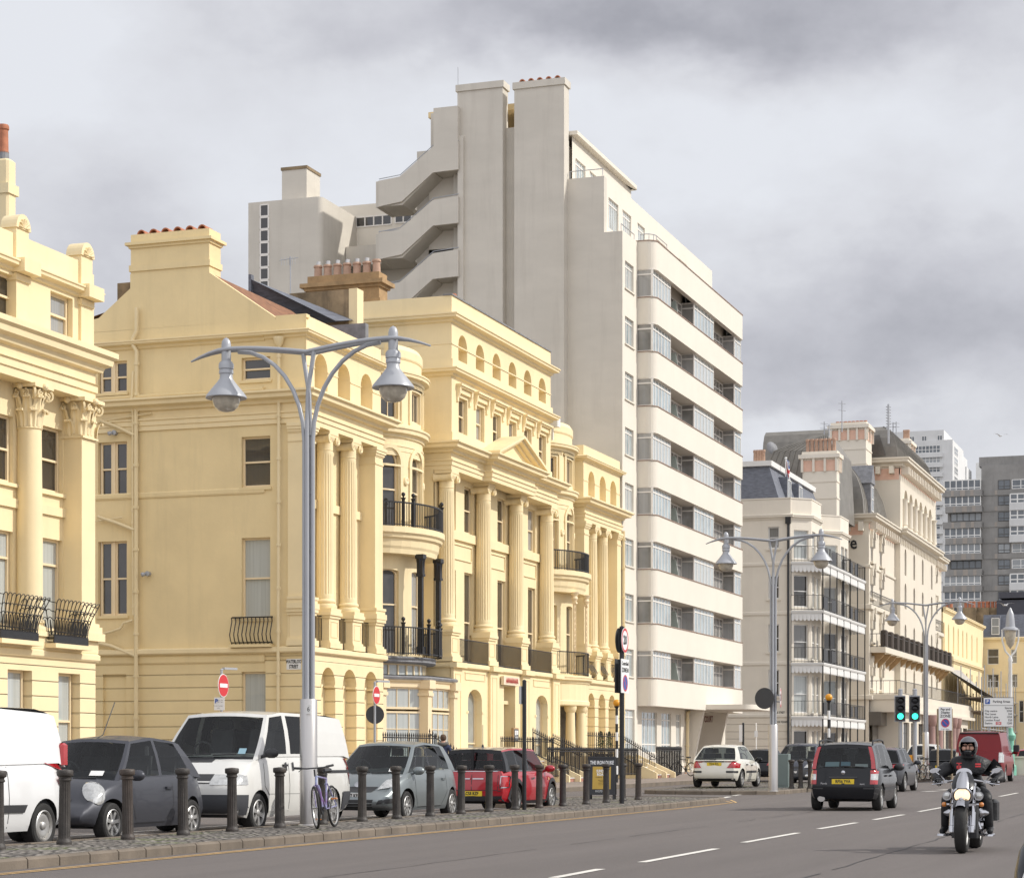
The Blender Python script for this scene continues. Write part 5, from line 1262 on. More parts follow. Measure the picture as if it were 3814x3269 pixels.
for px in (3474, 3503, 3552, 3567):
    x = onY(px, YH_-3.2); q = MB(); q.lathe([(.42, .3), (.42, .7), (.36, .8), (.33, 4.0), (.4, 4.1), (.5, 4.6), (.5, 5.0)], (x, YH_-3.1, 0), 14); q.build('porch_column', M_MARB, ho, smooth=30)
# left pavilion: quarter-round zinc roof, chimneys
def dome(par, x0, x1, y0, y1, z0, h, inset, name='zinc_roof', ribs=.7, n=6):
    m = MB(); rs = []
    for k in range(n+1):
        t = k/n; o = inset*(1-math.cos(t*PI/2)); z = z0+h*math.sin(t*PI/2)
        rs.append([(x0+o, y0+o, z), (x1-o, y0+o, z), (x1-o, y1-o, z), (x0+o, y1-o, z)])
    m.rings(rs, False, True); o_ = m.build(name, M_ZINC, par)
    m = MB()
    for f in (0, 1):
        L2 = (x1-x0) if f == 0 else (y1-y0); k2 = int(L2/ribs)
        for i in range(1, k2):
            q = i/k2; P = []
            for r_ in rs:
                a_, b_ = (r_[0], r_[1]) if f == 0 else (r_[0], r_[3]); P.append(Vector(a_).lerp(Vector(b_), q))
            m.tube(P, .05, 4)
    m.build('standing_seam', M_ZINC, o_); return o_
dome(ho, XH+.4, 191, YH_+.5, 42, 21.5, 4.6, 2.6)
for px in (3262, 3470):
    x = hx(px); q = MB(); q.box(x-.8, x+.8, YH_+.3, YH_+3, 21.5, 24.3); q.prism([(x-1.0, YH_+.2, 24.3), (x+1.0, YH_+.2, 24.3), (x, YH_+.2, 25.9)], (0, 2.6, 0)); dm = q.build('dormer', M_LEAD, ho); casement(Ffront(x-.5, YH_+.3), 0, 1, 22, 24., .05, dm, 1, M_FARG, M_WHITE, .5)
def stack(par, X, px0, px1, py_top, base, depth, npots, potm, pots=True, panel=True):
    y0, y1 = onX(px1, X), onX(px0, X); zt = zat(py_top, X, (y0+y1)/2); q = MB()
    q.box(X, X+depth, y0+.25, y1-.25, base, zt-.55); q.box(X-.28, X+depth+.28, y0-.03, y1+.03, zt-.55, zt-.25); q.box(X, X+depth, y0+.2, y1-.2, zt-.25, zt)
    for e, z in ((.05, zt-2.3), (.05, zt-3.6)): q.box(X-e, X+depth+e, y0+.25-e, y1-.25+e, z-.12, z)
    n = max(2, int((y1-y0-.5)/.75))
    for i in range(n+1): 
        y = y0+.25+(y1-y0-.5)*i/n; q.box(X-.2, X+.0, y-.09, y+.09, zt-1.6, zt-.55)
    for i in range(3): q.box(X+depth*i/2-.07, X+depth*i/2+.07, y0+.05, y0+.25, zt-1.6, zt-.55)
    o = q.build('chimney', M_CRM, par)
    q = MB(); q.box(X-.03, X+depth+.01, y0+.23, y1-.24, zt-1.55, zt-.7); q.build('pink_panel', M_PINK, o)
    for i in range(npots): pot(o, X+depth*.5, y0+.55+(y1-y0-1.1)*i/max(1, npots-1), zt, 1.05 if pots else .3, .15, potm)
    return o
stack(ho, 187., 3085, 3236, 1572, 21, 3.0, 8, M_POT, False)
ho2 = ho
stack(ho, 166., 2977, 3128, 1680, 10, 1.2, 7, M_POT2)
stack(ho, 167., 2776, 2858, 1718, 12, 2.2, 4, M_POT2)
w = MB(); w.box(166.02, 173, 33.6, 44, 0, zat(1790, 166, 32)-1.5); w.build('side_wing', M_CRM, ho)
m = MB(); X0 = 168.; y0, y1 = onX(3110, X0), onX(2775, X0); zt, zm, zb = zat(1620, X0, 38), zat(1682, X0, 38), zat(1790, X0, 38)
m.rings([[(X0, y0, zb-3), (X0+9, y0, zb-3), (X0+9, y1, zb-3), (X0, y1, zb-3)], [(X0+.6, y0+.2, zm), (X0+8.4, y0+.2, zm), (X0+8.4, y1-2.2, zm), (X0+.6, y1-2.2, zm)], [(X0+2, y0+1, zt), (X0+7, y0+1, zt), (X0+7, y1-5.2, zt), (X0+2, y1-5.2, zt)]], False, True)
rf = m.build('zinc_roof', M_ZINC, ho); m = MB()
for i in range(12): 
    q = i/11; m.tube([(X0-.03, y0+(y1-y0)*q, zb-3), (X0+.57, y0+.2+(y1-y0-2.4)*q, zm), (X0+1.97, y0+1+(y1-y0-6.2)*q, zt)], .06, 4)
m.build('standing_seam', M_ZINC, rf)
# tall centre pavilion with loggia
xa, xb = hx(3332), hx(3466); w = MB(); FT = Ffront(xa, YH_-.5); Lw = xb-xa
lo = [(Lw*(.1+.137*i), Lw*(.1+.137*i)+Lw*.095, 22.2, 25.3, True, .8) for i in range(6)]
w.wall(FT, 0, Lw, 21.4, 27.5, lo); 
for o in lo: w.fquad(FT, o[0]-.1, o[1]+.1, -.79, 22, 25.4)
w.wall(Ffront(xa, YH_-.5), 0, Lw, 6.3, 21.4, [(hx(p)-xa-.55, hx(p)-xa+.55, z0, z1, True) for p in cols_[2:6] if xa < hx(p)-.6 and hx(p)+.6 < xb for z0, z1 in rowz], .35); w.box(xa, xa+.3, YH_-.49, 42, 6.3, 27.5); w.box(xb-.3, xb, YH_-.49, 42, 6.3, 27.5)
w.build('wall', M_HOT, ho)
for i in range(7):
    u = Lw*(.1+.137*i)-Lw*.021; q = MB(); p = FT(u, .1, 0); q.lathe([(.35, 22.0), (.3, 22.3), (.26, 24.1), (.38, 24.35)], (p[0], p[1], 0), 10); q.build('loggia_column', M_HOT, ho, smooth=40)
c = MB(); tp = [(xa, 42), (xa, YH_-.5), (xb, YH_-.5), (xb, 42)]; c.sweep(tp, CORN(27.0, 27.8, .9)); c.sweep(tp, CORN(20.75, 21.5, .8)); c.build('cornice', M_HOT, ho)
q = MB()
for k in range(int(Lw)): q.box(xa+.4+k, xa+.75+k, YH_-1.2, YH_-.5, 26.4, 27.05)
for k in range(5): q.box(xa-.7, xa, YH_+k*1.2, YH_+.4+k*1.2, 26.4, 27.05)
tag(q.build('eaves_bracket', M_HOT, ho), kind='stuff')
q = MB(); q.box(xa-.02, xa+.4, YH_-.4, 42, 25.9, 26.9); q.box(xa, xb, YH_-.52, YH_, 26.35, 26.95); q.build('eaves_panel', M_PINK, ho)
m = MB(); zs = [(27.8, 0), (28.9, .12), (29.8, .4), (30.5, .85), (30.9, 1.5)]; Y0, Y2 = YH_-.2, 42
rs = [[(xa+.2+o, Y0+o, z), (xb-.2-o, Y0+o, z), (xb-.2-o, Y2, z), (xa+.2+o, Y2, z)] for z, o in zs]; m.rings(rs, False, True); rf = m.build('mansard_roof', M_ZINC, ho)
m = MB()
for i in range(30):
    q = i/29; m.tube([Vector(r_[0]).lerp(Vector(r_[1]), q)+Vector((0, -.03, 0)) for r_ in rs], .06, 4)
m.build('standing_seam', M_ZINC, rf)
m = MB(); m.poly([(xa+.12, Y0+1, 28.1), (xa+.15, 36, 28.1), (xa+.4, 36, 30.0), (xa+.4, Y0+1.6, 30.0)]); m.build('roof_window', mat('dark_glazing', (.05, .04, .035), .15), rf)
stack(ho, xb+1, 3270+70, 3395, 1632, 21, 3, 6, M_POT2)
for px, h0, h1, D in ((3309, 1505, 1610, 190), (3136, 1492, 1565, 182), (3326, 1572, 1608, 200), (3338, 1570, 1608, 200), (3070, 1570, 1622, 176), (3088, 1580, 1622, 176)):
    X, Y = atD(px, D); z0, z1 = HC+(YHP-h1)*D/FP, HC+(YHP-h0)*D/FP; q = MB(); thick = px in (3309,)
    q.cyl((X, Y, z0-1), (X, Y, z1), .05 if not thick else .1, n=5)
    for k in range(2 if not thick else 9):
        z = z0+(z1-z0)*(.5+.35*k) if not thick else z0+(z1-z0)*(.1+.1*k); q.cyl((X-.3, Y+.25, z), (X+.3, Y-.25, z), .025 if not thick else .06, n=5) if not thick else q.cyl((X-.22, Y+.16, z), (X+.22, Y-.16, z), .05, n=5)
    q.build('roof_aerial', M_LGREY, ho)
# ================================================================ yellow terrace beyond the hotel
fy = thing('terraced_house', 'distant pale yellow terrace with pointed blind arches above scaffolding', 'house', (240, 36, .5), world=True)
w = MB(); FY = Ffront(223.2, YH_); ops = []; an = []
for px in (3516, 3533, 3552, 3569, 3586, 3601, 3620, 3639):
    x = onY(px, YH_)-223.2; an.append((x-.45, x+.45, 12.2, 15.2, 1.5, .4)); ops.append((x-.45, x+.45, 7.3, 10.6))
w.wall(FY, 0, 35, 0, 11.3, ops, .3); w.wall(FY, 0, 35, 11.3, 16.6, an); [w.fquad(FY, o[0]-.05, o[1]+.05, -.39, o[2], o[3]) for o in an]; w.box(223.2, 223.6, YH_+.01, 44, 0, 16.6); w.box(223.3, 258, YH_+.5, 44, 10, 16.); w.box(257.8, 258.2, YH_+.01, 44, 0, 16.6); w.build('wall', M_ST, fy)
c = MB(); c.sweep([(223.2, YH_), (258.2, YH_)], CORN(11.2, 11.7, .35)); c.sweep([(223.2, YH_), (258.2, YH_)], CORN(16.2, 16.7, .35)); c.build('cornice', M_ST, fy)
for o in ops: sash(FY, *o, -.2, fy, fm=M_WHITE)
for px, n in ((3610, 3), (3660, 3), (3695, 3), (3525, 2)):
    X = 236+px*.01; X += (px % 7)*.4; Y = onX(px, X); q = MB(); zt = zat(2262, X, Y); q.box(X, X+1.2, Y-.8, Y+.8, 14, zt); o = q.build('chimney', M_RENDER, fy)
    for i in range(n): pot(o, X+.6, Y-.5+.5*i, zt, .8, .2, M_POT)
sc = thing('scaffolding', 'tubular steel scaffolding and canvas roof in front of the distant yellow terrace', 'scaffolding', (238, 27.5, .5), world=True)
for i in range(15):
    x = 224+i*2.6
    for y in (26.2, 28.6):
        q = MB(); q.cyl((x, y, .4), (x, y, 9.5+1.5*math.sin(i*2.1)), .06, n=5); q.build('pole', M_LGREY, sc)
for z in (2.2, 4.2, 6.2, 7.6):
    for y in (26.2, 28.6): q = MB(); q.cyl((223.5, y-.08, z), (261, y-.08, z), .055, n=5); q.build('ledger', M_LGREY, sc)
    q = MB(); q.box(224, 260, 26.3, 28.5, z-.25, z-.15); q.build('platform', mat('scaffold_board', (.25, .2, .15), .9), sc)
q = MB(); q.poly([(223.6, 29.6, 10.3), (234, 29.6, 10.6), (258, 27.5, 6.6), (224, 25.0, 7.4)]); q.poly([(223.6, 29.6, 10.2), (234, 29.6, 10.5), (258, 27.5, 6.5), (224, 25.0, 7.3)]); q.build('canvas', mat('grey_canvas', (.45, .42, .38), .9, var=.1), sc)
# ================================================================ block closing the street on the right
rb = thing('terraced_house', 'yellowish block with slate mansard and dormer closing the street behind the green lamp post', 'house', (262, 27, .5), world=True)
XB = 259.; FBk = Fwest(XB, 30.2); bu = lambda px: 30.2-onX(px, XB)
w = MB(); op = []
for p0, p1, a_, b_ in ((3678, 3720, 2415, 2473), (3678, 3720, 2510, 2560), (3765, 3788, 2418, 2470), (3765, 3790, 2510, 2560), (3795, 3813, 2608, 2690)): op.append((bu(p0), bu(p1), zat(b_, XB, 28), zat(a_, XB, 28)))
w.wall(FBk, 0, 9, 0, 15.3, op, .25); w.box(XB, XB+12, 21.2, 21.5, 0, 15.3); w.build('wall', M_ST, rb)
for o in op: sash(FBk, *o, -.15, rb, fm=M_WHITE)
c = MB(); c.sweep([(XB, 30.2), (XB, 21.2)], CORN(14.9, 15.4, .4)); c.sweep([(XB, 30.2), (XB, 21.2)], BAND(8.9, 9.2, .1)); c.build('cornice', M_ST, rb)
r = MB(); r.rings([[(XB+.2, 30.2, 15.4), (XB+.2, 21.2, 15.4), (XB+12, 21.2, 15.4), (XB+12, 30.2, 15.4)], [(XB+1.4, 30.2, 18.2), (XB+1.4, 22.2, 18.2), (XB+11, 22.2, 18.2), (XB+11, 30.2, 18.2)]], False, True); rf = r.build('mansard_roof', M_SLATE, rb)
q = MB(); y0, y1 = onX(3724, XB), onX(3690, XB); q.box(XB+.2, XB+1.6, y0, y1, 15.6, 18.); dm = q.build('dormer', M_SLATE, rb); casement(Fwest(XB+.2, y1), .1, y1-y0-.1, 15.8, 17.7, .04, dm, 1, M_FARG, M_WHITE, .5)
q = MB(); X2 = 275.; q.box(X2, X2+8, onX(3814, X2)-3, onX(3712, X2), 12, zat(2232, X2, 26)); q.box(X2-.3, X2+8, onX(3814, X2)-3, onX(3722, X2), zat(2225, X2, 26), zat(2203, X2, 26)); q.build('roof_storey', mat('dark_slate_hung', (.07, .07, .085), .7), rb)
lw_ = thing('garden_wall', 'low cream wall at the right edge behind the parked red car', 'wall', (130, 13, gz(130)), world=True)
q = MB(); q.box(121, 123, 3.0, 12.5, 0, gz(120)+.95); q.box(120.9, 123.1, 2.9, 12.6, gz(120)+.95, gz(120)+1.05); q.build('wall', M_CRM, lw_)
# ================================================================ towers
tw = thing('tower_block', 'tall white tower block far behind the hotel roofs', 'tower block', (600, 80, 0), world=True)
XT = 610.; FTw = Fwest(XT, onX(3265, XT)); tu = lambda px: onX(3265, XT)-onX(px, XT); tz = lambda py: zat(py, XT, 85)
yL, yR = onX(3265, XT), onX(3548, XT); zt = tz(1640)
w = MB(); w.box(XT, XT+24, yR, yL, 0, zt); w.box(XT+.3, XT+18, onX(3515, XT), onX(3275, XT), zt-.1, tz(1602)); w.box(XT+1.5, XT+16, onX(3418, XT), yL-1, tz(1602)-.1, tz(1606)+.5); w.box(XT+16, XT+33, onX(3560, XT+16), yR-.01, 0, zt-1.5); w.box(XT+28, XT+40, onX(3600, XT+28), yR, 0, zt-4); w.box(XT+34, XT+46, onX(3622, XT+34)-1, yR-4, 20, tz(1670)); w.build('wall', M_TOWW, tw)
nf = 24
for k in range(nf):
    z0 = tz(1688+35.5*k); 
    if k in (0,): z0 = tz(1686)
    casement(FTw, tu(3408), tu(3502), z0, z0+2., .25, tw, 7, M_FARG, M_WHITE, .45, w=.14)
    q = MB(); q.fbox(FTw, tu(3400), tu(3512), 0, .9, z0-1.35, z0-.15); q.build('balcony', M_TOWW, tw)
    if k < 20: casement(Ffront(XT+1, yR-.02), 2.5, 10, z0, z0+2., .05, tw, 3, M_FARG, M_WHITE, .45, w=.14)
for px in (3380, 3395, 3415, 3462, 3500): 
    q = MB(); q.fbox(FTw, tu(px-8), tu(px+8), .2, .34, tz(1643), tz(1622)); 
for px in (3376, 3396, 3442, 3500): casement(FTw, tu(px-9), tu(px+9), tz(1640), tz(1622), .1-.3+.02+.0, tw, 2, M_FARG, M_WHITE, 0, w=.14)
tg = thing('tower_block', 'dark grey tower block with beige panels and white-framed glazed balconies', 'tower block', (385, 48, 0), world=True)
XG_ = 372.; gu0 = onX(3505, XG_); FGt = Fwest(XG_, gu0); gu = lambda px: gu0-onX(px, XG_); gzz = lambda py: zat(py, XG_, 45)
w = MB(); w.box(XG_, XG_+20, onX(3900, XG_), onX(3655, XG_), 0, gzz(1735)); w.box(XG_+.6, XG_+18, onX(3900, XG_), onX(3645, XG_), gzz(1735)-.1, gzz(1702)); w.box(XG_-.0, XG_+14, onX(3656, XG_)+.01, onX(3530, XG_), 0, gzz(1795)); w.build('wall', M_TOWG, tg)
for k in range(12):
    z = gzz(1819+59*k)   # balcony band top = window bottom
    inset = k % 3 == 2 
    if not inset: casement(FGt, gu(3520), gu(3655), z-.35, z+1.35, 1.2, tg, 6, M_FARG, M_WHITE, .22, w=.16)
    else: casement(FGt, gu(3542), gu(3655), z-.1, z+1.3, .06, tg, 5, M_FARG, mat('dark_frame', (.07, .065, .06), .4), 0, w=.12)
    q = MB(); q.fbox(FGt, gu(3516+(9 if k % 2 else 0)), gu(3660), 0, 1.5, z-1.45, z-.36); q.build('balcony', M_TOWG, tg)
    q = MB()
    for px in ((3546, 3556), (3580, 3598), (3618, 3630)): q.fbox(FGt, gu(px[0]+(k*7) % 12), gu(px[1]+(k*7) % 12), 1.5, 1.53, z-1.4, z-.4)
    q.build('beige_panel', M_TOWB, tg)
    Fq = plane_frame(XG_-1.2, onX(3655, XG_), 1, 0); casement(Fq, 0, 1.2, z-.35, z+1.35, .0, tg, 2, M_FARG, M_WHITE, .22, w=.16) if not inset else None
    casement(FGt, gu(3718), gu(3762), z-.3, z+1.2, .06, tg, 2, M_FARG, mat('dark_frame', (.07, .065, .06), .4), .3, w=.1)
    q = MB(); q.fbox(FGt, gu(3664), gu(3900), 0, .12, z-1.3, z-.42); q.build('floor_band', M_TOWG, tg)
    q = MB(); q.fbox(FGt, gu(3705), gu(3715), .12, .15, z-1.25, z-.45); q.build('beige_panel', M_TOWB, tg)
    if k % 5 not in (1, 2, 3): casement(FGt, gu(3770), gu(3900), z-.3, z+1.2, .06, tg, 4, M_FARG, M_WHITE, .3, w=.12)
    if k % 5 in (1, 2, 3):
        q = MB(); q.fbox(FGt, gu(3763), gu(3900), .2, 1.6, z-1.4, z-.2); q.build('balcony', M_TOWW, tg); casement(FGt, gu(3766), gu(3900), z-.2, z+1.35, 1.4, tg, 5, M_FARG, M_WHITE, .4, w=.2)
# ================================================================ vehicles
def paint(name, col, metal=0., rough=.32):
    return mat('paint_'+name, col, rough, metal, var=.04, scale=2, coat=.8 if max(col) > .3 else .25, spec=.5 if max(col) > .3 else .25, spots=.06, bscale=30, grime=tuple(c*.6+.05 for c in col))
M_TYRE = mat('tyre_rubber', (.022, .021, .02), .8, var=.3, scale=8, bump=.3, bscale=60)
M_BLK = mat('black_plastic', (.03, .03, .032), .5, var=.2, scale=6)
M_BLKG = mat('gloss_black', (.01, .01, .012), .15, var=0, spec=.35)
M_ALLOY = mat('alloy_wheel', (.55, .54, .52), .35, .7, var=.15, scale=8)
M_DRUM = mat('dark_wheel_well', (.012, .012, .012), .9, var=0)
M_CHR = mat('chrome', (.50, .50, .52), .12, 1., var=0)
M_LENS = mat('clear_lamp_lens', (.62, .62, .60), .12, .5, var=.3, scale=14, coat=1)
M_RED = mat('red_lamp_lens', (.42, .015, .02), .15, var=.15, scale=10, coat=1)
M_AMB = mat('amber_lens', (.6, .2, .03), .2, var=.1, coat=1)
M_SEAT = mat('dark_seat_cloth', (.05, .05, .055), .9, var=.2, scale=9)
M_CGL = glass_mat('car_glass', (.70, .75, .74), 1.48, .65)
M_DGL = glass_mat('dark_car_glass', (.12, .13, .14), 1.5, .6)
M_PLY = mat('yellow_plate', (.78, .56, .03), .4, var=0); M_PLW = mat('white_plate', (.75, .74, .72), .4, var=0); M_PLB = mat('plate_black', (.02, .02, .02), .5, var=0)
def lerp(a, b, t): return a+(b-a)*t
def poly_at(P, x):
    if x <= P[0][0]: return P[0][1]
    for (a, za), (b, zb) in zip(P, P[1:]):
        if x <= b:
            t = (x-a)/(b-a); t = t*t*(3-2*t)*.5+t*.5; return za+(zb-za)*t
    return P[-1][1]
def car(name, label, cat, loc, rz, p, paintm, scale=1., group=None):
    th = thing(name, label, cat, loc, rz, group, scale=scale)
    W2 = p['W']/2; wb = p['wb']; xf = wb/2+p['fo']; xr = -wb/2-p['ro']; prof = p['prof']
    sill = p.get('sill', .2); rowf = [0, .1, .3, .52, .76, .92, 1.]; roww = p.get('roww', [.93, .97, 1., 1.005, .985, .96, .92])
    nose = p.get('nose', [-.07, -.01, .02, .0, -.05, -.12, -.2]); tail = p.get('tail', [-.07, -.01, .02, .0, -.03, -.06, -.1])
    R = p.get('R', .75); kx = p.get('k', .17)
    xs = sorted(set([xr+(xf-xr)*t for t in (0, .012, .03, .06, .1, .15, .21, .27, .33, .39, .45, .5, .55, .61, .67, .73, .79, .85, .9, .94, .97, .988, 1)]+[q for d in p.get('doors', ()) for q in d]))
    bm_ = MB(); rings = []
    def sstep(t): t = max(0, min(1, t)); return t*t*(3-2*t)
    def hw(x):
        d = min(x-xr, xf-x); kk = kx if x > 0 else p.get('kr', kx)
        return W2*(1-kk*(1-min(1, d/R))**2.2)
    def belt(x): return poly_at(prof, x)
    caps = []
    for x in xs:
        zt = belt(x); d = min(x-xr, xf-x); z0 = sill+.07*(1-sstep(d/.5)); w = hw(x); row = []
        we = 1-sstep(d/.55)
        for f, rw, n1, n2 in zip(rowf, roww, nose, tail):
            xx = x+(n1 if x > 0 else -n2)*we; row.append((xx, w*rw, lerp(z0, zt, f)))
        cr = p.get('crown', .045)
        xt, yt, zt_ = row[-1]; bl = .05*we*(1 if x > 0 else -1)
        top = [(xt+bl*(1-q*q), -yt*-q, zt_+cr*(1-q*q)*(1-we*.7)) for q in (-.55, 0, .55)]
        rings.append([(a, -b, c) for a, b, c in row]+top+[(a, b, c) for a, b, c in reversed(row)])
    bm_.rings(rings)
    nr = len(rowf)
    for ri, sg in ((0, -1), (len(rings)-1, 1)):
        rg = rings[ri]; base = ri*len(rg); grid = []
        for k in range(nr):
            r_, l_ = rg[k], rg[len(rg)-1-k]
            if k == nr-1: ids = [base+k, base+nr, base+nr+1, base+nr+2, base+len(rg)-1-k]
            else:
                ids = [base+k]
                for q in (-.55, 0, .55):
                    bm_.v.append((r_[0]+sg*.05*(1-q*q), q*l_[1], r_[2])); ids.append(len(bm_.v)-1)
                ids.append(base+len(rg)-1-k)
            grid.append(ids)
        for a, b in zip(grid, grid[1:]):
            for i in range(4): bm_.f.append([a[i], a[i+1], b[i+1], b[i]]); bm_.mi.append(0)
    body = bm_.build('body', [paintm, M_DRUM], th, smooth=p.get('sharp', 48))
    # wheel arches
    cut = MB(); cut.cur = 1; wr = p['wr']
    for sx_ in (-1, 1):
        for sy in (-1, 1): cut.cyl((sx_*wb/2, sy*(W2-.3), wr), (sx_*wb/2, sy*(W2+.3), wr), wr+.055, n=28)
    co = cut.build('cutter', [paintm, M_DRUM]); 
    md = body.modifiers.new('b', 'BOOLEAN'); md.operation = 'DIFFERENCE'; md.object = co; md.solver = 'EXACT'
    body.parent = None; bpy.context.view_layer.update(); dg = bpy.context.evaluated_depsgraph_get()
    me = bpy.data.meshes.new_from_object(body.evaluated_get(dg)); old = body.data; body.modifiers.clear(); body.data = me; body.parent = th
    bpy.data.objects.remove(co); bpy.data.meshes.remove(old)
    tree = BVHTree.FromPolygons([v.co.copy() for v in me.vertices], [tuple(f.vertices) for f in me.polygons])
    # doors become meshes of their own
    for xa, xb in p.get('doors', ()):
        for s in (-1, 1):
            bm = bmesh.new(); bm.from_mesh(me)
            keep = [f for f in bm.faces if f.material_index == 0 and xa-.01 < f.calc_center_median().x < xb+.01 and s*f.calc_center_median().y > W2*.8 and f.calc_center_median().z > sill+.06 and s*f.normal.y > .35]
            if not keep: bm.free(); continue
            ks = set(keep); b2 = bm.copy(); b2.faces.ensure_lookup_table(); bm.faces.index_update(); idx = {f.index for f in keep}
            bmesh.ops.delete(bm, geom=keep, context='FACES'); bm.to_mesh(me); bm.free()
            bmesh.ops.delete(b2, geom=[f for f in b2.faces if f.index not in idx], context='FACES')
            m2 = bpy.data.meshes.new('door'); b2.to_mesh(m2); b2.free(); m2.materials.append(paintm); m2.materials.append(M_DRUM)
            d = bpy.data.objects.new('door', m2); COL.objects.link(d); d.parent = th
            hx_, hz = p.get('hpos', xa+.12) if xb-xa < 2 else xa+.15, belt((xa+xb)/2)-.16
            hx_ = xa+.14
            hit = tree.ray_cast(Vector((hx_, s*3, hz)), Vector((0, -s, 0)))[0]
            if hit: h = MB(); h.box(hit.x-.09, hit.x+.09, min(hit.y, hit.y+s*.035), max(hit.y, hit.y+s*.035), hz-.018, hz+.018); h.build('handle', p.get('handle', paintm), d)
    def vdir(c, n):
        n = Vector(n).normalized(); a_ = n.cross(Vector((0, 0, 1))).normalized()*-1; b_ = n.cross(a_)*(-1 if n.cross(a_).z < 0 else 1); c = Vector(c); DIR['V'] = (n, lambda a, b: c+n*3+a_*a+b_*b)
    DIR = {'f': (Vector((1, 0, 0)), lambda a, b: Vector((6, a, b))), 'r': (Vector((-1, 0, 0)), lambda a, b: Vector((-6, a, b))), 'R': (Vector((0, -1, 0)), lambda a, b: Vector((a, -4, b))), 'L': (Vector((0, 1, 0)), lambda a, b: Vector((a, 4, b)))}
    def ray(k, a, b, off):
        n, o = DIR[k]; h = tree.ray_cast(o(a, b), -n)
        return (h[0]+(h[1] if h[1].dot(n) > 0 else -h[1])*off) if h[0] is not None else None
    def quad(k, c, mt, nm, off=.006, nu=6, nv=3, bul=0., parent=None, lab=None):
        m = MB(); g = []
        for j in range(nv+1):
            r = []
            for i in range(nu+1):
                u, v = i/nu, j/nv; a = lerp(lerp(c[0][0], c[1][0], u), lerp(c[3][0], c[2][0], u), v); b = lerp(lerp(c[0][1], c[1][1], u), lerp(c[3][1], c[2][1], u), v)
                h = ray(k, a, b, off+bul*math.sin(PI*u)*math.sin(PI*v)); 
                r.append(h)
            g.append(r)
        ids = {}
        for j in range(nv+1):
            for i in range(nu+1):
                if g[j][i] is not None: ids[i, j] = len(m.v); m.v.append(tuple(g[j][i]))
        for j in range(nv):
            for i in range(nu):
                q = [(i, j), (i+1, j), (i+1, j+1), (i, j+1)]
                if all(t in ids for t in q): m.f.append([ids[t] for t in q]); m.mi.append(0)
        if not m.f: return None
        o = m.build(nm, mt, parent or th, smooth=60)
        if lab: o['label'] = lab
        return o
    def ell(k, ca, cb, ra, rb, mt, nm, off=.006, bul=.03, rot=0., parent=None):
        m = MB(); rs = []; c_, s_ = math.cos(rot), math.sin(rot)
        for q in (.04, .35, .65, .88, 1.):
            r = []
            for i in range(20):
                t = 2*PI*i/20; a, b = ra*q*math.cos(t), rb*q*math.sin(t); h = ray(k, ca+a*c_-b*s_, cb+a*s_+b*c_, off+bul*(1-q*q))
                r.append(h if h is not None else (r[-1] if r else Vector((0, 0, 0))))
            rs.append(r)
        m.rings(rs, True, False); return m.build(nm, mt, parent or th, smooth=60)
    def seam(k, pts, w=.014, mt=None, nm='seam'):
        for (a, b), (a2, b2) in zip(pts, pts[1:]):
            dx, dz = a2-a, b2-b; L_ = math.hypot(dx, dz); nx, nz_ = -dz/L_*w/2, dx/L_*w/2
            quad(k, [(a-nx, b-nz_), (a2-nx, b2-nz_), (a2+nx, b2+nz_), (a+nx, b+nz_)], mt or M_BLK, nm, .0025, max(2, int(L_/.08)), 1)
    def both(f): f(1); f(-1)
    # greenhouse
    g = p['gh']; y0, y1 = g['wb'], g['wt']; fb, rbg = g.get('fb', .14), g.get('rb', .08); rz_ = g['roofz']; zof = g.get('zof', -.015)
    V = [0, .06, .3, .6, .93, 1.]; BU = .022
    cols = g['cols']                       # [(x base, x top, kind of the cell that follows)]
    def sidept(i, v, s):
        xb, xt, _ = cols[i]; zb_, zt_ = belt(xb)+zof, poly_at(rz_, xt); y = lerp(y0, y1, v)+BU*math.sin(PI*v)
        zz = lerp(zb_, zt_, v); return (lerp(xb, xt, v), s*y, zz)
    def endpt(front, u, v):
        xb, xt, _ = cols[0] if front else cols[-1]; b_ = fb if front else -rbg
        y = lerp(y0, y1, v)+BU*math.sin(PI*v)
        return (lerp(xb, xt, v)+b_*(1-u*u)*(1-.35*v), u*y, lerp(belt(xb)+zof+(g.get('cz', 0) if front else 0)*(1-u*u), poly_at(rz_, xt)+.035*(1-u*u), v))
    fr = MB(); GL = M_CGL if not g.get('dark') else M_DGL
    for s in (-1, 1):
        for i in range(len(cols)-1):
            k = cols[i][2]
            for j in range(5):
                q = [sidept(i, V[j], s), sidept(i+1, V[j], s), sidept(i+1, V[j+1], s), sidept(i, V[j+1], s)]
                if k in 'gd' and 1 <= j <= 3: continue
                fr.cur = 1 if (k == 'b' or (k in 'gd' and g.get('bframe'))) and j < 4 else 0; fr.quad(*q)
            if k in 'gd':
                m = MB(); m.rings([[sidept(i, v, s), sidept(i+1, v, s)] for v in V[1:5]], close=False)
                m.build('side_window', M_DGL if k == 'd' or g.get('dark') else GL, th, smooth=60)
    fu = [-1, -.93, -.6, -.3, 0, .3, .6, .93, 1]
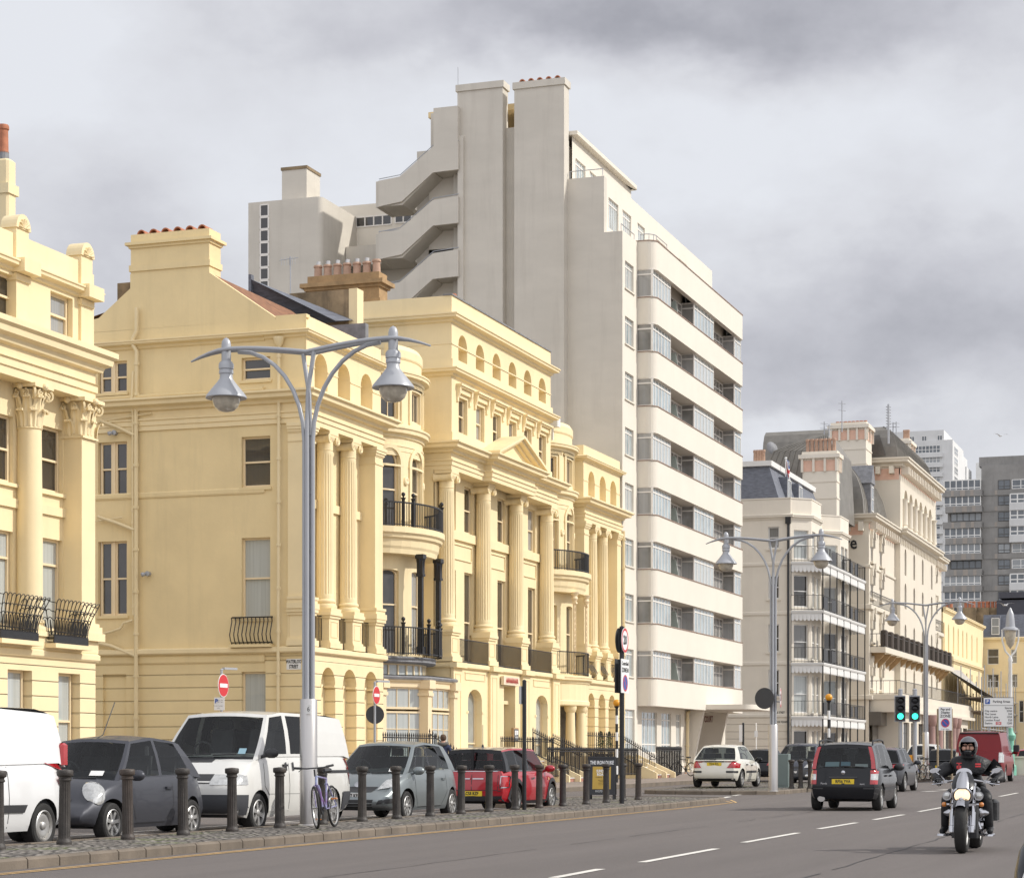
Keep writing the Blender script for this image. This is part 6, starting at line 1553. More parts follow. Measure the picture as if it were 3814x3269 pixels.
    for front in (True, False):
        fv = g.get('fv', V) if front else g.get('rv', V)
        ru = fu if front or 'ru' not in g else g['ru']
        solid = not front and g.get('rear') == 'solid'
        gl = MB()
        if not solid: gl.rings([[endpt(front, ru[i], fv[j]) for i in range(1, 8)] for j in range(1, 5)], close=False)
        for i in range(8):
            for j in range(5):
                q = [endpt(front, ru[i], fv[j]), endpt(front, ru[i+1], fv[j]), endpt(front, ru[i+1], fv[j+1]), endpt(front, ru[i], fv[j+1])]
                if 1 <= i <= 6 and 1 <= j <= 3 and not solid: pass
                else:
                    fr.cur = 1 if (not solid and (front or g.get('rblack')) and 0 < i < 7 and j < (5 if not front else 4)) or (g.get('rblack') and not front and j < 5) else 0; fr.quad(*q)
        if gl.v: gl.build('windscreen' if front else 'rear_window', M_CGL if front else (M_DGL if g.get('dark') else M_CGL), th, smooth=60)
    rf = MB() if g.get('roofm') else fr; fr.cur = 0
    NR = 10; rows = []
    for r in range(NR+1):
        t = r/NR; row = []
        xs_ = lerp(cols[0][1], cols[-1][1], t)
        for u in fu:
            bx = (fb*.65*(1-t)**3-rbg*.65*t**3)*(1-u*u); e = .035*(1-u*u)
            row.append((xs_+bx, u*y1, poly_at(rz_, xs_)+e))
        rows.append(row)
    rf.rings(rows, close=False)
    if g.get('roofm'): rf.build('roof', g['roofm'], th, smooth=60)
    fr.build('cabin_frame', [paintm, M_BLKG], th, smooth=60)
    # interior
    it = MB(); zb_ = belt(0); zr_ = min(poly_at(rz_, g.get('seat', .1)-.3), zb_+.72)
    xc0, xc1 = cols[-1][0]+.08, cols[0][0]-.02
    it.box(xc0, xc1, -y0+.04, y0-.04, sill+.1, min(belt(xc0), belt(xc1))-.02+p.get('tray', 0)); sx0 = g.get('seat', .1)
    if g.get('dash', True):
        it.bbox(xc1-.45, xc1-.1, -y0+.1, y0-.1, zb_-.15, belt(xc1)+.02, .03)
    for xx, hs in ((sx0, .5), (sx0-.85, .42)):
        if xx < xc0+.1: continue
        for s in (-1, 1):
            it.rings([[(xx+dx-.2*t, s*.36+yy*(1-.15*t), lerp(zb_-.3, zr_-.27, t)) for dx, yy in ((-.06, -.23), (.06, -.23), (.06, .23), (-.06, .23))] for t in (0, .5, .8, 1)], True, True)
            it.bbox(xx-.29, xx-.19, s*.36-.13, s*.36+.13, zr_-.26, zr_-.1, .03)
    wx, wy, wz = xc1-.52, -.36, zb_+.06
    it.tube([(wx-.06*math.sin(2*PI*k/16)*-1, wy+.18*math.cos(2*PI*k/16), wz+.17*math.sin(2*PI*k/16)) for k in range(17)], .016, 6)
    if g.get('inside', True): it.build('interior', M_SEAT, th, smooth=40)
    # wheels
    sp = p.get('spokes', 6)
    for sx_ in (-1, 1):
        for sy in (-1, 1):
            c = Vector((sx_*wb/2, sy*(W2-.115), wr)); ax = Vector((0, sy, 0)); t = MB(); hwid = .1
            t.lathe([(wr*.66, -hwid), (wr*.9, -hwid), (wr*.97, -hwid*.8), (wr, -hwid*.35), (wr, hwid*.35), (wr*.97, hwid*.8), (wr*.9, hwid*.98), (wr*.74, hwid), (wr*.66, hwid*.85)], c, 32, ax, False, False)
            w_ = t.build('wheel', M_TYRE, th, smooth=35)
            r = MB(); rr = wr*.68; r.lathe([(rr, -hwid*.6), (rr, hwid*.9), (rr*.93, hwid*.98), (rr*.9, hwid*.7), (rr*.88, hwid*.2)], c, 28, ax, False, False)
            r.lathe([(rr*.26, hwid*.45), (rr*.26, hwid*.85), (rr*.16, hwid*.98), (.01, hwid)], c, 14, ax)
            up = Vector((0, 0, 1)); sd = Vector((1, 0, 0))
            if sp:
                wsp = p.get('spw', .26)
                for k in range(sp):
                    a = 2*PI*k/sp+.3; d = sd*math.cos(a)+up*math.sin(a); n = ax.cross(d)
                    q = []
                    for rad, ww, dz in ((rr*.2, wsp*.8, .78), (rr*.92, wsp, .8)):
                        for dd in (dz-.3, dz):
                            for s2 in (-1, 1): q.append(c+d*rad+n*(s2*rr*ww*.5)+ax*hwid*dd)
                    r.hexa([q[0], q[1], q[3], q[2], q[4], q[5], q[7], q[6]])
            else:
                r.lathe([(rr*.25, hwid*.6), (rr*.6, hwid*.75), (rr*.72, hwid*.72), (rr*.9, hwid*.3)], c, 24, ax, False, False)
                for k in range(14):
                    a = 2*PI*k/14; d = sd*math.cos(a)+up*math.sin(a); r.sphere(c+d*rr*.8+ax*hwid*.52, rr*.05, 6, 4)
            ro = r.build('rim', p.get('rim', M_ALLOY), w_, smooth=35)
            r = MB(); r.lathe([(.01, hwid*.1), (rr*.9, hwid*.1)], c, 20, ax, False, False); r.build('brake_disc', M_DRUM, w_)
    # mirrors
    if p.get('mirror', True):
        xm, zm = cols[0][0]-p.get('mx', .28), belt(cols[0][0])+.09
        for s in (-1, 1):
            m = MB(); m.sphere((xm, s*(y0+.17), zm), 1, 14, 8, .075, .125, .085); m.cyl((xm+.02, s*(y0-.02), zm-.06), (xm+.01, s*(y0+.1), zm-.03), .03, n=8); m.build('wing_mirror', p.get('mirm', paintm), th, smooth=60)
    def plate(k, txt, z, mt, wid=.5):
        h = ray(k, 0, z, .012); s = 1 if k == 'f' else -1; x = h.x
        m = MB(); m.box(min(x, x-s*.06), max(x, x-s*.06), -wid/2, wid/2, z-.055, z+.055); o = m.build('number_plate', mt, th)
        if txt: m = MB(); put_text(m, txt, (x+s*.003, 0, z), (0, s, 0), (0, 0, 1), .098, .0035, sx=.82); m.build('lettering', M_PLB, o)
        return x
    return dict(th=th, vdir=vdir, body=body, quad=quad, ell=ell, seam=seam, plate=plate, ray=ray, endpt=endpt, sidept=sidept, W2=W2, belt=belt, xf=xf, xr=xr, wb=wb, wr=wr)
def wiper(c, rear=False, ys=((-.45, .1), (.15, .6))):
    for a, b in ys:
        m = MB(); e = c['endpt']; s = -1 if rear else 1
        P = [Vector(e(not rear, u, .09+.05*abs(u-a)))+Vector((s*.03, 0, .005)) for u in (a, (a+b)/2, b)]; m.tube(P, .013, 5); m.build('wiper', M_BLK, c['th'])
def archtrim(c, mt, w=.06):
    for sx_ in (-1, 1):
        for s in (-1, 1):
            m = MB(); rs = []
            for k in range(17):
                a = PI*(-.06+1.12*k/16); ro = c['wr']+.055; r = []
                for q in (0, w):
                    x, z = sx_*c['wb']/2+(ro+q)*math.cos(a), c['wr']+(ro+q)*math.sin(a); h = c['ray']('L' if s > 0 else 'R', x, max(z, .23), .012); r.append(h if h is not None else (x, s*c['W2'], z))
                rs.append(r)
            m.rings(rs, close=False); m.build('arch_trim', mt, c['th'], smooth=60)
YP = 16.2
# --- dark grey hatchback, facing the camera's left
gp = paint('dark_grey', (.06, .062, .073), .3, .38)
P = dict(W=1.66, wb=2.43, fo=.62, ro=.6, wr=.29, prof=[(-1.85, .78), (-1.6, .93), (-1.2, .955), (0, .93), (.62, .93), (.72, .92), (1.2, .83), (1.6, .70), (1.86, .54)], doors=((-.55, .72),), R=.95, k=.24, kr=.2, crown=.09, spokes=7, spw=.3,
  gh=dict(wb=.735, wt=.56, fb=.2, rb=.12, roofz=[(-1.5, 1.36), (-1.0, 1.47), (-.3, 1.52), (.35, 1.46)], seat=-.15, cols=[(.98, .32, 'p'), (.86, .26, 'g'), (-.28, -.3, 'p'), (-.37, -.38, 'g'), (-1.28, -.98, 'p'), (-1.62, -1.2, 'p')]))
c = car('parked_hatchback', 'dark grey rounded hatchback with oval headlights parked behind the white panel van', 'car', (28.41, YP, 0), PI, P, gp, group='cars and vans parked along the island')
for s in (-1, 1): c['vdir']((1.45, s*.62, .74), (.75, s*.45, .5)); c['ell']('V', 0, 0, .15, .235, M_LENS, 'headlight', .012, .045, s*.25)
c['quad']('f', [(-.32, .53), (.32, .53), (.36, .63), (-.36, .63)], M_BLK, 'grille'); c['quad']('f', [(-.5, .3), (.5, .3), (.46, .42), (-.46, .42)], M_BLK, 'air_intake')
for z in (.56, .6): c['quad']('f', [(-.3, z), (.3, z), (.3, z+.012), (-.3, z+.012)], M_CHR, 'grille_bar', .02)
c['plate']('f', '', .46, M_PLW); wiper(c); c['seam']('L', [(.72, .9), (.72, .6), (.55, .26), (-.3, .26), (-.55, .5), (-.55, .92)]); 
m = MB(); m.tube([(.3, 0, 1.5), (.1, 0, 1.56), (-.25, -.0, 2.05)], .008, 5); m.build('aerial', M_BLK, c['th'])
for u, sz in ((.55, .07), (.42, .06)):
    m = MB(); h = Vector(c['endpt'](True, u, .16)); h2 = Vector(c['endpt'](True, u+.14, .16)); h3 = Vector(c['endpt'](True, u+.14, .27)); h4 = Vector(c['endpt'](True, u, .27)); o = Vector((.008, 0, .004)); m.quad(h+o, h2+o, h3+o, h4+o); m.build('parking_permit', M_PLW, c['th'])
# --- older white van with sloping nose
wp = paint('white', (.66, .65, .615), 0, .35)
P = dict(W=1.84, wb=2.95, fo=.83, ro=.85, wr=.32, sill=.24, prof=[(-2.35, 1.2), (-2.2, 1.26), (1.0, 1.25), (1.36, 1.24), (1.75, 1.12), (2.1, .94), (2.32, .82)], doors=((.35, 1.3),), R=.55, k=.13, kr=.06, crown=.05, spokes=6, spw=.34, hpos=.5, nose=[-.05, 0, .02, .01, -.02, -.04, -.06], mirm=M_BLK, handle=M_BLK, mx=.2,
  gh=dict(wb=.87, wt=.73, fb=.16, rb=.03, roofz=[(-2.2, 1.9), (-1.6, 1.96), (.3, 1.98), (.85, 1.93)], seat=.4, rear='solid', cols=[(1.5, .82, 'p'), (1.3, .74, 'g'), (.36, .3, 'p'), (.2, .16, 'd'), (-.75, -.75, 'p'), (-.9, -.9, 'p'), (-2.05, -1.95, 'p'), (-2.3, -2.17, 'p')]))
c = car('parked_van', 'older white van with sloping nose and grey bumper parked behind the tall lamp post', 'van', (33.35, YP+.05, 0), PI, P, wp, group='cars and vans parked along the island')
for s in (-1, 1):
    c['quad']('f', [(s*.42, .78), (s*.86, .78), (s*.86, .94), (s*.42, .94)], M_LENS, 'headlight', .012, bul=.02); c['quad']('L' if s > 0 else 'R', [(1.9, .78), (2.22, .78), (2.22, .93), (1.9, .93)], M_AMB if 0 else M_LENS, 'indicator', .01)
    c['quad']('r', [(s*.78, .75), (s*.88, .75), (s*.88, 1.2), (s*.78, 1.2)], M_RED, 'tail_light', .012)
c['quad']('f', [(-.41, .8), (.41, .8), (.41, .95), (-.41, .95)], M_BLK, 'grille'); c['quad']('f', [(-.5, 1.14), (.2, 1.14), (.2, 1.19), (-.5, 1.19)], M_BLK, 'bonnet_vent')
GB = mat('grey_bumper', (.05, .052, .058), .55, var=.15)
for k_, a0, a1 in (('f', -.9, .9), ('r', -.9, .9)): c['quad'](k_, [(a0, .27), (a1, .27), (a1, .62), (a0, .62)], GB, 'bumper', .02, 16, 5)
for s in 'LR':
    c['quad'](s, [(1.92, .3), (2.3, .3), (2.3, .62), (1.92, .62)], GB, 'bumper', .02, 6, 4); c['quad'](s, [(-2.32, .3), (-1.88, .3), (-1.88, .62), (-2.32, .62)], GB, 'bumper', .02, 6, 4)
    c['quad'](s, [(-2.25, .95), (-.85, .95), (-.85, 1.0), (-2.25, 1.0)], M_BLK, 'door_runner', .012, 14, 1); c['seam'](s, [(.34, 1.2), (.34, .32)]); c['seam'](s, [(-.85, 1.2), (-.85, .32)]); c['seam'](s, [(1.3, 1.2), (1.3, .75), (1.12, .6)]); c['seam'](s, [(1.2, .62), (-1.1, .6)], .006)
    c['quad'](s, [(.15, 1.0), (.21, 1.0), (.21, 1.14), (.15, 1.14)], M_BLK, 'handle', .015); c['quad'](s, [(.43, 1.0), (.49, 1.0), (.49, 1.14), (.43, 1.14)], M_BLK, 'handle', .015)
c['plate']('f', '', .7, M_PLW); wiper(c)
m = MB(); h = [Vector(c['endpt'](True, u, v))+Vector((.01, 0, .004)) for u, v in ((.62, .12), (.76, .12), (.76, .24), (.62, .24))]; m.quad(*h); m.build('parking_permit', mat('blue_permit', (.35, .55, .62), .5), c['th'])
# --- white panel van at the left edge (only its tail is in the picture)
P = dict(W=1.82, wb=2.6, fo=.85, ro=.6, wr=.31, sill=.25, prof=[(-1.9, 1.1), (-1.7, 1.16), (1.0, 1.12), (1.4, 1.08), (1.9, .9), (2.15, .75)], doors=((.4, 1.3),), R=.5, k=.16, kr=.1, spokes=0, tail=[-.02, 0, .02, .02, .0, -.02, -.03],
  gh=dict(wb=.865, wt=.74, fb=.16, rb=.03, roofz=[(-1.8, 1.78), (-1.35, 1.87), (.2, 1.88), (.7, 1.8)], seat=.3, rear='solid', cols=[(1.45, .7, 'p'), (1.3, .64, 'g'), (.4, .35, 'p'), (.2, .2, 'p'), (-1.7, -1.62, 'p'), (-1.87, -1.78, 'p')]))
c = car('parked_van', 'clean white panel van with black side strip cut off by the left edge', 'van', (23.82, YP-.05, 0), PI, P, paint('bright_white', (.74, .74, .735), 0, .3), group='cars and vans parked along the island')
c['quad']('L', [(-.75, .50), (1.2, .52), (1.2, .62), (-.82, .60)], M_BLK, 'rub_strip', .02, 16, 2); c['seam']('L', [(-.4, 1.1), (-.4, .3)])
for s in (-1, 1):
    c['quad']('r', [(s*.79, .85), (s*.9, .85), (s*.9, 1.14), (s*.79, 1.14)], M_RED, 'tail_light', .025, bul=.02)
    m = MB(); m.bbox(-1.92, -1.76, s*.80 if s > 0 else -.89, .89 if s > 0 else -.80, 1.12, 1.42, .03); m.build('tail_light', M_RED, c['th'])
# --- silver grey five-door hatchback
sp_ = paint('silver_grey', (.24, .265, .27), .5, .33)
P = dict(W=1.7, wb=2.46, fo=.78, ro=.53, wr=.29, prof=[(-1.78, .85), (-1.55, .98), (-.6, .96), (.5, .93), (.95, .93), (1.3, .84), (1.75, .70), (2.0, .56)], doors=((-.8, -.02), (-.02, .85)), R=.95, k=.25, kr=.17, crown=.08, spokes=9, spw=.24,
  gh=dict(wb=.745, wt=.58, fb=.22, rb=.1, roofz=[(-1.5, 1.40), (-1.1, 1.48), (-.3, 1.52), (.3, 1.47)], seat=-.1, cols=[(1.16, .28, 'p'), (1.04, .22, 'g'), (.78, .16, 'b'), (.72, .13, 'g'), (-.1, -.12, 'b'), (-.2, -.2, 'g'), (-.9, -.72, 'b'), (-.95, -.76, 'g'), (-1.25, -1.05, 'p'), (-1.58, -1.3, 'p')]))
c = car('parked_hatchback', 'silver grey five-door hatchback parked behind the white van with its nose towards us', 'car', (39.7, YP, 0), PI, P, sp_, group='cars and vans parked along the island')
for s in (-1, 1):
    c['quad']('f', [(s*.42, .60), (s*.76, .66), (s*.72, .86), (s*.52, .78)], M_LENS, 'headlight', .014, 8, 6, .03); c['quad']('f', [(s*.5, .33), (s*.76, .36), (s*.74, .44), (s*.55, .41)], M_BLK, 'air_intake')
c['quad']('f', [(-.34, .56), (.34, .56), (.42, .66), (-.42, .66)], M_BLK, 'grille'); c['quad']('f', [(-.4, .27), (.4, .27), (.44, .42), (-.44, .42)], M_BLK, 'air_intake'); c['ell']('f', 0, .70, .075, .05, M_CHR, 'badge', .012, .008)
c['plate']('f', 'NL57 KFA', .49, M_PLW); wiper(c); 
for s in 'L': c['seam'](s, [(.85, .9), (.85, .5), (.7, .26), (-.55, .26), (-.85, .55), (-.82, .95)]); c['seam'](s, [(-.02, .93), (0, .26)])
m = MB(); h = [Vector(c['endpt'](True, u, v))+Vector((.008, 0, .004)) for u, v in ((.56, .14), (.68, .14), (.68, .25), (.56, .25))]; m.quad(*h); m.build('parking_permit', M_PLW, c['th'])
# --- red estate hatchback with silver roof, twin rear doors
rp = paint('bright_red', (.42, .012, .022), .1, .28); SR = paint('silver_roof', (.5, .5, .5), .5, .3)
P = dict(W=1.70, wb=2.5, fo=.72, ro=.62, wr=.31, prof=[(-1.86, .92), (-1.7, .93), (0, .92), (.75, .91), (1.3, .85), (1.75, .76), (1.95, .6)], doors=((-.35, .8),), R=.7, k=.24, kr=.16, crown=.06, spokes=8, spw=.22, handle=M_CHR, tail=[-.0, .02, .03, .03, .0, -.01, -.03],
  gh=dict(wb=.76, wt=.60, fb=.16, rb=.06, roofz=[(-1.72, 1.37), (-1.2, 1.42), (.2, 1.43), (.5, 1.4)], roofm=SR, bframe=True, rblack=True, seat=-.05, rv=[0, .1, .35, .6, .82, 1.], cols=[(1.05, .52, 'b'), (.96, .46, 'g'), (-.2, -.22, 'b'), (-.32, -.33, 'd'), (-.95, -.92, 'b'), (-1.03, -1.0, 'd'), (-1.6, -1.5, 'b'), (-1.8, -1.68, 'b')]))
c = car('parked_hatchback', 'bright red small estate with silver roof and twin rear doors seen from behind', 'car', (46.25, YP, 0), 0, P, rp, group='cars and vans parked along the island')
for s in (-1, 1):
    c['quad']('r', [(s*.64, .55), (s*.79, .56), (s*.79, .81), (s*.66, .82)], M_CHR, 'lamp_surround', .012); c['quad']('r', [(s*.66, .57), (s*.775, .58), (s*.775, .79), (s*.675, .80)], M_RED, 'tail_light', .02, bul=.01)
    c['quad']('r', [(s*.03, .74), (s*.28, .74), (s*.28, .765), (s*.03, .765)], M_CHR, 'handle', .03)
c['quad']('r', [(-.82, .22), (.82, .22), (.82, .38), (-.82, .38)], M_BLK, 'bumper', .02, 12, 3); c['seam']('r', [(0, .92), (0, .48)]); c['seam']('r', [(-.6, .9), (-.6, .5), (.6, .5), (.6, .9)]); c['seam']('r', [(-.75, .5), (-.6, .48)]); c['plate']('r', 'LC58 RZF', .43, M_PLY)
m = MB(); m.box(c['xr']-.02, c['xr']+.03, -.03, .03, .9, 1.4); m.build('rear_door_post', M_BLKG, c['th'])
m = MB(); m.cyl((-1.95, -.45, .27), (-1.7, -.45, .27), .045, n=12); m.build('exhaust', M_CHR, c['th']); archtrim(c, M_BLK, .085)
for s in 'LR': c['quad'](s, [(-.8, .2), (.8, .2), (.8, .27), (-.8, .27)], M_BLK, 'sill_trim', .012, 8, 2); c['quad'](s, [(.9, .70), (1.02, .72), (.98, .78), (.88, .76)], M_AMB, 'indicator', .012)
for s in 'LRr': c['quad'](s, [(-1.75 if s != 'r' else -.8, .91), (.8, .91), (.8, .925), (-1.75 if s != 'r' else -.8, .925)], M_CHR, 'chrome_strip', .01, 14, 1)
wiper(c, True, ((-.55, -.1), (.1, .5)))
m = MB(); m.lathe([(.03, 0), (.02, .05), (.006, .07), (.006, .5)], (-1.2, 0, 1.45), 6); m.build('aerial', M_BLK, c['th'])
# --- cream white hatchback on the corner island
cp_ = paint('cream_white', (.72, .69, .60), 0, .32)
P = dict(W=1.69, wb=2.5, fo=.8, ro=.65, wr=.3, prof=[(-1.9, .86), (-1.75, .93), (-1.2, .95), (0, .93), (.8, .91), (1.4, .82), (1.9, .68), (2.05, .55)], doors=((-.75, .0), (.0, .85)), R=.8, k=.2, kr=.2, crown=.05, spokes=7, spw=.3, mirm=M_BLKG, handle=M_BLK,
  gh=dict(wb=.75, wt=.57, fb=.18, rb=.13, roofz=[(-1.35, 1.34), (-.8, 1.42), (0, 1.43), (.35, 1.39)], seat=-.05, cols=[(1.15, .32, 'p'), (1.0, .25, 'g'), (-.02, -.05, 'b'), (-.1, -.12, 'g'), (-.85, -.75, 'b'), (-.9, -.78, 'g'), (-1.25, -.95, 'p'), (-1.78, -1.15, 'p')]))
X, Y = 72.45, 17.1
c = car('parked_hatchback', 'cream white hatchback seen from behind on the cobbled corner island', 'car', (X, Y, gz(X)+.13), 0, P, cp_)
for s in (-1, 1):
    c['quad']('r', [(s*.43, .66), (s*.80, .66), (s*.80, .80), (s*.62, .90)], M_RED, 'tail_light', .014, 8, 5, .02); c['quad']('L' if s > 0 else 'R', [(-1.88, .66), (-1.62, .68), (-1.7, .86), (-1.85, .88)], M_RED, 'tail_light', .012)
    c['quad']('r', [(s*.42, .50), (s*.82, .50), (s*.82, .565), (s*.42, .565)], M_BLK, 'rub_strip', .018)
    c['quad']('L' if s > 0 else 'R', [(-.75, .5), (.8, .5), (.8, .57), (-.75, .57)], M_BLK, 'rub_strip', .016, 10, 1)
    c['seam']('L' if s > 0 else 'R', [(.85, .9), (.85, .4), (.75, .26), (-.5, .26), (-.78, .5), (-.78, .95)]); c['seam']('L' if s > 0 else 'R', [(0, .92), (0, .26)])
c['quad']('r', [(-.34, .855), (.34, .855), (.34, .885), (-.34, .885)], M_CHR, 'handle', .02); c['plate']('r', 'Y216 FCL', .79, M_PLY); c['quad']('r', [(-.8, .24), (.8, .24), (.8, .32), (-.8, .32)], M_BLK, 'bumper', .016, 12, 2); wiper(c, True, ((-.1, .75),))
c['ell']('r', 0, .89, .03, .04, M_CHR, 'badge', .03, .004)
# --- black tall hatchback driving away
bp_ = paint('black', (.012, .013, .016), .0, .22)
P = dict(W=1.6, wb=2.3, fo=.68, ro=.56, wr=.29, prof=[(-1.72, .94), (-1.55, .96), (0, .94), (.7, .94), (1.2, .88), (1.65, .76), (1.8, .62)], doors=((-.7, .05), (.05, .85)), R=.6, k=.2, kr=.13, crown=.05, spokes=10, spw=.2, tail=[-.04, .0, .03, .03, -.02, -.02, -.03], mirm=M_BLK,
  gh=dict(wb=.72, wt=.60, fb=.16, rb=.06, roofz=[(-1.55, 1.46), (-1.0, 1.52), (.2, 1.54), (.6, 1.48)], rblack=True, seat=.05, rv=[0, .07, .35, .6, .84, 1.], ru=[-1, -.86, -.55, -.28, 0, .28, .55, .86, 1], cols=[(1.2, .58, 'p'), (1.08, .52, 'g'), (.1, .08, 'b'), (.02, 0, 'g'), (-.75, -.72, 'b'), (-.85, -.82, 'g'), (-1.3, -1.2, 'p'), (-1.66, -1.5, 'p')]))
c = car('car', 'shiny black tall hatchback with full-height red tail lights driving away down the road', 'car', (50.7, 8.87, 0), math.radians(1.2), P, bp_, 1.02)
for s in (-1, 1):
    m = MB(); 
    for j in range(8):
        pass
    V_ = [.02, .2, .4, .6, .8, .95]; rs = []
    for v in V_:
        a = Vector(c['endpt'](False, s*.995, v))+Vector((-.018, 0, 0)); b = Vector(c['endpt'](False, s*.865, v))+Vector((-.018, 0, 0)); rs.append([a, b])
    m.rings(rs, close=False); m.build('tail_light', M_RED, c['th'], smooth=60)
    c['quad']('r', [(s*.60, .60), (s*.74, .60), (s*.74, .955), (s*.60, .955)], M_RED, 'tail_light', .016, 4, 6, .008); c['quad']('r', [(s*.61, .69), (s*.735, .69), (s*.735, .83), (s*.61, .83)], M_LENS, 'reversing_light', .024, 4, 3, .004)
    m = MB(); zt = 1.52; m.tube([(-1.35, s*.6, zt-.04), (-1.3, s*.6, zt+.05), (-.4, s*.6, zt+.085), (.3, s*.59, zt+.06), (.4, s*.59, zt)], .02, 6); m.build('roof_rail', M_BLK, c['th'], smooth=60)
    c['quad']('L' if s > 0 else 'R', [(-1.0, .46), (.9, .46), (.9, .52), (-1.0, .52)], M_BLK, 'rub_strip', .014, 12, 1); c['seam']('L' if s > 0 else 'R', [(.05, .93), (.05, .28)]); c['quad']('r', [(s*.45, .49), (s*.76, .49), (s*.76, .52), (s*.45, .52)], M_BLK, 'rub_strip', .012)
c['plate']('r', 'RF56 YVA', .66, M_PLY); c['ell']('r', 0, .86, .045, .045, M_CHR, 'badge', .012, .006); c['quad']('r', [(-.32, .73), (.32, .73), (.32, .765), (-.32, .765)], M_BLK, 'handle', .03); wiper(c, True, ((-.65, .0),))
def small_text(c, txt, y, z, size, mt, k='r'):
    h = c['ray'](k, y, z, .008); s = 1 if k == 'f' else -1; m = MB(); put_text(m, txt, h, (0, s, 0), (0, 0, 1), size, .001); m.build('lettering', mt, c['th'])
small_text(c, 'Panda', .43, .615, .06, M_CHR); small_text(c, 'MAX', -.43, .60, .05, M_CHR)
m = MB(); m.lathe([(.085, 0), (.09, .14), (.07, .16)], (-1.72, .5, .27), 14, (1, 0, 0), sx=.75, sy=1); m.build('exhaust', M_STEEL, c['th'], smooth=40)
for u0, u1, v0, v1, cc in ((.15, .6, .12, .3, (.35, .5, .55)), (-.2, .1, .14, .3, (.2, .35, .45)), (-.75, -.35, .1, .22, (.5, .55, .55))):
    m = MB(); h = [Vector(c['endpt'](False, u, v))+Vector((.06, 0, 0)) for u, v in ((u0, v0), (u1, v0), (u1, v1), (u0, v1))]; m.quad(*h); m.build('parcel', mat('parcel_%d' % int(cc[0]*100), cc, .6), c['th'])
m = MB(); m.lathe([(.025, 0), (.012, .06), (.006, .25)], (-1.3, 0, 1.55), 6); m.build('aerial', M_BLK, c['th'])
# --- dark grey hatchback ahead
X, Y = grd(3366, 2947)
P = dict(W=1.71, wb=2.46, fo=.8, ro=.68, wr=.32, prof=[(-1.9, .9), (-1.7, .97), (-.3, .97), (.8, .95), (1.4, .86), (1.85, .72), (2.0, .58)], doors=((-.45, .85),), R=.8, k=.22, kr=.2, crown=.06, spokes=8,
  gh=dict(wb=.76, wt=.58, fb=.18, rb=.12, dark=True, roofm=paint('maroon_roof', (.07, .02, .025), .1, .25), roofz=[(-1.5, 1.38), (-.8, 1.46), (0, 1.47), (.4, 1.43)], cols=[(1.2, .38, 'p'), (1.08, .32, 'g'), (-.3, -.3, 'p'), (-.5, -.45, 'g'), (-1.2, -1.1, 'b'), (-1.75, -1.4, 'b')]))
c = car('car', 'dark grey hatchback with slim red tail lights ahead of the black hatchback', 'car', (X+1.23, Y+.78, gz(X)), 0, P, paint('graphite', (.06, .062, .07), .3, .3))
for s in (-1, 1): c['quad']('r', [(s*.50, .76), (s*.84, .76), (s*.84, .92), (s*.52, .88)], M_RED, 'tail_light', .014, 8, 4, .02); c['quad']('L' if s > 0 else 'R', [(-1.86, .78), (-1.6, .84), (-1.62, .92), (-1.84, .93)], M_RED, 'tail_light', .012)
c['plate']('r', '', .68, M_PLY)
# --- dark grey people carrier facing us behind the short bollards
X, Y = atD(2985, 84)
P = dict(W=1.8, wb=2.69, fo=.83, ro=.75, wr=.32, prof=[(-2.05, .95), (0, .98), (1.0, .98), (1.5, .9), (2.0, .72), (2.17, .58)], doors=((-.7, .1), (.1, 1.0)), R=.8, k=.22, kr=.12, crown=.08, spokes=7, mirm=M_BLK,
  gh=dict(wb=.80, wt=.62, fb=.22, rb=.06, roofz=[(-1.8, 1.55), (-1.0, 1.62), (.1, 1.62), (.5, 1.56)], seat=.1, cols=[(1.4, .48, 'p'), (1.25, .4, 'g'), (.1, .08, 'b'), (0, 0, 'g'), (-.85, -.82, 'b'), (-.95, -.92, 'g'), (-1.6, -1.5, 'p'), (-1.98, -1.78, 'p')]))
c = car('parked_people_carrier', 'dark grey people carrier facing us behind the bollards by the second lamp post', 'car', (X+1.5, Y+.2, gz(X)+.02), PI-.05, P, paint('slate_blue', (.07, .075, .095), .3, .33))
for s in (-1, 1): c['quad']('f', [(s*.48, .68), (s*.84, .70), (s*.80, .86), (s*.55, .80)], M_LENS, 'headlight', .014, 8, 5, .03); c['ell']('f', s*.66, .38, .07, .05, M_LENS, 'fog_light', .01, .01)
c['quad']('f', [(-.85, .26), (.85, .26), (.85, .62), (-.85, .62)], M_BLK, 'bumper', .012, 14, 4); c['quad']('f', [(-.42, .66), (.42, .66), (.46, .74), (-.46, .74)], M_BLK, 'grille'); c['plate']('f', 'LR07 YNS', .5, M_PLW); wiper(c)
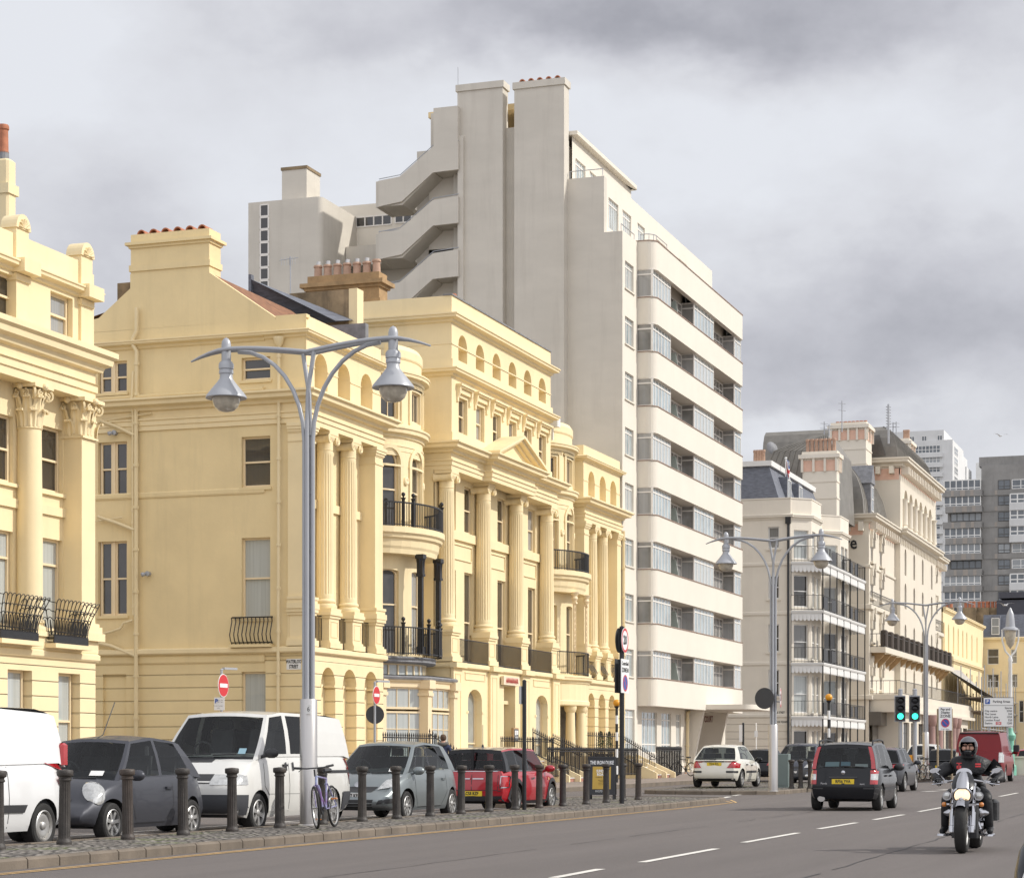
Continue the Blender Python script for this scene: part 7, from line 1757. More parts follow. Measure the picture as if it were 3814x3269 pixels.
# --- red van in the far lane
X, Y = grd(3737, 2912); sc_ = 1.1
P = dict(W=1.9, wb=3.0, fo=.9, ro=.95, wr=.34, sill=.26, prof=[(-2.42, 1.18), (-2.25, 1.22), (1.0, 1.2), (1.5, 1.18), (2.0, 1.0), (2.4, .8)], doors=((.45, 1.45),), R=.6, k=.18, kr=.1, spokes=5, tail=[-.03, .0, .03, .03, .0, -.02, -.03],
  gh=dict(wb=.88, wt=.76, fb=.18, rb=.04, roofz=[(-2.3, 1.9), (-1.7, 1.97), (.3, 1.98), (.9, 1.92)], seat=.4, rear='solid', cols=[(1.75, .9, 'p'), (1.55, .82, 'd'), (.45, .4, 'p'), (.3, .3, 'p'), (-2.15, -2.05, 'p'), (-2.38, -2.26, 'p')]))
c = car('van', 'dark red van seen from behind in the far lane beyond the motorcyclist', 'van', (X+1.5*sc_, Y+.86*sc_, gz(X)), math.radians(.5), P, paint('dark_red', (.20, .008, .012), .1, .35), sc_)
for s in (-1, 1): c['quad']('r', [(s*.76, .78), (s*.93, .78), (s*.91, 1.16), (s*.77, 1.16)], M_LENS, 'tail_light', .016, 5, 6, .01)
c['quad']('r', [(-.9, .28), (.9, .28), (.9, .5), (-.9, .5)], P and c['body'].data.materials[0], 'bumper', .03, 12, 3); c['seam']('r', [(0, 1.2), (0, .52)], .012); m = MB(); m.box(-2.34, -2.2, -.74, .74, 1.9, 1.95); m.build('spoiler', M_BLK, c['th'])
m = MB(); m.bbox(1.1, 1.2, -1.22, -.98, 1.2, 1.48, .03); m.build('wing_mirror', M_BLK, c['th'])
# --- small parked cars in the distance
FAR = dict(W=1.7, wb=2.5, fo=.75, ro=.65, wr=.3, prof=[(-1.9, .86), (-1.7, .94), (0, .92), (.8, .9), (1.4, .82), (2.0, .56)], doors=((-.7, .75),), R=.8, k=.2, kr=.2, spokes=7,
  gh=dict(wb=.75, wt=.57, fb=.18, rb=.12, dark=True, roofz=[(-1.35, 1.34), (-.8, 1.42), (0, 1.43), (.35, 1.39)], cols=[(1.15, .32, 'p'), (1.0, .25, 'g'), (-.1, -.12, 'g'), (-1.2, -.95, 'p'), (-1.78, -1.15, 'p')]))
for nm, lab, px, D, rz, pm, dz, pl in (('parked_hatchback', 'small dark car half hidden behind the cream white hatchback', 2826, 96, 0, bp_, .0, ''), ('parked_hatchback', 'black hatchback seen from behind between the sign posts', 3512, 100, 0, bp_, .0, 'YT05 OKB'), ('parked_van', 'white vehicle parked beyond the bicycles and traffic lights', 3440, 124, 0, wp, .0, ''), ('parked_hatchback', 'red hatchback parked above the low cream wall at the right edge', 3822, 128, .15, rp, .0, '')):
    X, Y = atD(px, D)
    c = car(nm, lab, 'van' if 'van' in nm else 'car', (X+1.2, Y, gz(X)+dz), rz, FAR, pm, 1.2 if pm is wp else 1.0)
    for s in (-1, 1): c['quad']('r', [(s*.5, .72), (s*.8, .72), (s*.8, .86), (s*.6, .88)], M_RED, 'tail_light', .014, 6, 3)
    if pl: c['plate']('r', pl, .62, M_PLY)
# --- the wing of a black car entering at the bottom right corner
c = car('car', 'black car whose bonnet corner just enters the bottom right of the view', 'car', (12.35, .25, 0), PI, P | dict(mirror=False, W=1.75, wb=2.5, fo=.8, ro=.7, wr=.31, sill=.2, prof=FAR['prof'], gh=FAR['gh'], tail=[-.07, -.01, .02, 0, -.03, -.06, -.1]), bp_)
for s in (-1, 1): c['quad']('f', [(s*.5, .6), (s*.8, .62), (s*.76, .76), (s*.55, .72)], M_LENS, 'headlight', .014, 6, 4, .02)
# ================================================================ street furniture
def at_line(px, Y0, k, x0):
    Y = Y0
    for _ in range(20): X = onY(px, Y); Y = Y0+k*(X-x0)
    return X, Y
def make_bollard(x, y, z, label, group):
    th = thing('bollard', label, 'bollard', (x, y, z), 0, group); m = MB(); n = 64; rs = []
    m.lathe([(.098, 0), (.1, .03), (.095, .05), (.083, .065), (.08, .08)], n=24)
    for zz, r in ((.08, .079), (.12, .078), (.6, .073), (.80, .071), (.815, .071)):
        rs.append([((r*(1-(.0, .05, .1, .05)[i % 4]*(1 if .1 < zz < .81 else 0)))*math.cos(2*PI*i/n), (r*(1-(.0, .05, .1, .05)[i % 4]*(1 if .1 < zz < .81 else 0)))*math.sin(2*PI*i/n), zz) for i in range(n)])
    m.rings(rs, True, True); m.build('shaft', M_BOLL, th, smooth=35)
    m = MB(); m.lathe([(.074, .815), (.086, .825), (.086, .84), (.076, .85), (.08, .87), (.1, .88), (.106, .89), (.106, .94), (.098, .955), (.01, .965)], n=24); m.build('cap', M_BOLL, th, smooth=35)
    return th
bpx = [-8, 239, 477, 683, 865, 1042, 1200, 1349, 1478, 1603, 1717, 1821, 1919, 2008, 2096, 2183, 2258, 2320, 2377]
blab = ['cut off by the left edge beside the white panel van', 'between the white panel van and the dark grey hatchback', "covering the dark grey hatchback's door beside its front wheel", "in front of the dark grey hatchback's back wheel", "covering the older white van's headlight", "left of the tall lamp post before the older white van", 'right behind the purple bicycle', "right of the purple bicycle, before the silver hatchback's plate", "covering the silver hatchback's headlight", "in front of the silver hatchback's wing mirror", "between the silver hatchback and the red estate", "just right of the red estate's yellow number plate", "just left of the thin black pole by the red estate", "just right of the thin black pole by the red estate", 'standing clear just right of the red estate', 'covering the left edge of the pub board', 'covering the right half of the pub poster', 'at the foot of the black speed limit pole', 'standing last on the long island, right of the speed limit pole']
b0 = None
for px, lb in zip(bpx, blab):
    X, Y = at_line(px, 14.4, .0235, 24.2); z = gz(X)+IZ-.015; lb = 'fluted iron bollard '+lb
    if b0 is None: b0 = make_bollard(X, Y, z, lb, 'fluted iron bollards along the island')
    else: c = copy_tree(b0); c.location = (X, Y, z); c['label'] = lb; c.rotation_euler = (random.uniform(-.018, .018), random.uniform(-.018, .018), random.uniform(0, 3))
for px, lb in ((2948, 'nearest the second lamp post, before the people carrier'), (2982, "before the people carrier's number plate"), (3017, 'half hidden by the black tall hatchback')):
    X, Y = grd(px, 2934, .13); c = copy_tree(b0); c.location = (X, Y, gz(X)+.118); c['label'] = 'fluted iron bollard '+lb
# --- double-armed lamps
M_BOWL = mat('lamp_bowl_glass', (.50, .45, .36), .12, var=.25, scale=9, coat=.6)
def street_lamp(x, y, z, label):
    th = thing('street_lamp', label, 'street lamp', (x, y, z), 0, 'double armed seafront lamps')
    m = MB(); m.lathe([(.165, 0), (.145, .02), (.143, 2.05), (.13, 2.07), (.02, 2.07)], n=28); m.build('base', M_STEEL, th, smooth=40)
    m = MB()
    for ax_, ay in ((.06, 0), (-.06, 0)):
        m.tube([(ax_, ay, 2.05), (ax_, ay, 6.6), (ax_*1.1, ay+(.02 if ax_ > 0 else -.02), 7.1), (ax_*1.6, ay+(.14 if ax_ > 0 else -.14), 7.76)], .036, 10)
    for s in (-1, 1):
        m.tube([(0, s*.075, 2.05), (0, s*.075, 6.3)]+[(0, s*(.075+1.2*(1-math.cos(a*PI/16))), 6.3+1.55*math.sin(a*PI/16)) for a in range(1, 9)], .036, 10)
    for k in range(5):
        zz = 2.6+k*.95; m.cyl((-.06, 0, zz), (.06, 0, zz), .02, n=6); m.cyl((0, -.075, zz), (0, .075, zz), .02, n=6)
    m.lathe([(.03, 2.06), (.03, 6.2)], n=8); m.build('pole', M_LGREY, th, smooth=40)
    for xs in (-1, 1):
        m = MB(); P = []
        for k in range(25):
            w = -2.15+4.3*k/24; a = abs(w); zz = 7.76+.14*math.sin(min(1, a/1.5)*PI/2)-(max(0, a-1.5)/.65)**1.6*.16; P.append((xs*.1*(1-(a/2.15)**3), w, zz))
        m.tube(P, [.036*(1-.6*max(0, abs(p[1])-1.5)/.65) for p in P], 10); m.build('arm', M_LGREY, th, smooth=40)
    for s in (-1, 1):
        yy = s*1.5; m = MB(); m.lathe([(.075, 7.62), (.08, 7.64), (.08, 7.98), (.07, 8.04), (.045, 8.08), (.01, 8.1)], (0, yy, 0), 18); hd = m.build('lamp_head', M_LGREY, th, smooth=40)
        m = MB(); m.lathe([(.1, 7.7), (.125, 7.66), (.125, 7.58), (.11, 7.57), (.12, 7.55), (.12, 7.5), (.105, 7.49), (.11, 7.42), (.15, 7.36), (.33, 7.14), (.345, 7.1), (.34, 7.09), (.24, 7.1), (.02, 7.3)], (0, yy, 0), 28); m.build('shade', M_LGREY, hd, smooth=35)
        m = MB(); m.lathe([(.235, 7.1), (.225, 7.02), (.19, 6.94), (.12, 6.88), (.01, 6.86)], (0, yy, 0), 24, c0=False); m.build('bowl', M_BOWL, hd, smooth=60)
        m = MB(); m.lathe([(.03, 7.2), (.05, 7.12), (.05, 7.02), (.02, 6.97)], (0, yy, 0), 10); m.build('bulb', M_WHITE, hd, smooth=60)
    return th
L1 = street_lamp(32.3, 14.66, IZ-.01, 'tall double-armed grey lamp nearest, with the purple bicycle leaning at its steel base')
q = MB(); q.box(-.149, -.14, -.11, -.02, 1.82, 1.98); pl = q.build('number_sticker', M_WHITE, L1); q = MB(); put_text(q, '6', (-.151, -.065, 1.9), (0, -1, 0), (0, 0, 1), .11); q.build('lettering', M_PLB, pl)
for px, D, lb in ((2880, 66.7, 'double-armed grey lamp with a round sign on its pole beside the cream white hatchback'), (3448, 96.4, 'double-armed grey lamp furthest away behind the traffic lights')):
    X, Y = atD(px, D); c = copy_tree(L1); c.location = (X, Y, gz(X)+.12); c['label'] = lb
    for ch in list(c.children):
        if ch.name.startswith('number_sticker'):
            for k in list(ch.children): bpy.data.objects.remove(k)
            bpy.data.objects.remove(ch)
# --- signs
M_SRED = mat('sign_red', (.58, .03, .035), .4, var=0); M_SWH = mat('sign_white', (.78, .78, .77), .4, var=0); M_SBL = mat('sign_blue', (.03, .09, .36), .4, var=0); M_SBK = mat('sign_back_grey', (.05, .052, .055), .5, var=.1); M_YEL = mat('beacon_amber', (.75, .33, .02), .3, var=.05); M_WOOD = mat('bare_wood_post', (.38, .30, .20), .8, var=.3, scale=6)
def disc(m, c, n, r, off, th_=.012):
    n = Vector(n).normalized(); c = Vector(c)+n*off; m.cyl(c, c+n*th_, r, n=36)
def basis(n): n = Vector(n).normalized(); return n, Vector((-n.y, n.x, 0)), Vector((0, 0, 1))
def ring(m, c, n, r0, r1, off):
    n, R_, U = basis(n); c = Vector(c)+n*off
    a = [[c+(R_*math.cos(2*PI*i/36)+U*math.sin(2*PI*i/36))*r for i in range(36)] for r in (r0, r1)]; m.rings(a)
def plate_(par, c, n, w, h, mt, off=.05, nm='sign_plate', t=.015):
    n, R_, U = basis(n); c = Vector(c)+n*off; m = MB()
    m.hexa([c+R_*a+U*b+n*d for d in (0, t) for a, b in ((-w/2, -h/2), (w/2, -h/2), (w/2, h/2), (-w/2, h/2))]); return m.build(nm, mt, par)
def word(par, txt, c, n, off, size, mt=None, bold=.0, align='CENTER', sx=1.):
    n, R_, U = basis(n); m = MB(); put_text(m, txt, Vector(c)+n*off, R_, U, size, bold, align, sx); return m.build('lettering', mt or M_PLB, par)
def pole(th, h, r=.04, mt=None): m = MB(); m.cyl((0, 0, -.1), (0, 0, h), r, n=12); m.lathe([(r*1.15, h), (r*.5, h+.03), (.005, h+.035)], n=12); return m.build('pole', mt or M_LGREY, th, smooth=40)
def lantern(th, h, d): 
    m = MB(); d = Vector(d); m.tube([(0, 0, h-.1), (0, 0, h+.02), d*.15+Vector((0, 0, h+.05))], .025, 6); m.hexa([Vector((0, 0, h+.03))+d*a+Vector((-d.y, d.x, 0))*b+Vector((0, 0, c_)) for c_ in (0, .06) for a, b in ((.08, -.05), (.6, -.05), (.6, .05), (.08, .05))]); m.build('lantern', M_LGREY, th)
S_ = (0, -1, 0)
def no_entry(px, D, pyc, r, lab, ldir):
    X, Y = atD(px, D); z0 = gz(X)+.13; zc = HC+(YHP-pyc)*D/FP-z0; th = thing('no_entry_sign', lab, 'road sign', (X, Y, z0), 0, 'no entry signs')
    pole(th, zc+r+.12); c = (0, 0, zc); m = MB(); disc(m, c, S_, r, .05); d = m.build('sign_plate', M_SWH, th)
    m = MB(); disc(m, c, S_, r*.94, .064, .004); m.build('red_disc', M_SRED, d); m = MB(); m.box(-r*.72, r*.72, -.0735, -.0715, zc-r*.17, zc+r*.17); m.build('white_bar', M_SWH, d); lantern(th, zc+r+.1, ldir); return th, zc
t1_, zc = no_entry(825, 61, 2552, .33, 'no entry sign on a grey pole against the shaded gable behind the white van roof', (.95, -.3, 0))
p = plate_(t1_, (-.1, 0, zc-.52), (-1, -.2, 0), .3, .36, M_SWH); word(p, 'P', (-.16, .06, zc-.45), (-1, -.2, 0), .075, .16, M_SBL, .008); word(p, 'Every day', (-.16, -.06, zc-.42), (-1, -.2, 0), .075, .04); word(p, '9am - 8pm', (-.16, -.06, zc-.47), (-1, -.2, 0), .075, .04); word(p, 'Permit holders', (-.16, 0, zc-.58), (-1, -.2, 0), .075, .045); word(p, 'only', (-.16, 0, zc-.64), (-1, -.2, 0), .075, .045)
t2_, zc = no_entry(1396, 70, 2588, .3, 'no entry sign above a dark round sign back left of the glazed bay', (.9, -.45, 0))
m = MB(); disc(m, (0, 0, zc-.63), (-1, -.3, 0), .3, -.06); m.build('sign_back', M_SBK, t2_)
# thin black pole on the island
X, Y = grd(1953, 3012, IZ); th = thing('sign_pole', 'thin plain black pole with an edge-on plate in front of the red estate', 'pole', (X, Y, gz(X)+.1)); pole(th, 2.75, .045, M_IRON); plate_(th, (-.06, 0, 2.45), (0, 1, 0), .2, .38, M_LGREY, .05)
# speed limit post
D = 52.; X, Y = atD(2316, D); z0 = gz(X)+.1; th = thing('speed_limit_sign', 'black pole with round 20 sign above a controlled zone plate', 'road sign', (X, Y, z0)); hz = lambda py: HC+(YHP-py)*D/FP-z0
pole(th, hz(2335), .06, M_IRON); c = (.0, 0, hz(2384)); m = MB(); disc(m, c, S_, .3, .07); d = m.build('sign_plate', M_SWH, th); m = MB(); ring(m, c, S_, .235, .295, .0835); m.build('red_ring', M_SRED, d); word(d, '20', (c[0], 0, c[2]), S_, .085, .3, bold=.012)
m = MB(); disc(m, (0, 0, hz(2384)), (0, 1, 0), .3, .07); m.build('sign_back', M_SBK, th)
zc = hz(2517); p = plate_(th, (0, 0, zc), S_, .66, .82, M_SWH, .07); plate_(th, (0, 0, zc), (0, 1, 0), .66, .82, M_SBK, .07, 'sign_back')
word(p, 'Controlled', (0, 0, zc+.3), S_, .09, .13, bold=.003); word(p, 'ZONE M', (0, 0, zc+.14), S_, .09, .15, bold=.004)
def restrict(par, c, n, r, off):
    m = MB(); disc(m, c, n, r, off, .003); m.build('blue_disc', M_SBL, par); m = MB(); ring(m, c, n, r*.82, r, off+.005)
    nn, R_, U = basis(n); cc = Vector(c)+nn*(off+.005); a = (R_*-1+U).normalized(); b = (R_+U).normalized(); m.add([cc+a*r*.86+b*.08*r, cc+a*r*.86-b*.08*r, cc-a*r*.86-b*.08*r, cc-a*r*.86+b*.08*r], [(0, 1, 2, 3)]); m.build('red_ring', M_SRED, par)
restrict(p, (0, 0, zc-.17), S_, .2, .087)
# belisha beacons
def belisha(px, D, py, lab):
    X, Y = atD(px, D); z0 = gz(X)+.13; zc = HC+(YHP-py)*D/FP-z0; th = thing('belisha_beacon', lab, 'crossing beacon', (X, Y, z0), 0, 'zebra crossing beacons')
    n = 9
    for i in range(n):
        m = MB(); m.cyl((0, 0, zc*.95*i/n), (0, 0, zc*.95*(i+1)/n), .055, n=14); m.build('pole_band', M_PLB if i % 2 == 0 else M_SWH, th, smooth=40)
    m = MB(); m.lathe([(.05, zc*.93), (.11, zc-.13), (.05, zc-.11)], n=14); m.build('collar', M_IRON, th); m = MB(); m.sphere((0, 0, zc), .145, 20, 12); m.build('globe', M_YEL, th, smooth=80)
belisha(2297, 84, 2617, 'striped crossing beacon with an amber globe behind the speed limit pole'); belisha(3087, 85, 2596, 'striped crossing beacon with an amber globe in front of the tiered balconies')
# sign on second lamp
X, Y = atD(2880, 66.7); z0 = gz(X)+.12; zc = HC+(YHP-2600)*66.7/FP-z0
th = thing('road_sign', 'round sign back and edge-on 20 strapped to the second lamp post', 'road sign', (X, Y, z0)); m = MB(); disc(m, (-.14, .22, zc), (-1, .25, 0), .33, .05); m.build('sign_back', M_SBK, th)
c = (.12, -.2, zc+.02); m = MB(); disc(m, c, (.13, -1, 0), .3, .0); d = m.build('sign_plate', M_SWH, th); m = MB(); ring(m, c, (.13, -1, 0), .235, .295, .0135); m.build('red_ring', M_SRED, d); word(d, '20', c, (.13, -1, 0), .015, .3, bold=.012); m = MB(); m.cyl((-.14, .2, zc-.1), (.12, -.2, zc-.1), .02, n=6); m.cyl((-.14, .2, zc+.1), (.12, -.2, zc+.1), .02, n=6); m.build('bracket', M_LGREY, th)
# pub board
X, Y = atD(2243, 56.5); th = thing('pavement_board', 'black pub A-board with a mustard roast poster on the cobbles behind the bollards', 'sign board', (X, Y, gz(X)+IZ-.01), math.radians(180+12)); 
M_BBK = mat('blackboard_paint', (.03, .031, .034), .6, var=.2); M_MUST = mat('mustard_poster', (.52, .34, .06), .6, var=.06)
def tilt(x0, dirn): return lambda a, b, d: (x0+dirn*(.0-.24*b/1.15)+dirn*d, a, b)
for s in (1, -1):
    F_ = (lambda s: lambda a, b, d: (s*(.28-.26*b/1.15+d), a*s, b))(s); m = MB(); m.hexa([F_(a, b, d) for d in (-.02, .02) for a, b in ((-.36, .12), (.36, .12), (.36, 1.12), (-.36, 1.12))])
    for a in (-.34, .29): m.hexa([F_(x, b, d) for d in (-.021, .021) for x, b in ((a, 0), (a+.05, 0), (a+.05, .125), (a, .125))])
    for a0, a1, b0, b1 in ((-.36, -.32, .12, 1.12), (.32, .36, .12, 1.12), (-.32, .32, 1.08, 1.12), (-.32, .32, .12, .16)): m.hexa([F_(x, b, d) for d in (.0201, .035) for x, b in ((a0, b0), (a1, b0), (a1, b1), (a0, b1))])
    bd = m.build('board', M_BBK, th)
    if s == 1:
        m = MB(); m.quad(*[F_(a, b, .024) for a, b in ((-.24, .27), (.24, .27), (.24, .86), (-.24, .86))]); po = m.build('poster', M_MUST, bd)
        nrm = Vector((1.15, 0, .26)).normalized(); up = Vector((-.26, 0, 1.15)).normalized()
        def bt(txt, b, size, mt, par, bold=.0, sx=1.): m = MB(); put_text(m, txt, Vector(F_(0, b, .027)), (0, 1, 0), up, size, bold, sx=sx); m.build('lettering', mt, par)
        bt('THE IRON DUKE', .96, .135, M_SWH, bd, .004, .62); bt('SUNDAY', .74, .1, M_SWH, po, .004, .7); bt('ROAST', .65, .1, M_SWH, po, .004, .8); bt('Perfectly Paired', .58, .05, M_PLB, po); bt('01273 734', .215, .075, M_SWH, bd)
        for b in (.44, .42, .40, .38): bt('with all the trimmings', b, .018, M_PLB, po)
        m = MB(); m.tube([F_(-.09+.18*k/10, .51-.035*math.sin(PI*k/10), .028) for k in range(11)], .003, 5); m.tube([F_(-.09, .51, .028), F_(.09, .51, .028)], .003, 5); m.build('drawing', M_PLB, po)
# traffic lights
M_GRN = mat('green_signal', (.05, .95, .62), .3, var=0, emit=1.6)
for px, lab in ((3353, 'left of the two traffic lights showing green beyond the dark grey hatchback'), (3407, 'right of the two traffic lights showing green, nearer the third lamp post')):
    D = 84.; X, Y = atD(px, D); z0 = gz(X)+.1; zc = HC+(YHP-2638)*D/FP-z0; th = thing('traffic_light', lab, 'traffic light', (X, Y, z0), 0, 'green traffic lights'); pole(th, zc+.75, .09); f = (-1, .25*0, 0)
    plate_(th, (-.1, 0, zc), (-1, -.32, 0), .43, 1.03, M_LGREY, .02, 'backing_board'); n, R_, U = basis((-1, -.32, 0))
    m = MB(); c = Vector((-.1, 0, zc))+n*.04; m.hexa([c+R_*a+U*b+n*d for d in (0, .12) for a, b in ((-.18, -.47), (.18, -.47), (.18, .47), (-.18, .47))]); hd = m.build('signal_head', M_BLK, th)
    for i, b in enumerate((.3, 0, -.3)):
        m = MB(); cc = c+n*.12+U*b; m.lathe([(.01, .012), (.1, .008), (.12, 0)], cc, 20, n); m.build('lens', M_GRN if i == 2 else M_BLKG, hd, smooth=60)
        m = MB(); ang = [PI*(-.12+1.24*k/12) for k in range(13)]; m.rings([[cc+(R_*math.cos(a)+U*math.sin(a))*.135+n*d*(.4+.6*max(0, math.sin(a))) for a in ang] for d in (0, .16)], close=False); m.build('hood', M_BLK, hd)
    m = MB(); m.box(-.18, -.02, -.14+.22, .04+.22, .75, 1.1); m.build('push_button_box', M_YEL, th)
# pay and display plate, parking board
D = 88.; X, Y = atD(3519, D); z0 = gz(X)+.1; n = (-1, -.5, 0); zc = HC+(YHP-2675)*D/FP-z0; th = thing('parking_sign', 'pay and display zone sign on two wooden posts beside the third lamp post', 'road sign', (X, Y, z0)); nn, R_, U = basis(n)
for s in (-1, 1): m = MB(); p0 = R_*s*.3; m.cyl(p0-U*.1, p0+U*(zc+.4), .04, n=10); m.build('post', M_WOOD, th, smooth=40)
p = plate_(th, (0, 0, zc), n, .56, .96, M_SWH)
for t, b, sz in (('Pay and', .38, .13), ('Display', .25, .13), ('ZONE', .1, .16)): word(p, t, (0, 0, zc+b), n, .068, sz, bold=.004)
restrict(p, (0, 0, zc-.18), n, .18, .066); word(p, '9 am - 8 pm', (0, 0, zc-.43), n, .068, .07)
D = 116.; X, Y = atD(3718, D); z0 = gz(X)+.1; zc = HC+(YHP-2651)*D/FP-z0; n = (-1, -.4, 0); th = thing('parking_board', 'large white parking areas board listing spaces beside the green-based lamp', 'road sign', (X, Y, z0)); nn, R_, U = basis(n)
for s in (-.5, .5): m = MB(); p0 = R_*s; m.cyl(p0-U*.1, p0+U*(zc+.6), .05, n=8); m.build('post', M_LGREY, th, smooth=40)
p = plate_(th, (0, 0, zc), n, 1.62, 1.54, M_SWH); q = plate_(p, (0, 0, zc), n, 1.68, 1.6, M_SBK, .04, 'border', .012); q.location = (0, 0, 0)
m = MB(); c = Vector((0, 0, zc+.36))+Vector(nn)*.067; m.hexa([c+R_*a+U*b+nn*d for d in (0, .002) for a, b in ((-.8, -.01), (.8, -.01), (.8, .01), (-.8, .01))]); m.build('rule', M_PLB, p)
q = plate_(p, Vector((0, 0, zc+.57))-R_*.6, n, .26, .26, M_SBL, .066, 'blue_square', .003); q.location = (0, 0, 0); word(q, 'P', Vector((0, 0, zc+.57))-R_*.6, n, .072, .25, M_SWH, .006)
word(p, 'Parking Areas', Vector((0, 0, zc+.57))+R_*.16, n, .068, .17, bold=.004); word(p, 'Spaces', Vector((0, 0, zc+.23))+R_*.74, n, .068, .15, align='RIGHT', bold=.003)
for i, (a, b) in enumerate((('City centre', '2700'), ('The Lanes', '350'), ('North Laine', '1029'), ('London Road', '520'), ('Station', '1200'))):
    zz = zc+.06-.165*i; word(p, a, Vector((0, 0, zz))-R_*.76, n, .068, .15, align='LEFT', bold=.003); word(p, b, Vector((0, 0, zz))+R_*.74, n, .068, .15, align='RIGHT', bold=.003)
q = plate_(p, Vector((0, 0, zc-.6))-R_*.0, n, .3, .15, M_SRED, .066, 'rail_symbol', .003); q.location = (0, 0, 0)
m = MB(); c = Vector((0, 0, zc-.6))+Vector(nn)*.072
for dz in (-.025, .025): m.add([c+R_*a+U*(dz+b) for a, b in ((-.12, -.01), (.12, -.01), (.12, .01), (-.12, .01))], [(0, 1, 2, 3)])
m.add([c+R_*a+U*b for a, b in ((-.06, .06), (-.02, .06), (.06, .0), (.02, .0))], [(0, 1, 2, 3)]); m.add([c+R_*a+U*b for a, b in ((.02, 0), (.06, 0), (-.02, -.06), (-.06, -.06))], [(0, 1, 2, 3)]); m.build('arrows', M_SWH, q)
# heritage lamp with green base
D = 118.; X, Y = atD(3763, D); z0 = gz(X); zt = HC+(YHP-2262)*D/FP-z0; th = thing('street_lamp', 'old seafront lamp with white column, pale green base and pointed glass lantern', 'street lamp', (X, Y, z0)); M_GRNP = mat('pale_green_paint', (.20, .48, .36), .5, var=.1)
m = MB(); m.lathe([(.34, 0), (.34, .5), (.24, .6), (.22, 1.2), (.3, 1.3), (.2, 1.4), (.2, 1.9), (.28, 2.0), (.3, 2.2), (.16, 2.4), (.14, 2.6)], n=20); m.build('base', M_GRNP, th, smooth=35)
m = MB(); m.lathe([(.12, 2.6), (.1, zt-3.0), (.13, zt-2.9), (.09, zt-2.7)], n=16); m.build('pole', M_WHITE, th, smooth=40)
m = MB(); 
for s in (-1, 1): m.tube([(0, 0, zt-2.7), (s*.1, -s*.25, zt-2.4), (s*.15, -s*.42, zt-1.8), (s*.15, -s*.42, zt-1.2)], .05, 6)
m.build('cradle', M_WHITE, th, smooth=40); m = MB(); m.lathe([(.44, zt-1.25), (.42, zt-1.15), (.26, zt-1.05), (.23, zt-.7), (.19, zt-.35), (.12, zt-.2), (.03, zt)], n=20); m.build('lamp_hood', M_LGREY, th, smooth=35); m = MB(); m.lathe([(.33, zt-1.25), (.3, zt-1.6), (.2, zt-2.0), (.02, zt-2.25)], n=18); m.build('lantern_glass', M_BOWL, th, smooth=40)
X, Y = grd(2906, 2931, .13); th = thing('utility_cabinet', 'grey green street cabinet hidden mostly behind the second lamp post', 'cabinet', (X+.6, Y+.1, gz(X)+.12)); m = MB(); m.bbox(-.2, .2, -.3, .3, 0, 1.15, .02); cb = m.build('cabinet', mat('cabinet_green', (.16, .2, .19), .6), th); m = MB(); m.box(-.215, -.2, -.27, .27, .08, 1.05); m.build('door', MATS['cabinet_green'], cb)
for px, D, h, lab in ((2768, 108, 2.35, 'dark post with a pale plate in front of the entrance fins'), (2816, 106, 2.3, 'slim pale post with small parking plate behind the cream hatchback')):
    X, Y = atD(px, D); th = thing('sign_pole', lab, 'pole', (X, Y, gz(X)+.1)); pole(th, h+.3, .06 if px < 2800 else .035, M_IRON if px < 2800 else M_WHITE); plate_(th, (0, .12 if px < 2800 else 0, h-.2), (-1, -.2, 0), .16, .85 if px < 2800 else .3, M_SWH, .06)
# ---------------------------------------------------------------- railings, steps, pots
def fence(label, path, z0, z1, loc, step=.17, tall=.0):
    th = thing('iron_railing', label, 'railing', (*path[0][:2], z0), 0, 'black area railings', world=True); m = MB(); P = [Vector(p) for p in path]
    L = [(b-a).length for a, b in zip(P, P[1:])]; T = sum(L); n = round(T/step)
    def at(s):
        for a, b, l in zip(P, P[1:], L):
            if s <= l+1e-6: return a.lerp(b, s/l)
            s -= l
        return P[-1]
    for i in range(n+1):
        p = at(T*i/n); h = z1-z0+(tall if i % 4 == 0 else 0); zz = p.z; m.cyl((p.x, p.y, zz), (p.x, p.y, zz+h), .014 if i % 4 else .022, n=5, cap=False); m.lathe([(.014, h), (.034, h+.05), (.004, h+.16)], (p.x, p.y, zz), 5)
    m.build('bar', M_IRON, th)
    m = MB()
    for f in (.06, z1-z0-.03): m.tube([(p.x, p.y, p.z+f) for p in P], .022, 6)
    m.build('rail', M_IRON, th); return th
def seg(pxa, pxb, Y, z, zb=None): xa, xb = onY(pxa, Y), onY(pxb, Y); return [(xa, Y, z), (xb, Y, z if zb is None else zb)]
fence('black spear-topped railing in front of the glazed bay', seg(1427, 1625, 28.2, 1.0), 1.0, 1.95, 0, .2); fence('sloping black stair railing beside the walking person', seg(1600, 1722, 27.6, 1.15, .35), 1., 1.95, 0, .3)
fence('dense black railing behind the red estate', seg(1866, 2062, 27.4, .95)+[(onY(2062, 27.4)+.01, 27.4, .95)][:0], 1.0, 1.95, 0, .2); fence('stair railing sloping down to the red and white steps', seg(1985, 2165, 26.6, 1.35, .4), 1., 1.9, 0, .26); fence('second stair railing beside the red and white steps', seg(2060, 2230, 26.3, 1.15, .3), 1., 1.9, 0, .26)
fence('low dense black railing behind the pub board', seg(2040, 2375, 25.9, .45), .45, 1.5, 0, .13); fence('black landing railing around the potted conifers', seg(2190, 2302, 27.0, 1.1), 1.1, 2.2, 0, .3); fence('long stair railing sloping down in front of the white flats', seg(2310, 2445, 26.0, 1.25, .3), 1., 1.9, 0, .3); fence('dense black gate railing with a lamp box in front of the white flats', seg(2445, 2538, 26.2, .4), .4, 1.6, 0, .12)
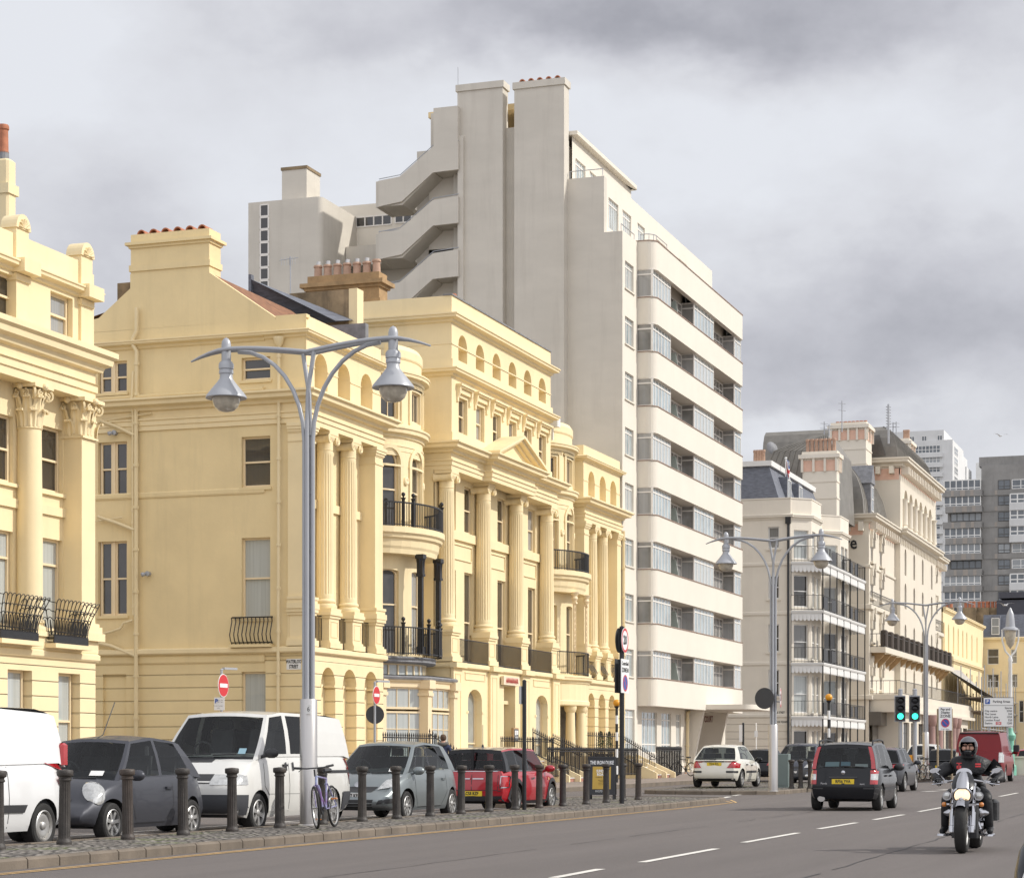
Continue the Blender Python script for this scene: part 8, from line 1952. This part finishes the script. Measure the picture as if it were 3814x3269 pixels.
for lab, px, Y, n, w in (('entrance steps with red and white striped risers', 2075, 26.0, 5, 2.6), ('entrance steps with pale treads near the white flats', 2405, 25.6, 5, 3.0)):
    x = onY(px, Y); th = thing('entrance_steps', lab, 'steps', (x, Y, gz(x)+.14), 0, world=False)
    for i in range(n):
        m = MB(); m.box(0, w, -.3+.32*i, 1.5, .17*i, .17*i+.14); o = m.build('step', mat('brick_riser', (.42, .2, .15), .8, var=.3, scale=9), th); m = MB(); m.box(-.02, w+.02, -.33+.32*i, 1.5, .17*i+.14, .17*i+.172); m.build('tread', M_WHITE, th)
    for xx in (-.16, w+.02, w*.5): m = MB(); m.prism([(xx, -.55, -.1), (xx, -.55, .25), (xx, 1.3, 1.1), (xx, 1.3, -.1)], (.14, 0, 0)); m.build('side_wall', M_ST, th)
    m = MB(); m.box(-.16, w+.16, 1.3, 5, -.1, 1.0); m.build('landing', M_ST, th)
rp_ = random.Random(5); M_CON = mat('conifer_leaf', (.055, .10, .035), .8, var=.4, scale=7)
for px, lab in ((2237, 'left potted conifer on the landing behind the pub board'), (2269, 'right potted conifer on the landing behind the pub board')):
    Y = 27.6; x = onY(px, Y); z = 1.05; th = thing('potted_conifer', lab, 'potted plant', (x, Y, z), 0, 'potted conifers on the landing'); m = MB(); m.lathe([(.13, 0), (.18, .3), (.2, .3), (.2, .34), (.15, .34)], n=14); m.build('pot', M_BLK, th, smooth=40); m = MB(); m.tube([(0, 0, .3), (0, .01, .7), (0, 0, 1.0)], [.025, .02, .008], 6); m.build('trunk', M_WOOD, th)
    m = MB()
    for i in range(620):
        t = rp_.random()**.8; r = .19*math.sin(PI*min(1, .15+t*.85))**.8*(.55+.45*rp_.random()); a = rp_.uniform(0, 2*PI); c = Vector((r*math.cos(a), r*math.sin(a), .38+t*.95)); d = Vector((math.cos(a), math.sin(a), rp_.uniform(.3, 1.4))).normalized()*.07; s_ = d.cross(Vector((0, 0, 1))).normalized()*.02
        m.add([c-s_, c+s_, c+d], [(0, 1, 2)])
    m.build('crown', M_CON, th, fix=False)
# notice board and red graffiti band at the centre house door
x = onY(1905, 30.6); th = thing('notice_board', 'brown framed notice board on the wall beside the centre house doorway', 'notice board', (x, 30.52, 1.9)); m = MB(); m.bbox(-.32, .36, -.14, -.02, 0, .62, .02); b = m.build('frame', M_STONE, th); m = MB(); m.box(-.26, .3, -.15, -.141, .06, .56); b2 = m.build('panel', M_PANE, b)
m = MB()
for a, c_, w, h in ((-.2, .3, .2, .2), (.04, .32, .18, .18), (-.15, .1, .3, .14)): m.box(a, a+w, -.158, -.151, c_, c_+h)
m.build('paper', M_SWH, b2)
xa_, xb_ = onY(1874, 30.4), onY(1932, 30.4); m = MB(); m.box(xa_, xb_, 30.36, 30.5, 4.35, 4.72); gp_ = m.build('name_band', mat('faded_pink_band', (.78, .66, .5), .7), thc)
m = MB()
for k in range(9):
    x = xa_+.25+(xb_-xa_-.5)*k/9; m.tube([(x, 30.35, 4.42), (x+.12, 30.35, 4.66), (x+.2, 30.35, 4.44), (x+.02, 30.35, 4.55)], .012, 4)
m.build('lettering', M_SRED, gp_)
# ---------------------------------------------------------------- bicycles
def bicycle(label, loc, rz, lean, steer, frame, group=None, detail=True):
    th = thing('bicycle', label, 'bicycle', loc, rz, group); th.rotation_euler = (lean, 0, rz); R_ = .335
    def wheel(cx, st, nm):
        c = Vector((cx, 0, R_)); M = Matrix.Rotation(st, 3, 'Z'); P = lambda r, a, o=0: c+M @ Vector((r*math.cos(a), o, r*math.sin(a)))
        m = MB(); m.rings([[P(R_-.018+.02*math.cos(q), 2*PI*k/32, .02*math.sin(q)) for q in [2*PI*j/8 for j in range(8)]] for k in list(range(32))+[0]], False, False); w = m.build('wheel', M_TYRE, th, smooth=60)
        m = MB(); m.rings([[P(R_-.045+.012*math.cos(q), 2*PI*k/32, .012*math.sin(q)) for q in [2*PI*j/6 for j in range(6)]] for k in list(range(32))+[0]], False, False)
        for k in range(18): m.cyl(P(.02, 2*PI*k/18, .02*(-1)**k), P(R_-.05, 2*PI*(k+.4)/18), .003, n=3, cap=False)
        m.cyl(P(0, 0, -.05), P(0, 0, .05), .02, n=8); m.build('rim', M_ALLOY, w, smooth=50)
    wheel(.53, steer, 'wheel'); wheel(-.53, 0, 'wheel')
    bb, seat, head, hd2 = (-.1, 0, .3), (-.26, 0, .78), (.33, 0, .82), (.38, 0, .68); m = MB()
    for a, b, r in ((bb, seat, .017), (seat, head, .016), (bb, hd2, .019), (head, hd2, .022)): m.tube([a, b], r, 8)
    for s in (-.04, .04): m.tube([(-.53, s*1.5, R_), (-.22, s*.5, .7)], .009, 6); m.tube([(-.53, s*1.5, R_), bb], .01, 6)
    m.build('frame', frame, th, smooth=50)
    M = Matrix.Rotation(steer, 3, 'Z'); hc = Vector((.38, 0, 0)); T = lambda p: hc+M @ (Vector(p)-hc); m = MB()
    for s in (-.05, .05): m.tube([T((.385, s*.6, .68)), T((.42, s, .6)), T((.53, s, R_))], .013, 6)
    m.build('fork', frame, th, smooth=50); m = MB(); m.tube([T((.33, 0, .82)), T((.32, 0, .93))], .014, 6); m.tube([T((.3, -.29, .97)), T((.36, -.12, .95)), T((.36, .12, .95)), T((.3, .29, .97))], .012, 6); hb = m.build('handlebar', M_BLK, th, smooth=50)
    m = MB()
    for s in (-1, 1): m.tube([T((.33, s*.19, .96)), T((.29, s*.31, .975))], .019, 8); m.tube([T((.37, s*.2, .95)), T((.4, s*.26, .91))], .006, 4)
    m.build('grip', M_BLK, hb, smooth=50); m = MB(); m.tube([seat, (-.29, 0, .88)], .013, 6); m.rings([[(-.29+dx, w*sg, .9+dz) for sg, dz in ((-1, 0), (-.6, .035), (.6, .035), (1, 0), (.5, -.03), (-.5, -.03))] for dx, w in ((-.13, .07), (-.08, .085), (0, .05), (.12, .02))], True, True); m.build('saddle', M_BLK, th, smooth=50)
    m = MB(); m.lathe([(.09, -.006), (.09, .006)], (-.1, -.06, .3), 18, (0, 1, 0)); m.tube([(-.1, -.07, .3), (-.02, -.08, .15)], .01, 5); m.tube([(-.1, .07, .3), (-.18, .08, .45)], .01, 5); m.build('crank', M_BLK, th)
    m = MB(); m.bbox(-.06, .02, -.17, -.08, .135, .16, .005); m.bbox(-.22, -.14, .08, .17, .44, .465, .005); m.build('pedal', M_AMB, th); return th
PUR = mat('purple_bike_paint', (.16, .06, .22), .35, var=.5, scale=5, cols=((.16, .05, .22), (.30, .38, .55)), coat=.5)
X, Y = atD(1182, 33.4); a = math.radians(189); bicycle('purple and pale blue mountain bike leaning at the steel base of the nearest lamp', (X-.53*math.cos(a), Y-.53*math.sin(a), IZ-.01), a, math.radians(5), math.radians(24), PUR)
for px, D, rz, lab in ((2440, 103, 1.2, 'black bicycle behind the gate railing at the white flats'), (2545, 104, 1.0, 'black bicycle with a clear wheel at the end of the gate railing')):
    X, Y = atD(px, D); bicycle(lab, (X, Y, gz(X)+.15), rz, .06, .3, M_BLKG, 'bicycles at the flats')
for px, rz, lab, mt_ in ((3400, .5, 'blue bicycle parked left of the right traffic light pole', M_SBL), (3432, .7, 'white bicycle parked between traffic light and third lamp', M_WHITE), (3416, .6, 'black bicycle parked in the middle of the rack by the traffic lights', M_BLKG)):
    X, Y = atD(px, 92); bicycle(lab, (X, Y, gz(X)+.12), rz, .05, .2, mt_, 'bicycles by the traffic lights')
# ---------------------------------------------------------------- roof bits, flag, gulls
X, Y = 150.2, 31.2; z0 = 19.1; zt = zat(1706, X, Y); th = thing('flag', 'Union flag hanging limp on a white roof pole in front of the hotel chimney', 'flag', (X, Y, z0)); m = MB(); m.cyl((0, 0, 0), (0, 0, zt-z0), .05, n=8); m.sphere((0, 0, zt-z0), .09, 8, 6); m.build('pole', M_WHITE, th, smooth=40)
m = MB(); fx, fh = 9, 12; H_ = zt-z0-.1
for j in range(fh):
    for i in range(fx):
        def fpnt(i, j): u, v = i/fx, j/fh; return (-.04-.05*math.sin(u*14)+.1*u*v, -.05-.3*u*(.5+.5*v)-.06*math.sin(u*9+v*3), H_-1.55*v-.15*u)
        u, v = (i+.5)/fx-.5, (j+.5)/fh-.5
        d = min(abs(u-v), abs(u+v)); m.cur = 1 if (abs(u) < .08 or abs(v) < .1) else 2 if (abs(u) < .16 or abs(v) < .17 or d < .09) else 0
        m.quad(fpnt(i, j), fpnt(i+1, j), fpnt(i+1, j+1), fpnt(i, j+1))
m.build('cloth', [M_SBL, M_SRED, M_SWH], th)
M_GULL = mat('gull_white', (.75, .75, .76), .7)
for px, py, D, s, lab in ((3743, 2256, 75, .32, 'gull gliding beside the old lamp lantern'), (3727, 1625, 150, .5, 'tiny distant gull above the grey tower roof')):
    X, Y = atD(px, D); th = thing('gull', lab, 'bird', (X, Y, HC+(YHP-py)*D/FP), .6); m = MB(); m.tube([(-.5*s, 0, 0), (-.25*s, 0, .02), (0, 0, .03), (.25*s, 0, .03), (.42*s, 0, .04), (.5*s, 0, .03)], [.01, .06*s, .1*s, .085*s, .05*s, .01], 8)
    for sg in (-1, 1): m.rings([[(x*s, sg*y*s, z*s), (x2*s, sg*y*s, z*s)] for x, x2, y, z in ((.2, -.14, .05, .03), (.2, -.1, .4, .28), (.1, -.1, .8, .36), (-.06, -.12, 1.15, .3))], close=False)
    m.build('body', M_GULL, th, smooth=60)
q = MB(); X, Y = 172., onX(2876, 172.); z = zat(1668, X, Y); q.lathe([(.02, .2), (.4, .1), (.55, 0), (.53, -.02), (.02, .16)], (X, Y, z), 20, (-.6, -.7, .3)); q.cyl((X, Y, z-2), (X, Y, z), .05, n=6); q.build('satellite_dish', M_LEAD, ho, smooth=40)
q = MB(); X, Y = 79., onX(1082, 79.); z0, z1 = zat(1110, X, Y), zat(955, X, Y); q.cyl((X, Y, z0), (X, Y, z1), .025, n=6); q.cyl((X-.1, Y+.45, z1-.15), (X+.1, Y-.3, z1-.05), .015, n=5)
for k in range(6): y = Y+.4-.12*k; q.cyl((X, y, z1-.35), (X, y, z1-.02), .01, n=4)
q.build('roof_aerial', M_LGREY, thb)
q = MB(); X, Y = 96.3, 31.2; z = zat(1592, X, Y); q.bbox(X-.2, X+.2, Y-.4, Y+.1, z, z+.45, .05); q.box(X-.05, X+.05, Y-.1, Y, z-.6, z); q.build('roof_box', M_WHITE, thd)
# ================================================================ people and the motorcycle
M_LEA = mat('black_leather', (.018, .018, .02), .5, var=.4, scale=9, bump=.6, bscale=22, spec=.35); M_SKIN = mat('skin', (.55, .32, .23), .5, var=.1, scale=14)
def skin(name, V, E, mats, par, pick=None, sub=2, root=0):
    me = bpy.data.meshes.new(name); me.from_pydata([v[0] for v in V], E, []); o = bpy.data.objects.new(name, me); COL.objects.link(o)
    o.modifiers.new('s', 'SKIN'); sv = me.skin_vertices[0].data
    for i, v in enumerate(V):
        r = v[1]; sv[i].radius = r if isinstance(r, tuple) else (r, r); sv[i].use_root = i == root
    o.modifiers.new('u', 'SUBSURF').levels = sub
    bpy.context.view_layer.update(); m2 = bpy.data.meshes.new_from_object(o.evaluated_get(bpy.context.evaluated_depsgraph_get())); bpy.data.objects.remove(o); m2.name = name
    m2.materials.clear()
    for m in mats: m2.materials.append(m)
    for p in m2.polygons: p.use_smooth = True; p.material_index = pick(p.center) if pick else 0
    o = bpy.data.objects.new(name, m2); COL.objects.link(o); o.parent = par; return o
def chain(V, E, start, pts):
    k = start
    for p in pts: V.append(p); E.append((k, len(V)-1)); k = len(V)-1
    return k
def hand(par, wrist, fwd, up, side, grip, mt, name):
    """palm with four curled fingers of unequal length and a thumb from its side; fingers wrap round a bar when grip is given"""
    f, u = Vector(fwd).normalized(), Vector(up).normalized(); s_ = f.cross(u)*side; w = Vector(wrist); m = MB()
    m.rings([[w+f*a+s_*x+u*z for x, z in ((-b, -t), (b, -t), (b*1.1, 0), (b, t), (-b, t), (-b*1.1, 0))] for a, b, t in ((-.01, .026, .018), (.03, .036, .017), (.075, .042, .014), (.09, .038, .011))], True, True)
    for i, (x, L_) in enumerate(((.031, .068), (.011, .078), (-.010, .072), (-.03, .056))):
        P = [w+f*.075+s_*x]; a = .25
        for k in range(4):
            P.append(P[-1]+(f*math.cos(a)-u*math.sin(a))*L_*.36); a += .62 if grip else .25
        m.tube(P, [.0115, .0105, .0098, .009, .007], 7)
    P = [w+f*.025+s_*.034]; a = .3
    for k in range(3): P.append(P[-1]+(f*math.cos(.5)+s_*(.62-.4*k)-u*(.1+.35*k)).normalized()*.03)
    m.tube(P, [.014, .013, .011, .008], 7); return m.build(name, mt, par, smooth=60)
bx, by = 28.62, 3.52
mo = thing('motorcycle', 'black and chrome cruiser motorcycle with lit headlamp riding towards us', 'motorcycle', (bx, by, 0), PI+.03)
def bwheel(x, r, w, nm='wheel'):
    c = (x, 0, r); m = MB(); pr = [(r*.7, -w*.42), (r*.86, -w*.5), (r*.95, -w*.42), (r*.992, -w*.22), (r, 0), (r*.992, w*.22), (r*.95, w*.42), (r*.86, w*.5), (r*.7, w*.42)]
    m.lathe(pr, c, 40, (0, 1, 0), False, False); o = m.build(nm, M_TYRE, mo, smooth=50); m = MB(); m.lathe([(r*.7, -w*.4), (r*.72, 0), (r*.7, w*.4), (r*.64, w*.3), (r*.64, -w*.3), (r*.7, -w*.4)], c, 32, (0, 1, 0), False, False); m.cyl((x, -w*.6, r), (x, w*.6, r), .045, n=14)
    for k in range(5): a = 2*PI*k/5; m.hexa([Vector((x, 0, r))+Vector((math.cos(a)*q-math.sin(a)*e, y, math.sin(a)*q+math.cos(a)*e)) for q in (.03, r*.66) for y, e in ((-.02, -.025), (.02, -.025), (.02, .025), (-.02, .025))])
    m.build('rim', M_ALLOY, o, smooth=40); m = MB()
    for s in (-1, 1): m.lathe([(.07, s*w*.56), (r*.48, s*w*.56), (r*.48, s*w*.6), (.07, s*w*.6)], c, 24, (0, 1, 0))
    m.build('brake_disc', M_CHR, o, smooth=40)
bwheel(.82, .335, .15); bwheel(-.86, .33, .2)
def bp(nm, mt, fn, sm=45, par=None): m = MB(); fn(m); return m.build(nm, mt, par or mo, smooth=sm)
def fender(m, x, r, w, a0, a1):
    m.rings([[(x+(r+.035-.02*abs(q)**2)*math.cos(a), q*w, .335+(r+.035-.045*abs(q)**3)*math.sin(a)) for q in (-1, -.85, -.5, 0, .5, .85, 1)] for a in [a0+(a1-a0)*k/14 for k in range(15)]], close=False)
bp('mudguard', M_BLKG, lambda m: fender(m, .82, .335, .1, .82, 2.7)); bp('mudguard', M_BLKG, lambda m: fender(m, -.86, .33, .14, .3, 3.0))
bp('mudguard_trim', M_CHR, lambda m: (fender(m, .822, .345, .07, .84, 1.5), m.sphere((.95, 0, .69), .03, 8, 6)))
for s in (-1, 1):
    bp('fork', M_CHR, lambda m: (m.tube([(.82, s*.125, .335), (.6, s*.125, .88)], .03, 12), m.tube([(.83, s*.125, .3), (.74, s*.125, .52)], .042, 12), m.bbox(.76, .9, s*.125-.035, s*.125+.035, .27, .36, .01)))
    bp('spot_lamp', M_CHR, lambda m: m.lathe([(.015, -.1), (.05, -.06), (.06, .0), (.058, .012)], (.72, s*.2, .73), 18, (1, 0, 0))); bp('spot_lens', M_LENS, lambda m: m.lathe([(.05, 0), (.03, .012), (.005, .016)], (.728, s*.2, .73), 16, (1, 0, 0)))
    bp('indicator', M_AMB, lambda m: (m.sphere((.73, s*.235, .62), .033, 12, 8))); bp('indicator_stalk', M_CHR, lambda m: m.cyl((.7, s*.05, .615), (.7, s*.22, .62), .022, n=10))
    bp('mirror', M_CHR, lambda m: (m.tube([(.36, s*.27, .93), (.42, s*.33, 1.0), (.4, s*.37, 1.03)], .009, 6), m.rings([[(.4, s*.39+.075*math.cos(t)*q, 1.05+.035*math.sin(t)*q+.012*math.cos(t)) if q < 1 else (.375, s*.39+.075*math.cos(t), 1.05+.035*math.sin(t)+.012*math.cos(t)) for t in [2*PI*k/14 for k in range(14)]] for q in (.1, .8, 1)], True, True)))
    bp('handlebar_grip', M_BLK, lambda m: m.cyl((.33, s*.27, .905), (.24, s*.41, .90), .019, n=12)); bp('lever', M_CHR, lambda m: (m.tube([(.38, s*.25, .9), (.37, s*.33, .885), (.33, s*.43, .87)], .008, 6), m.bbox(.33, .4, s*.25-.03, s*.25+.03, .89, .93, .008)))
    bp('cylinder_head', M_CHR, lambda m: m.lathe([(.085, 0), (.095, .03), (.06, .12), (.02, .17)]+[(.01, .18)], (.2, s*.12, .5), 10, (.35, s, .0)))
    bp('footboard', M_CHR, lambda m: (m.bbox(.1, .42, s*.3-.06, s*.3+.06, .205, .235, .01), m.tube([(.2, s*.14, .22), (.24, s*.3, .215)], .018, 6)))
    bp('exhaust', M_CHR, lambda m: m.tube([(.22, s*.13, .42), (.28, s*.17, .3), (.1, s*.19, .22), (-.9, s*.21, .27)], [.028, .032, .035, .052], 12))
bp('yoke', M_CHR, lambda m: (m.bbox(.6, .74, -.17, .17, .6, .64, .01), m.bbox(.57, .64, -.16, .16, .86, .9, .01)))
bp('handlebar', M_CHR, lambda m: m.tube([(.25, -.42, .9), (.36, -.24, .905), (.5, -.12, .93), (.52, 0, .93), (.5, .12, .93), (.36, .24, .905), (.25, .42, .9)], .0145, 10))
bp('headlamp_shell', M_BLKG, lambda m: m.lathe([(.02, -.2), (.08, -.16), (.115, -.06), (.12, 0), (.112, .012)], (.78, 0, .735), 24, (1, 0, -.05), sy=1.15)); bp('lamp_rim', M_CHR, lambda m: m.lathe([(.1, .0), (.118, .005), (.118, .02), (.1, .022)], (.785, 0, .735), 24, (1, 0, -.05), c0=False, c1=False, sy=1.15))
bp('headlamp_lens', mat('headlamp_glow', (1, .74, .48), .3, var=.3, scale=30, emit=.95), lambda m: m.lathe([(.092, .012), (.065, .03), (.02, .038), (.005, .038)], (.785, 0, .735), 22, (1, 0, -.05), sy=1.1))
bp('fly_screen', M_CHR, lambda m: m.rings([[(.86-.2*t-.1*q*q, q*w, .83+.21*t) for q in (-1, -.6, -.2, .2, .6, 1)] for t, w in ((0, .1), (.3, .105), (.65, .09), (.9, .065), (1, .045))], close=False)); bp('fly_screen_back', M_BLKG, lambda m: m.rings([[(.845-.2*t-.12*q*q, q*w*1.15, .82+.22*t) for q in (-1, -.6, -.2, .2, .6, 1)] for t, w in ((0, .12), (.3, .125), (.65, .108), (.9, .08), (1, .055))], close=False))
bp('instrument_pod', M_CHR, lambda m: m.lathe([(.02, -.05), (.07, -.03), (.085, .02), (.08, .035), (.01, .04)], (.53, 0, 1.0), 20, (.75, 0, .5), sy=1.25))
bp('fuel_tank', M_BLKG, lambda m: m.rings([[(x, w*math.cos(t), z+h*math.sin(t)) for t in [2*PI*k/18 for k in range(18)]] for x, w, z, h in ((.5, .05, .8, .05), (.42, .12, .79, .09), (.2, .19, .77, .11), (-.02, .17, .75, .1), (-.2, .1, .72, .07))], True, True))
bp('seat', M_LEA, lambda m: m.rings([[(x, w*math.cos(t), z+h*math.sin(t)) for t in [2*PI*k/14 for k in range(14)]] for x, w, z, h in ((-.12, .1, .7, .05), (-.3, .18, .68, .06), (-.5, .16, .7, .06), (-.62, .12, .76, .07), (-.95, .1, .76, .05))], True, True))
bp('engine', M_BLK, lambda m: (m.bbox(-.25, .35, -.16, .16, .2, .5, .04), m.bbox(.36, .46, -.17, .17, .18, .62, .02), m.bbox(-.1, .3, -.12, .12, .5, .7, .03))); bp('crankcase_cover', M_CHR, lambda m: [m.lathe([(.12, 0), (.115, .05), (.07, .085), (.01, .09)], (.05, s*.16, .33), 20, (0, s, 0)) for s in (-1, 1)] and None)
bp('number_plate', M_SBK, lambda m: m.bbox(-1.22, -1.2, -.36, -.2, .3, .5, .004)); bp('plate_bracket', M_BLK, lambda m: m.tube([(-1.21, -.25, .4), (-1.05, -.15, .45), (-.9, -.1, .4)], .014, 6))
bp('pannier', M_LEA, lambda m: m.bbox(-.95, -.5, -.33, -.2, .38, .66, .04)); bp('pannier', M_LEA, lambda m: m.bbox(-.95, -.5, .2, .33, .38, .66, .04))
# rider
ri = thing('person', 'motorcyclist in black leather jacket with red patches and dark open-faced helmet', 'person', (bx, by, 0), PI+.03)
V = [((-.3, 0, .78), (.17, .2)), ((-.25, 0, .92), (.16, .2)), ((-.19, 0, 1.06), (.17, .25)), ((-.15, 0, 1.16), (.13, .19)), ((-.11, 0, 1.235), .062), ((-.07, 0, 1.31), (.085, .07)), ((-.05, 0, 1.4), (.09, .075))]
E = [(i, i+1) for i in range(6)]
for s in (-1, 1):
    chain(V, E, 3, [((-.16, s*.235, 1.12), .112), ((-.04, s*.36, 1.02), .095), ((.03, s*.43, .95), .08), ((.14, s*.385, .935), .054), ((.2, s*.365, .93), .04)])
    chain(V, E, 0, [((-.2, s*.13, .74), .12), ((.0, s*.2, .73), .105), ((.19, s*.25, .7), .082), ((.17, s*.27, .52), .07), ((.13, s*.285, .34), .056), ((.12, s*.29, .29), .052), ((.22, s*.3, .265), .046), ((.33, s*.31, .262), .036)])
rb_ = skin('body', V, E, [M_LEA, M_SKIN], ri, lambda c: 1 if c.z > 1.255 else 0)
for s in (-1, 1): hand(ri, (.215, s*.36, .935), (1, .25*s*-1, -.05), (.05, 0, 1), s*-1, True, M_LEA, 'glove')
m = MB(); c = Vector((-.03, 0, 1.365)); rs = []
for i in range(15):
    a = PI*i/14; rs.append([c+Vector((.148*math.sin(a)*math.cos(2*PI*k/28), .123*math.sin(a)*math.sin(2*PI*k/28), .135*math.cos(a) if a < PI/2 else .16*math.cos(a))) for k in range(28)])
for i in range(12):
    for k in range(28):
        az = (k+.5)/28*2*PI; az = az-2*PI if az > PI else az
        if 5 <= i <= 8 and abs(az) < 1.0: continue
        if i > 10 : continue
        m.quad(rs[i][k], rs[i][(k+1) % 28], rs[i+1][(k+1) % 28], rs[i+1][k])
he = m.build('helmet', mat('helmet_black', (.02, .02, .024), .12, var=0, coat=1), ri, smooth=70)
m = MB(); m.rings([[c+Vector((.153*math.sin(a)*math.cos(t), .127*math.sin(a)*math.sin(t), .138*math.cos(a))) for t in [-1.1+2.2*k/14 for k in range(15)]] for a in (.55, .75, .95, 1.12)], close=False); m.build('visor', mat('smoked_visor', (.10, .10, .11), .06, .3, var=0, coat=1), he, smooth=70)
m = MB(); m.lathe([(.088, -.06), (.1, -.03), (.094, .03), (.085, .05)], (-.055, 0, 1.28), 18, (.1, 0, 1)); m.build('neck_gaiter', M_BLK, ri, smooth=60)
m = MB(); m.rings([[(.032, -.012, 1.375), (.04, 0, 1.385), (.032, .012, 1.375)], [(.05, -.017, 1.335), (.068, 0, 1.34), (.05, .017, 1.335)], [(.04, -.015, 1.322), (.05, 0, 1.32), (.04, .015, 1.322)]], close=False)
for s in (-1, 1): m.sphere((.03, s*.034, 1.392), .026, 10, 6, .5, 1.1, .4); m.sphere((.035, s*.05, 1.34), .03, 10, 6, .5, 1, 1)
m.build('nose', M_SKIN, ri, smooth=70)
for s in (-1, 1): m = MB(); m.sphere((.04, s*.034, 1.378), .011, 10, 6, .8, 1.4, .7); m.build('eye', M_PLB, ri, smooth=80)
m = MB(); m.sphere((.075, 0, 1.29), .045, 12, 8, .5, 1.2, .6); m.build('face_mask', M_BLK, ri, smooth=70)
tr = BVHTree.FromPolygons([v.co.copy() for v in rb_.data.vertices], [tuple(p.vertices) for p in rb_.data.polygons])
def patch(y0, y1, z0, z1, mt):
    m = MB(); g = []
    for j in range(4):
        r = []
        for i in range(4):
            h = tr.ray_cast(Vector((2, lerp(y0, y1, i/3), lerp(z0, z1, j/3))), Vector((-1, 0, 0)))[0]; r.append((h if h else Vector((-.03, lerp(y0, y1, i/3), lerp(z0, z1, j/3))))+Vector((.006, 0, .0)))
        g.append(r)
    m.rings(g, close=False); m.build('patch', mt, ri)
for q in ((.09, .16, 1.125, 1.145), (.09, .16, 1.095, 1.115), (-.155, -.085, 1.14, 1.152), (-.15, -.09, 1.075, 1.115), (-.13, -.11, 1.055, 1.135), (-.155, -.085, 1.025, 1.04)): patch(*q, M_SRED)
patch(-.127, -.113, 1.08, 1.12, M_BLK)
# walker seen from behind
X, Y = atD(1650, 72); z0 = gz(X)+.14
wk = thing('person', 'person in a dark blue hooded coat walking away beside the black railings', 'person', (X, Y, z0), math.radians(15))
V = [((0, 0, .95), (.15, .18)), ((0, 0, 1.12), (.14, .17)), ((.02, 0, 1.3), (.145, .19)), ((.03, 0, 1.42), (.11, .14)), ((.06, 0, 1.52), .06), ((.09, 0, 1.6), (.085, .075)), ((.1, 0, 1.69), (.09, .078))]; E = [(i, i+1) for i in range(6)]
for s in (-1, 1):
    chain(V, E, 3, [((.02, s*.2, 1.38), .08), ((-.0, s*.26, 1.2), .07), ((.0, s*.27, 1.08), .062), ((.14, s*.2, 1.02), .055), ((.2, s*.15, 1.03), .036)])
    chain(V, E, 0, [((s*.03, s*.1, .86), .11), ((s*.12, s*.1, .5), .075), ((s*.14-.05, s*.1, .3), .06), ((s*.16-.1, s*.1, .1), .05), ((s*.16-.0, s*.1, .05), .045), ((s*.16+.1, s*.1, .045), .035)])
M_COAT = mat('navy_coat', (.028, .035, .075), .85, var=.25, scale=6, bump=.4, bscale=14); M_JEAN = mat('dark_trousers', (.04, .04, .05), .85)
skin('body', V, E, [M_COAT, M_SKIN, M_JEAN], wk, lambda c: 1 if c.z > 1.5 else 2 if c.z < .78 else 0)
for s in (-1, 1): hand(wk, (.21, s*.145, 1.03), (.8, -s*.5, .1), (0, 0, 1), -s, True, M_SKIN, 'hand')
m = MB(); m.sphere((.075, 0, 1.685), .118, 16, 10, 1, .92, 1.05); m.build('hair', mat('brown_hair', (.10, .06, .035), .8, var=.4, scale=30, bump=.6, bscale=60), wk, smooth=70)
m = MB(); m.tube([(.12, -.11, 1.5), (.0, -.15, 1.5), (-.1, -.09, 1.48), (-.13, 0, 1.45), (-.1, .09, 1.48), (.0, .15, 1.5), (.12, .11, 1.5)], [.03, .05, .06, .065, .06, .05, .03], 10); m.build('hood', mat('grey_hood_lining', (.12, .11, .10), .9, var=.3, scale=20), wk, smooth=60)
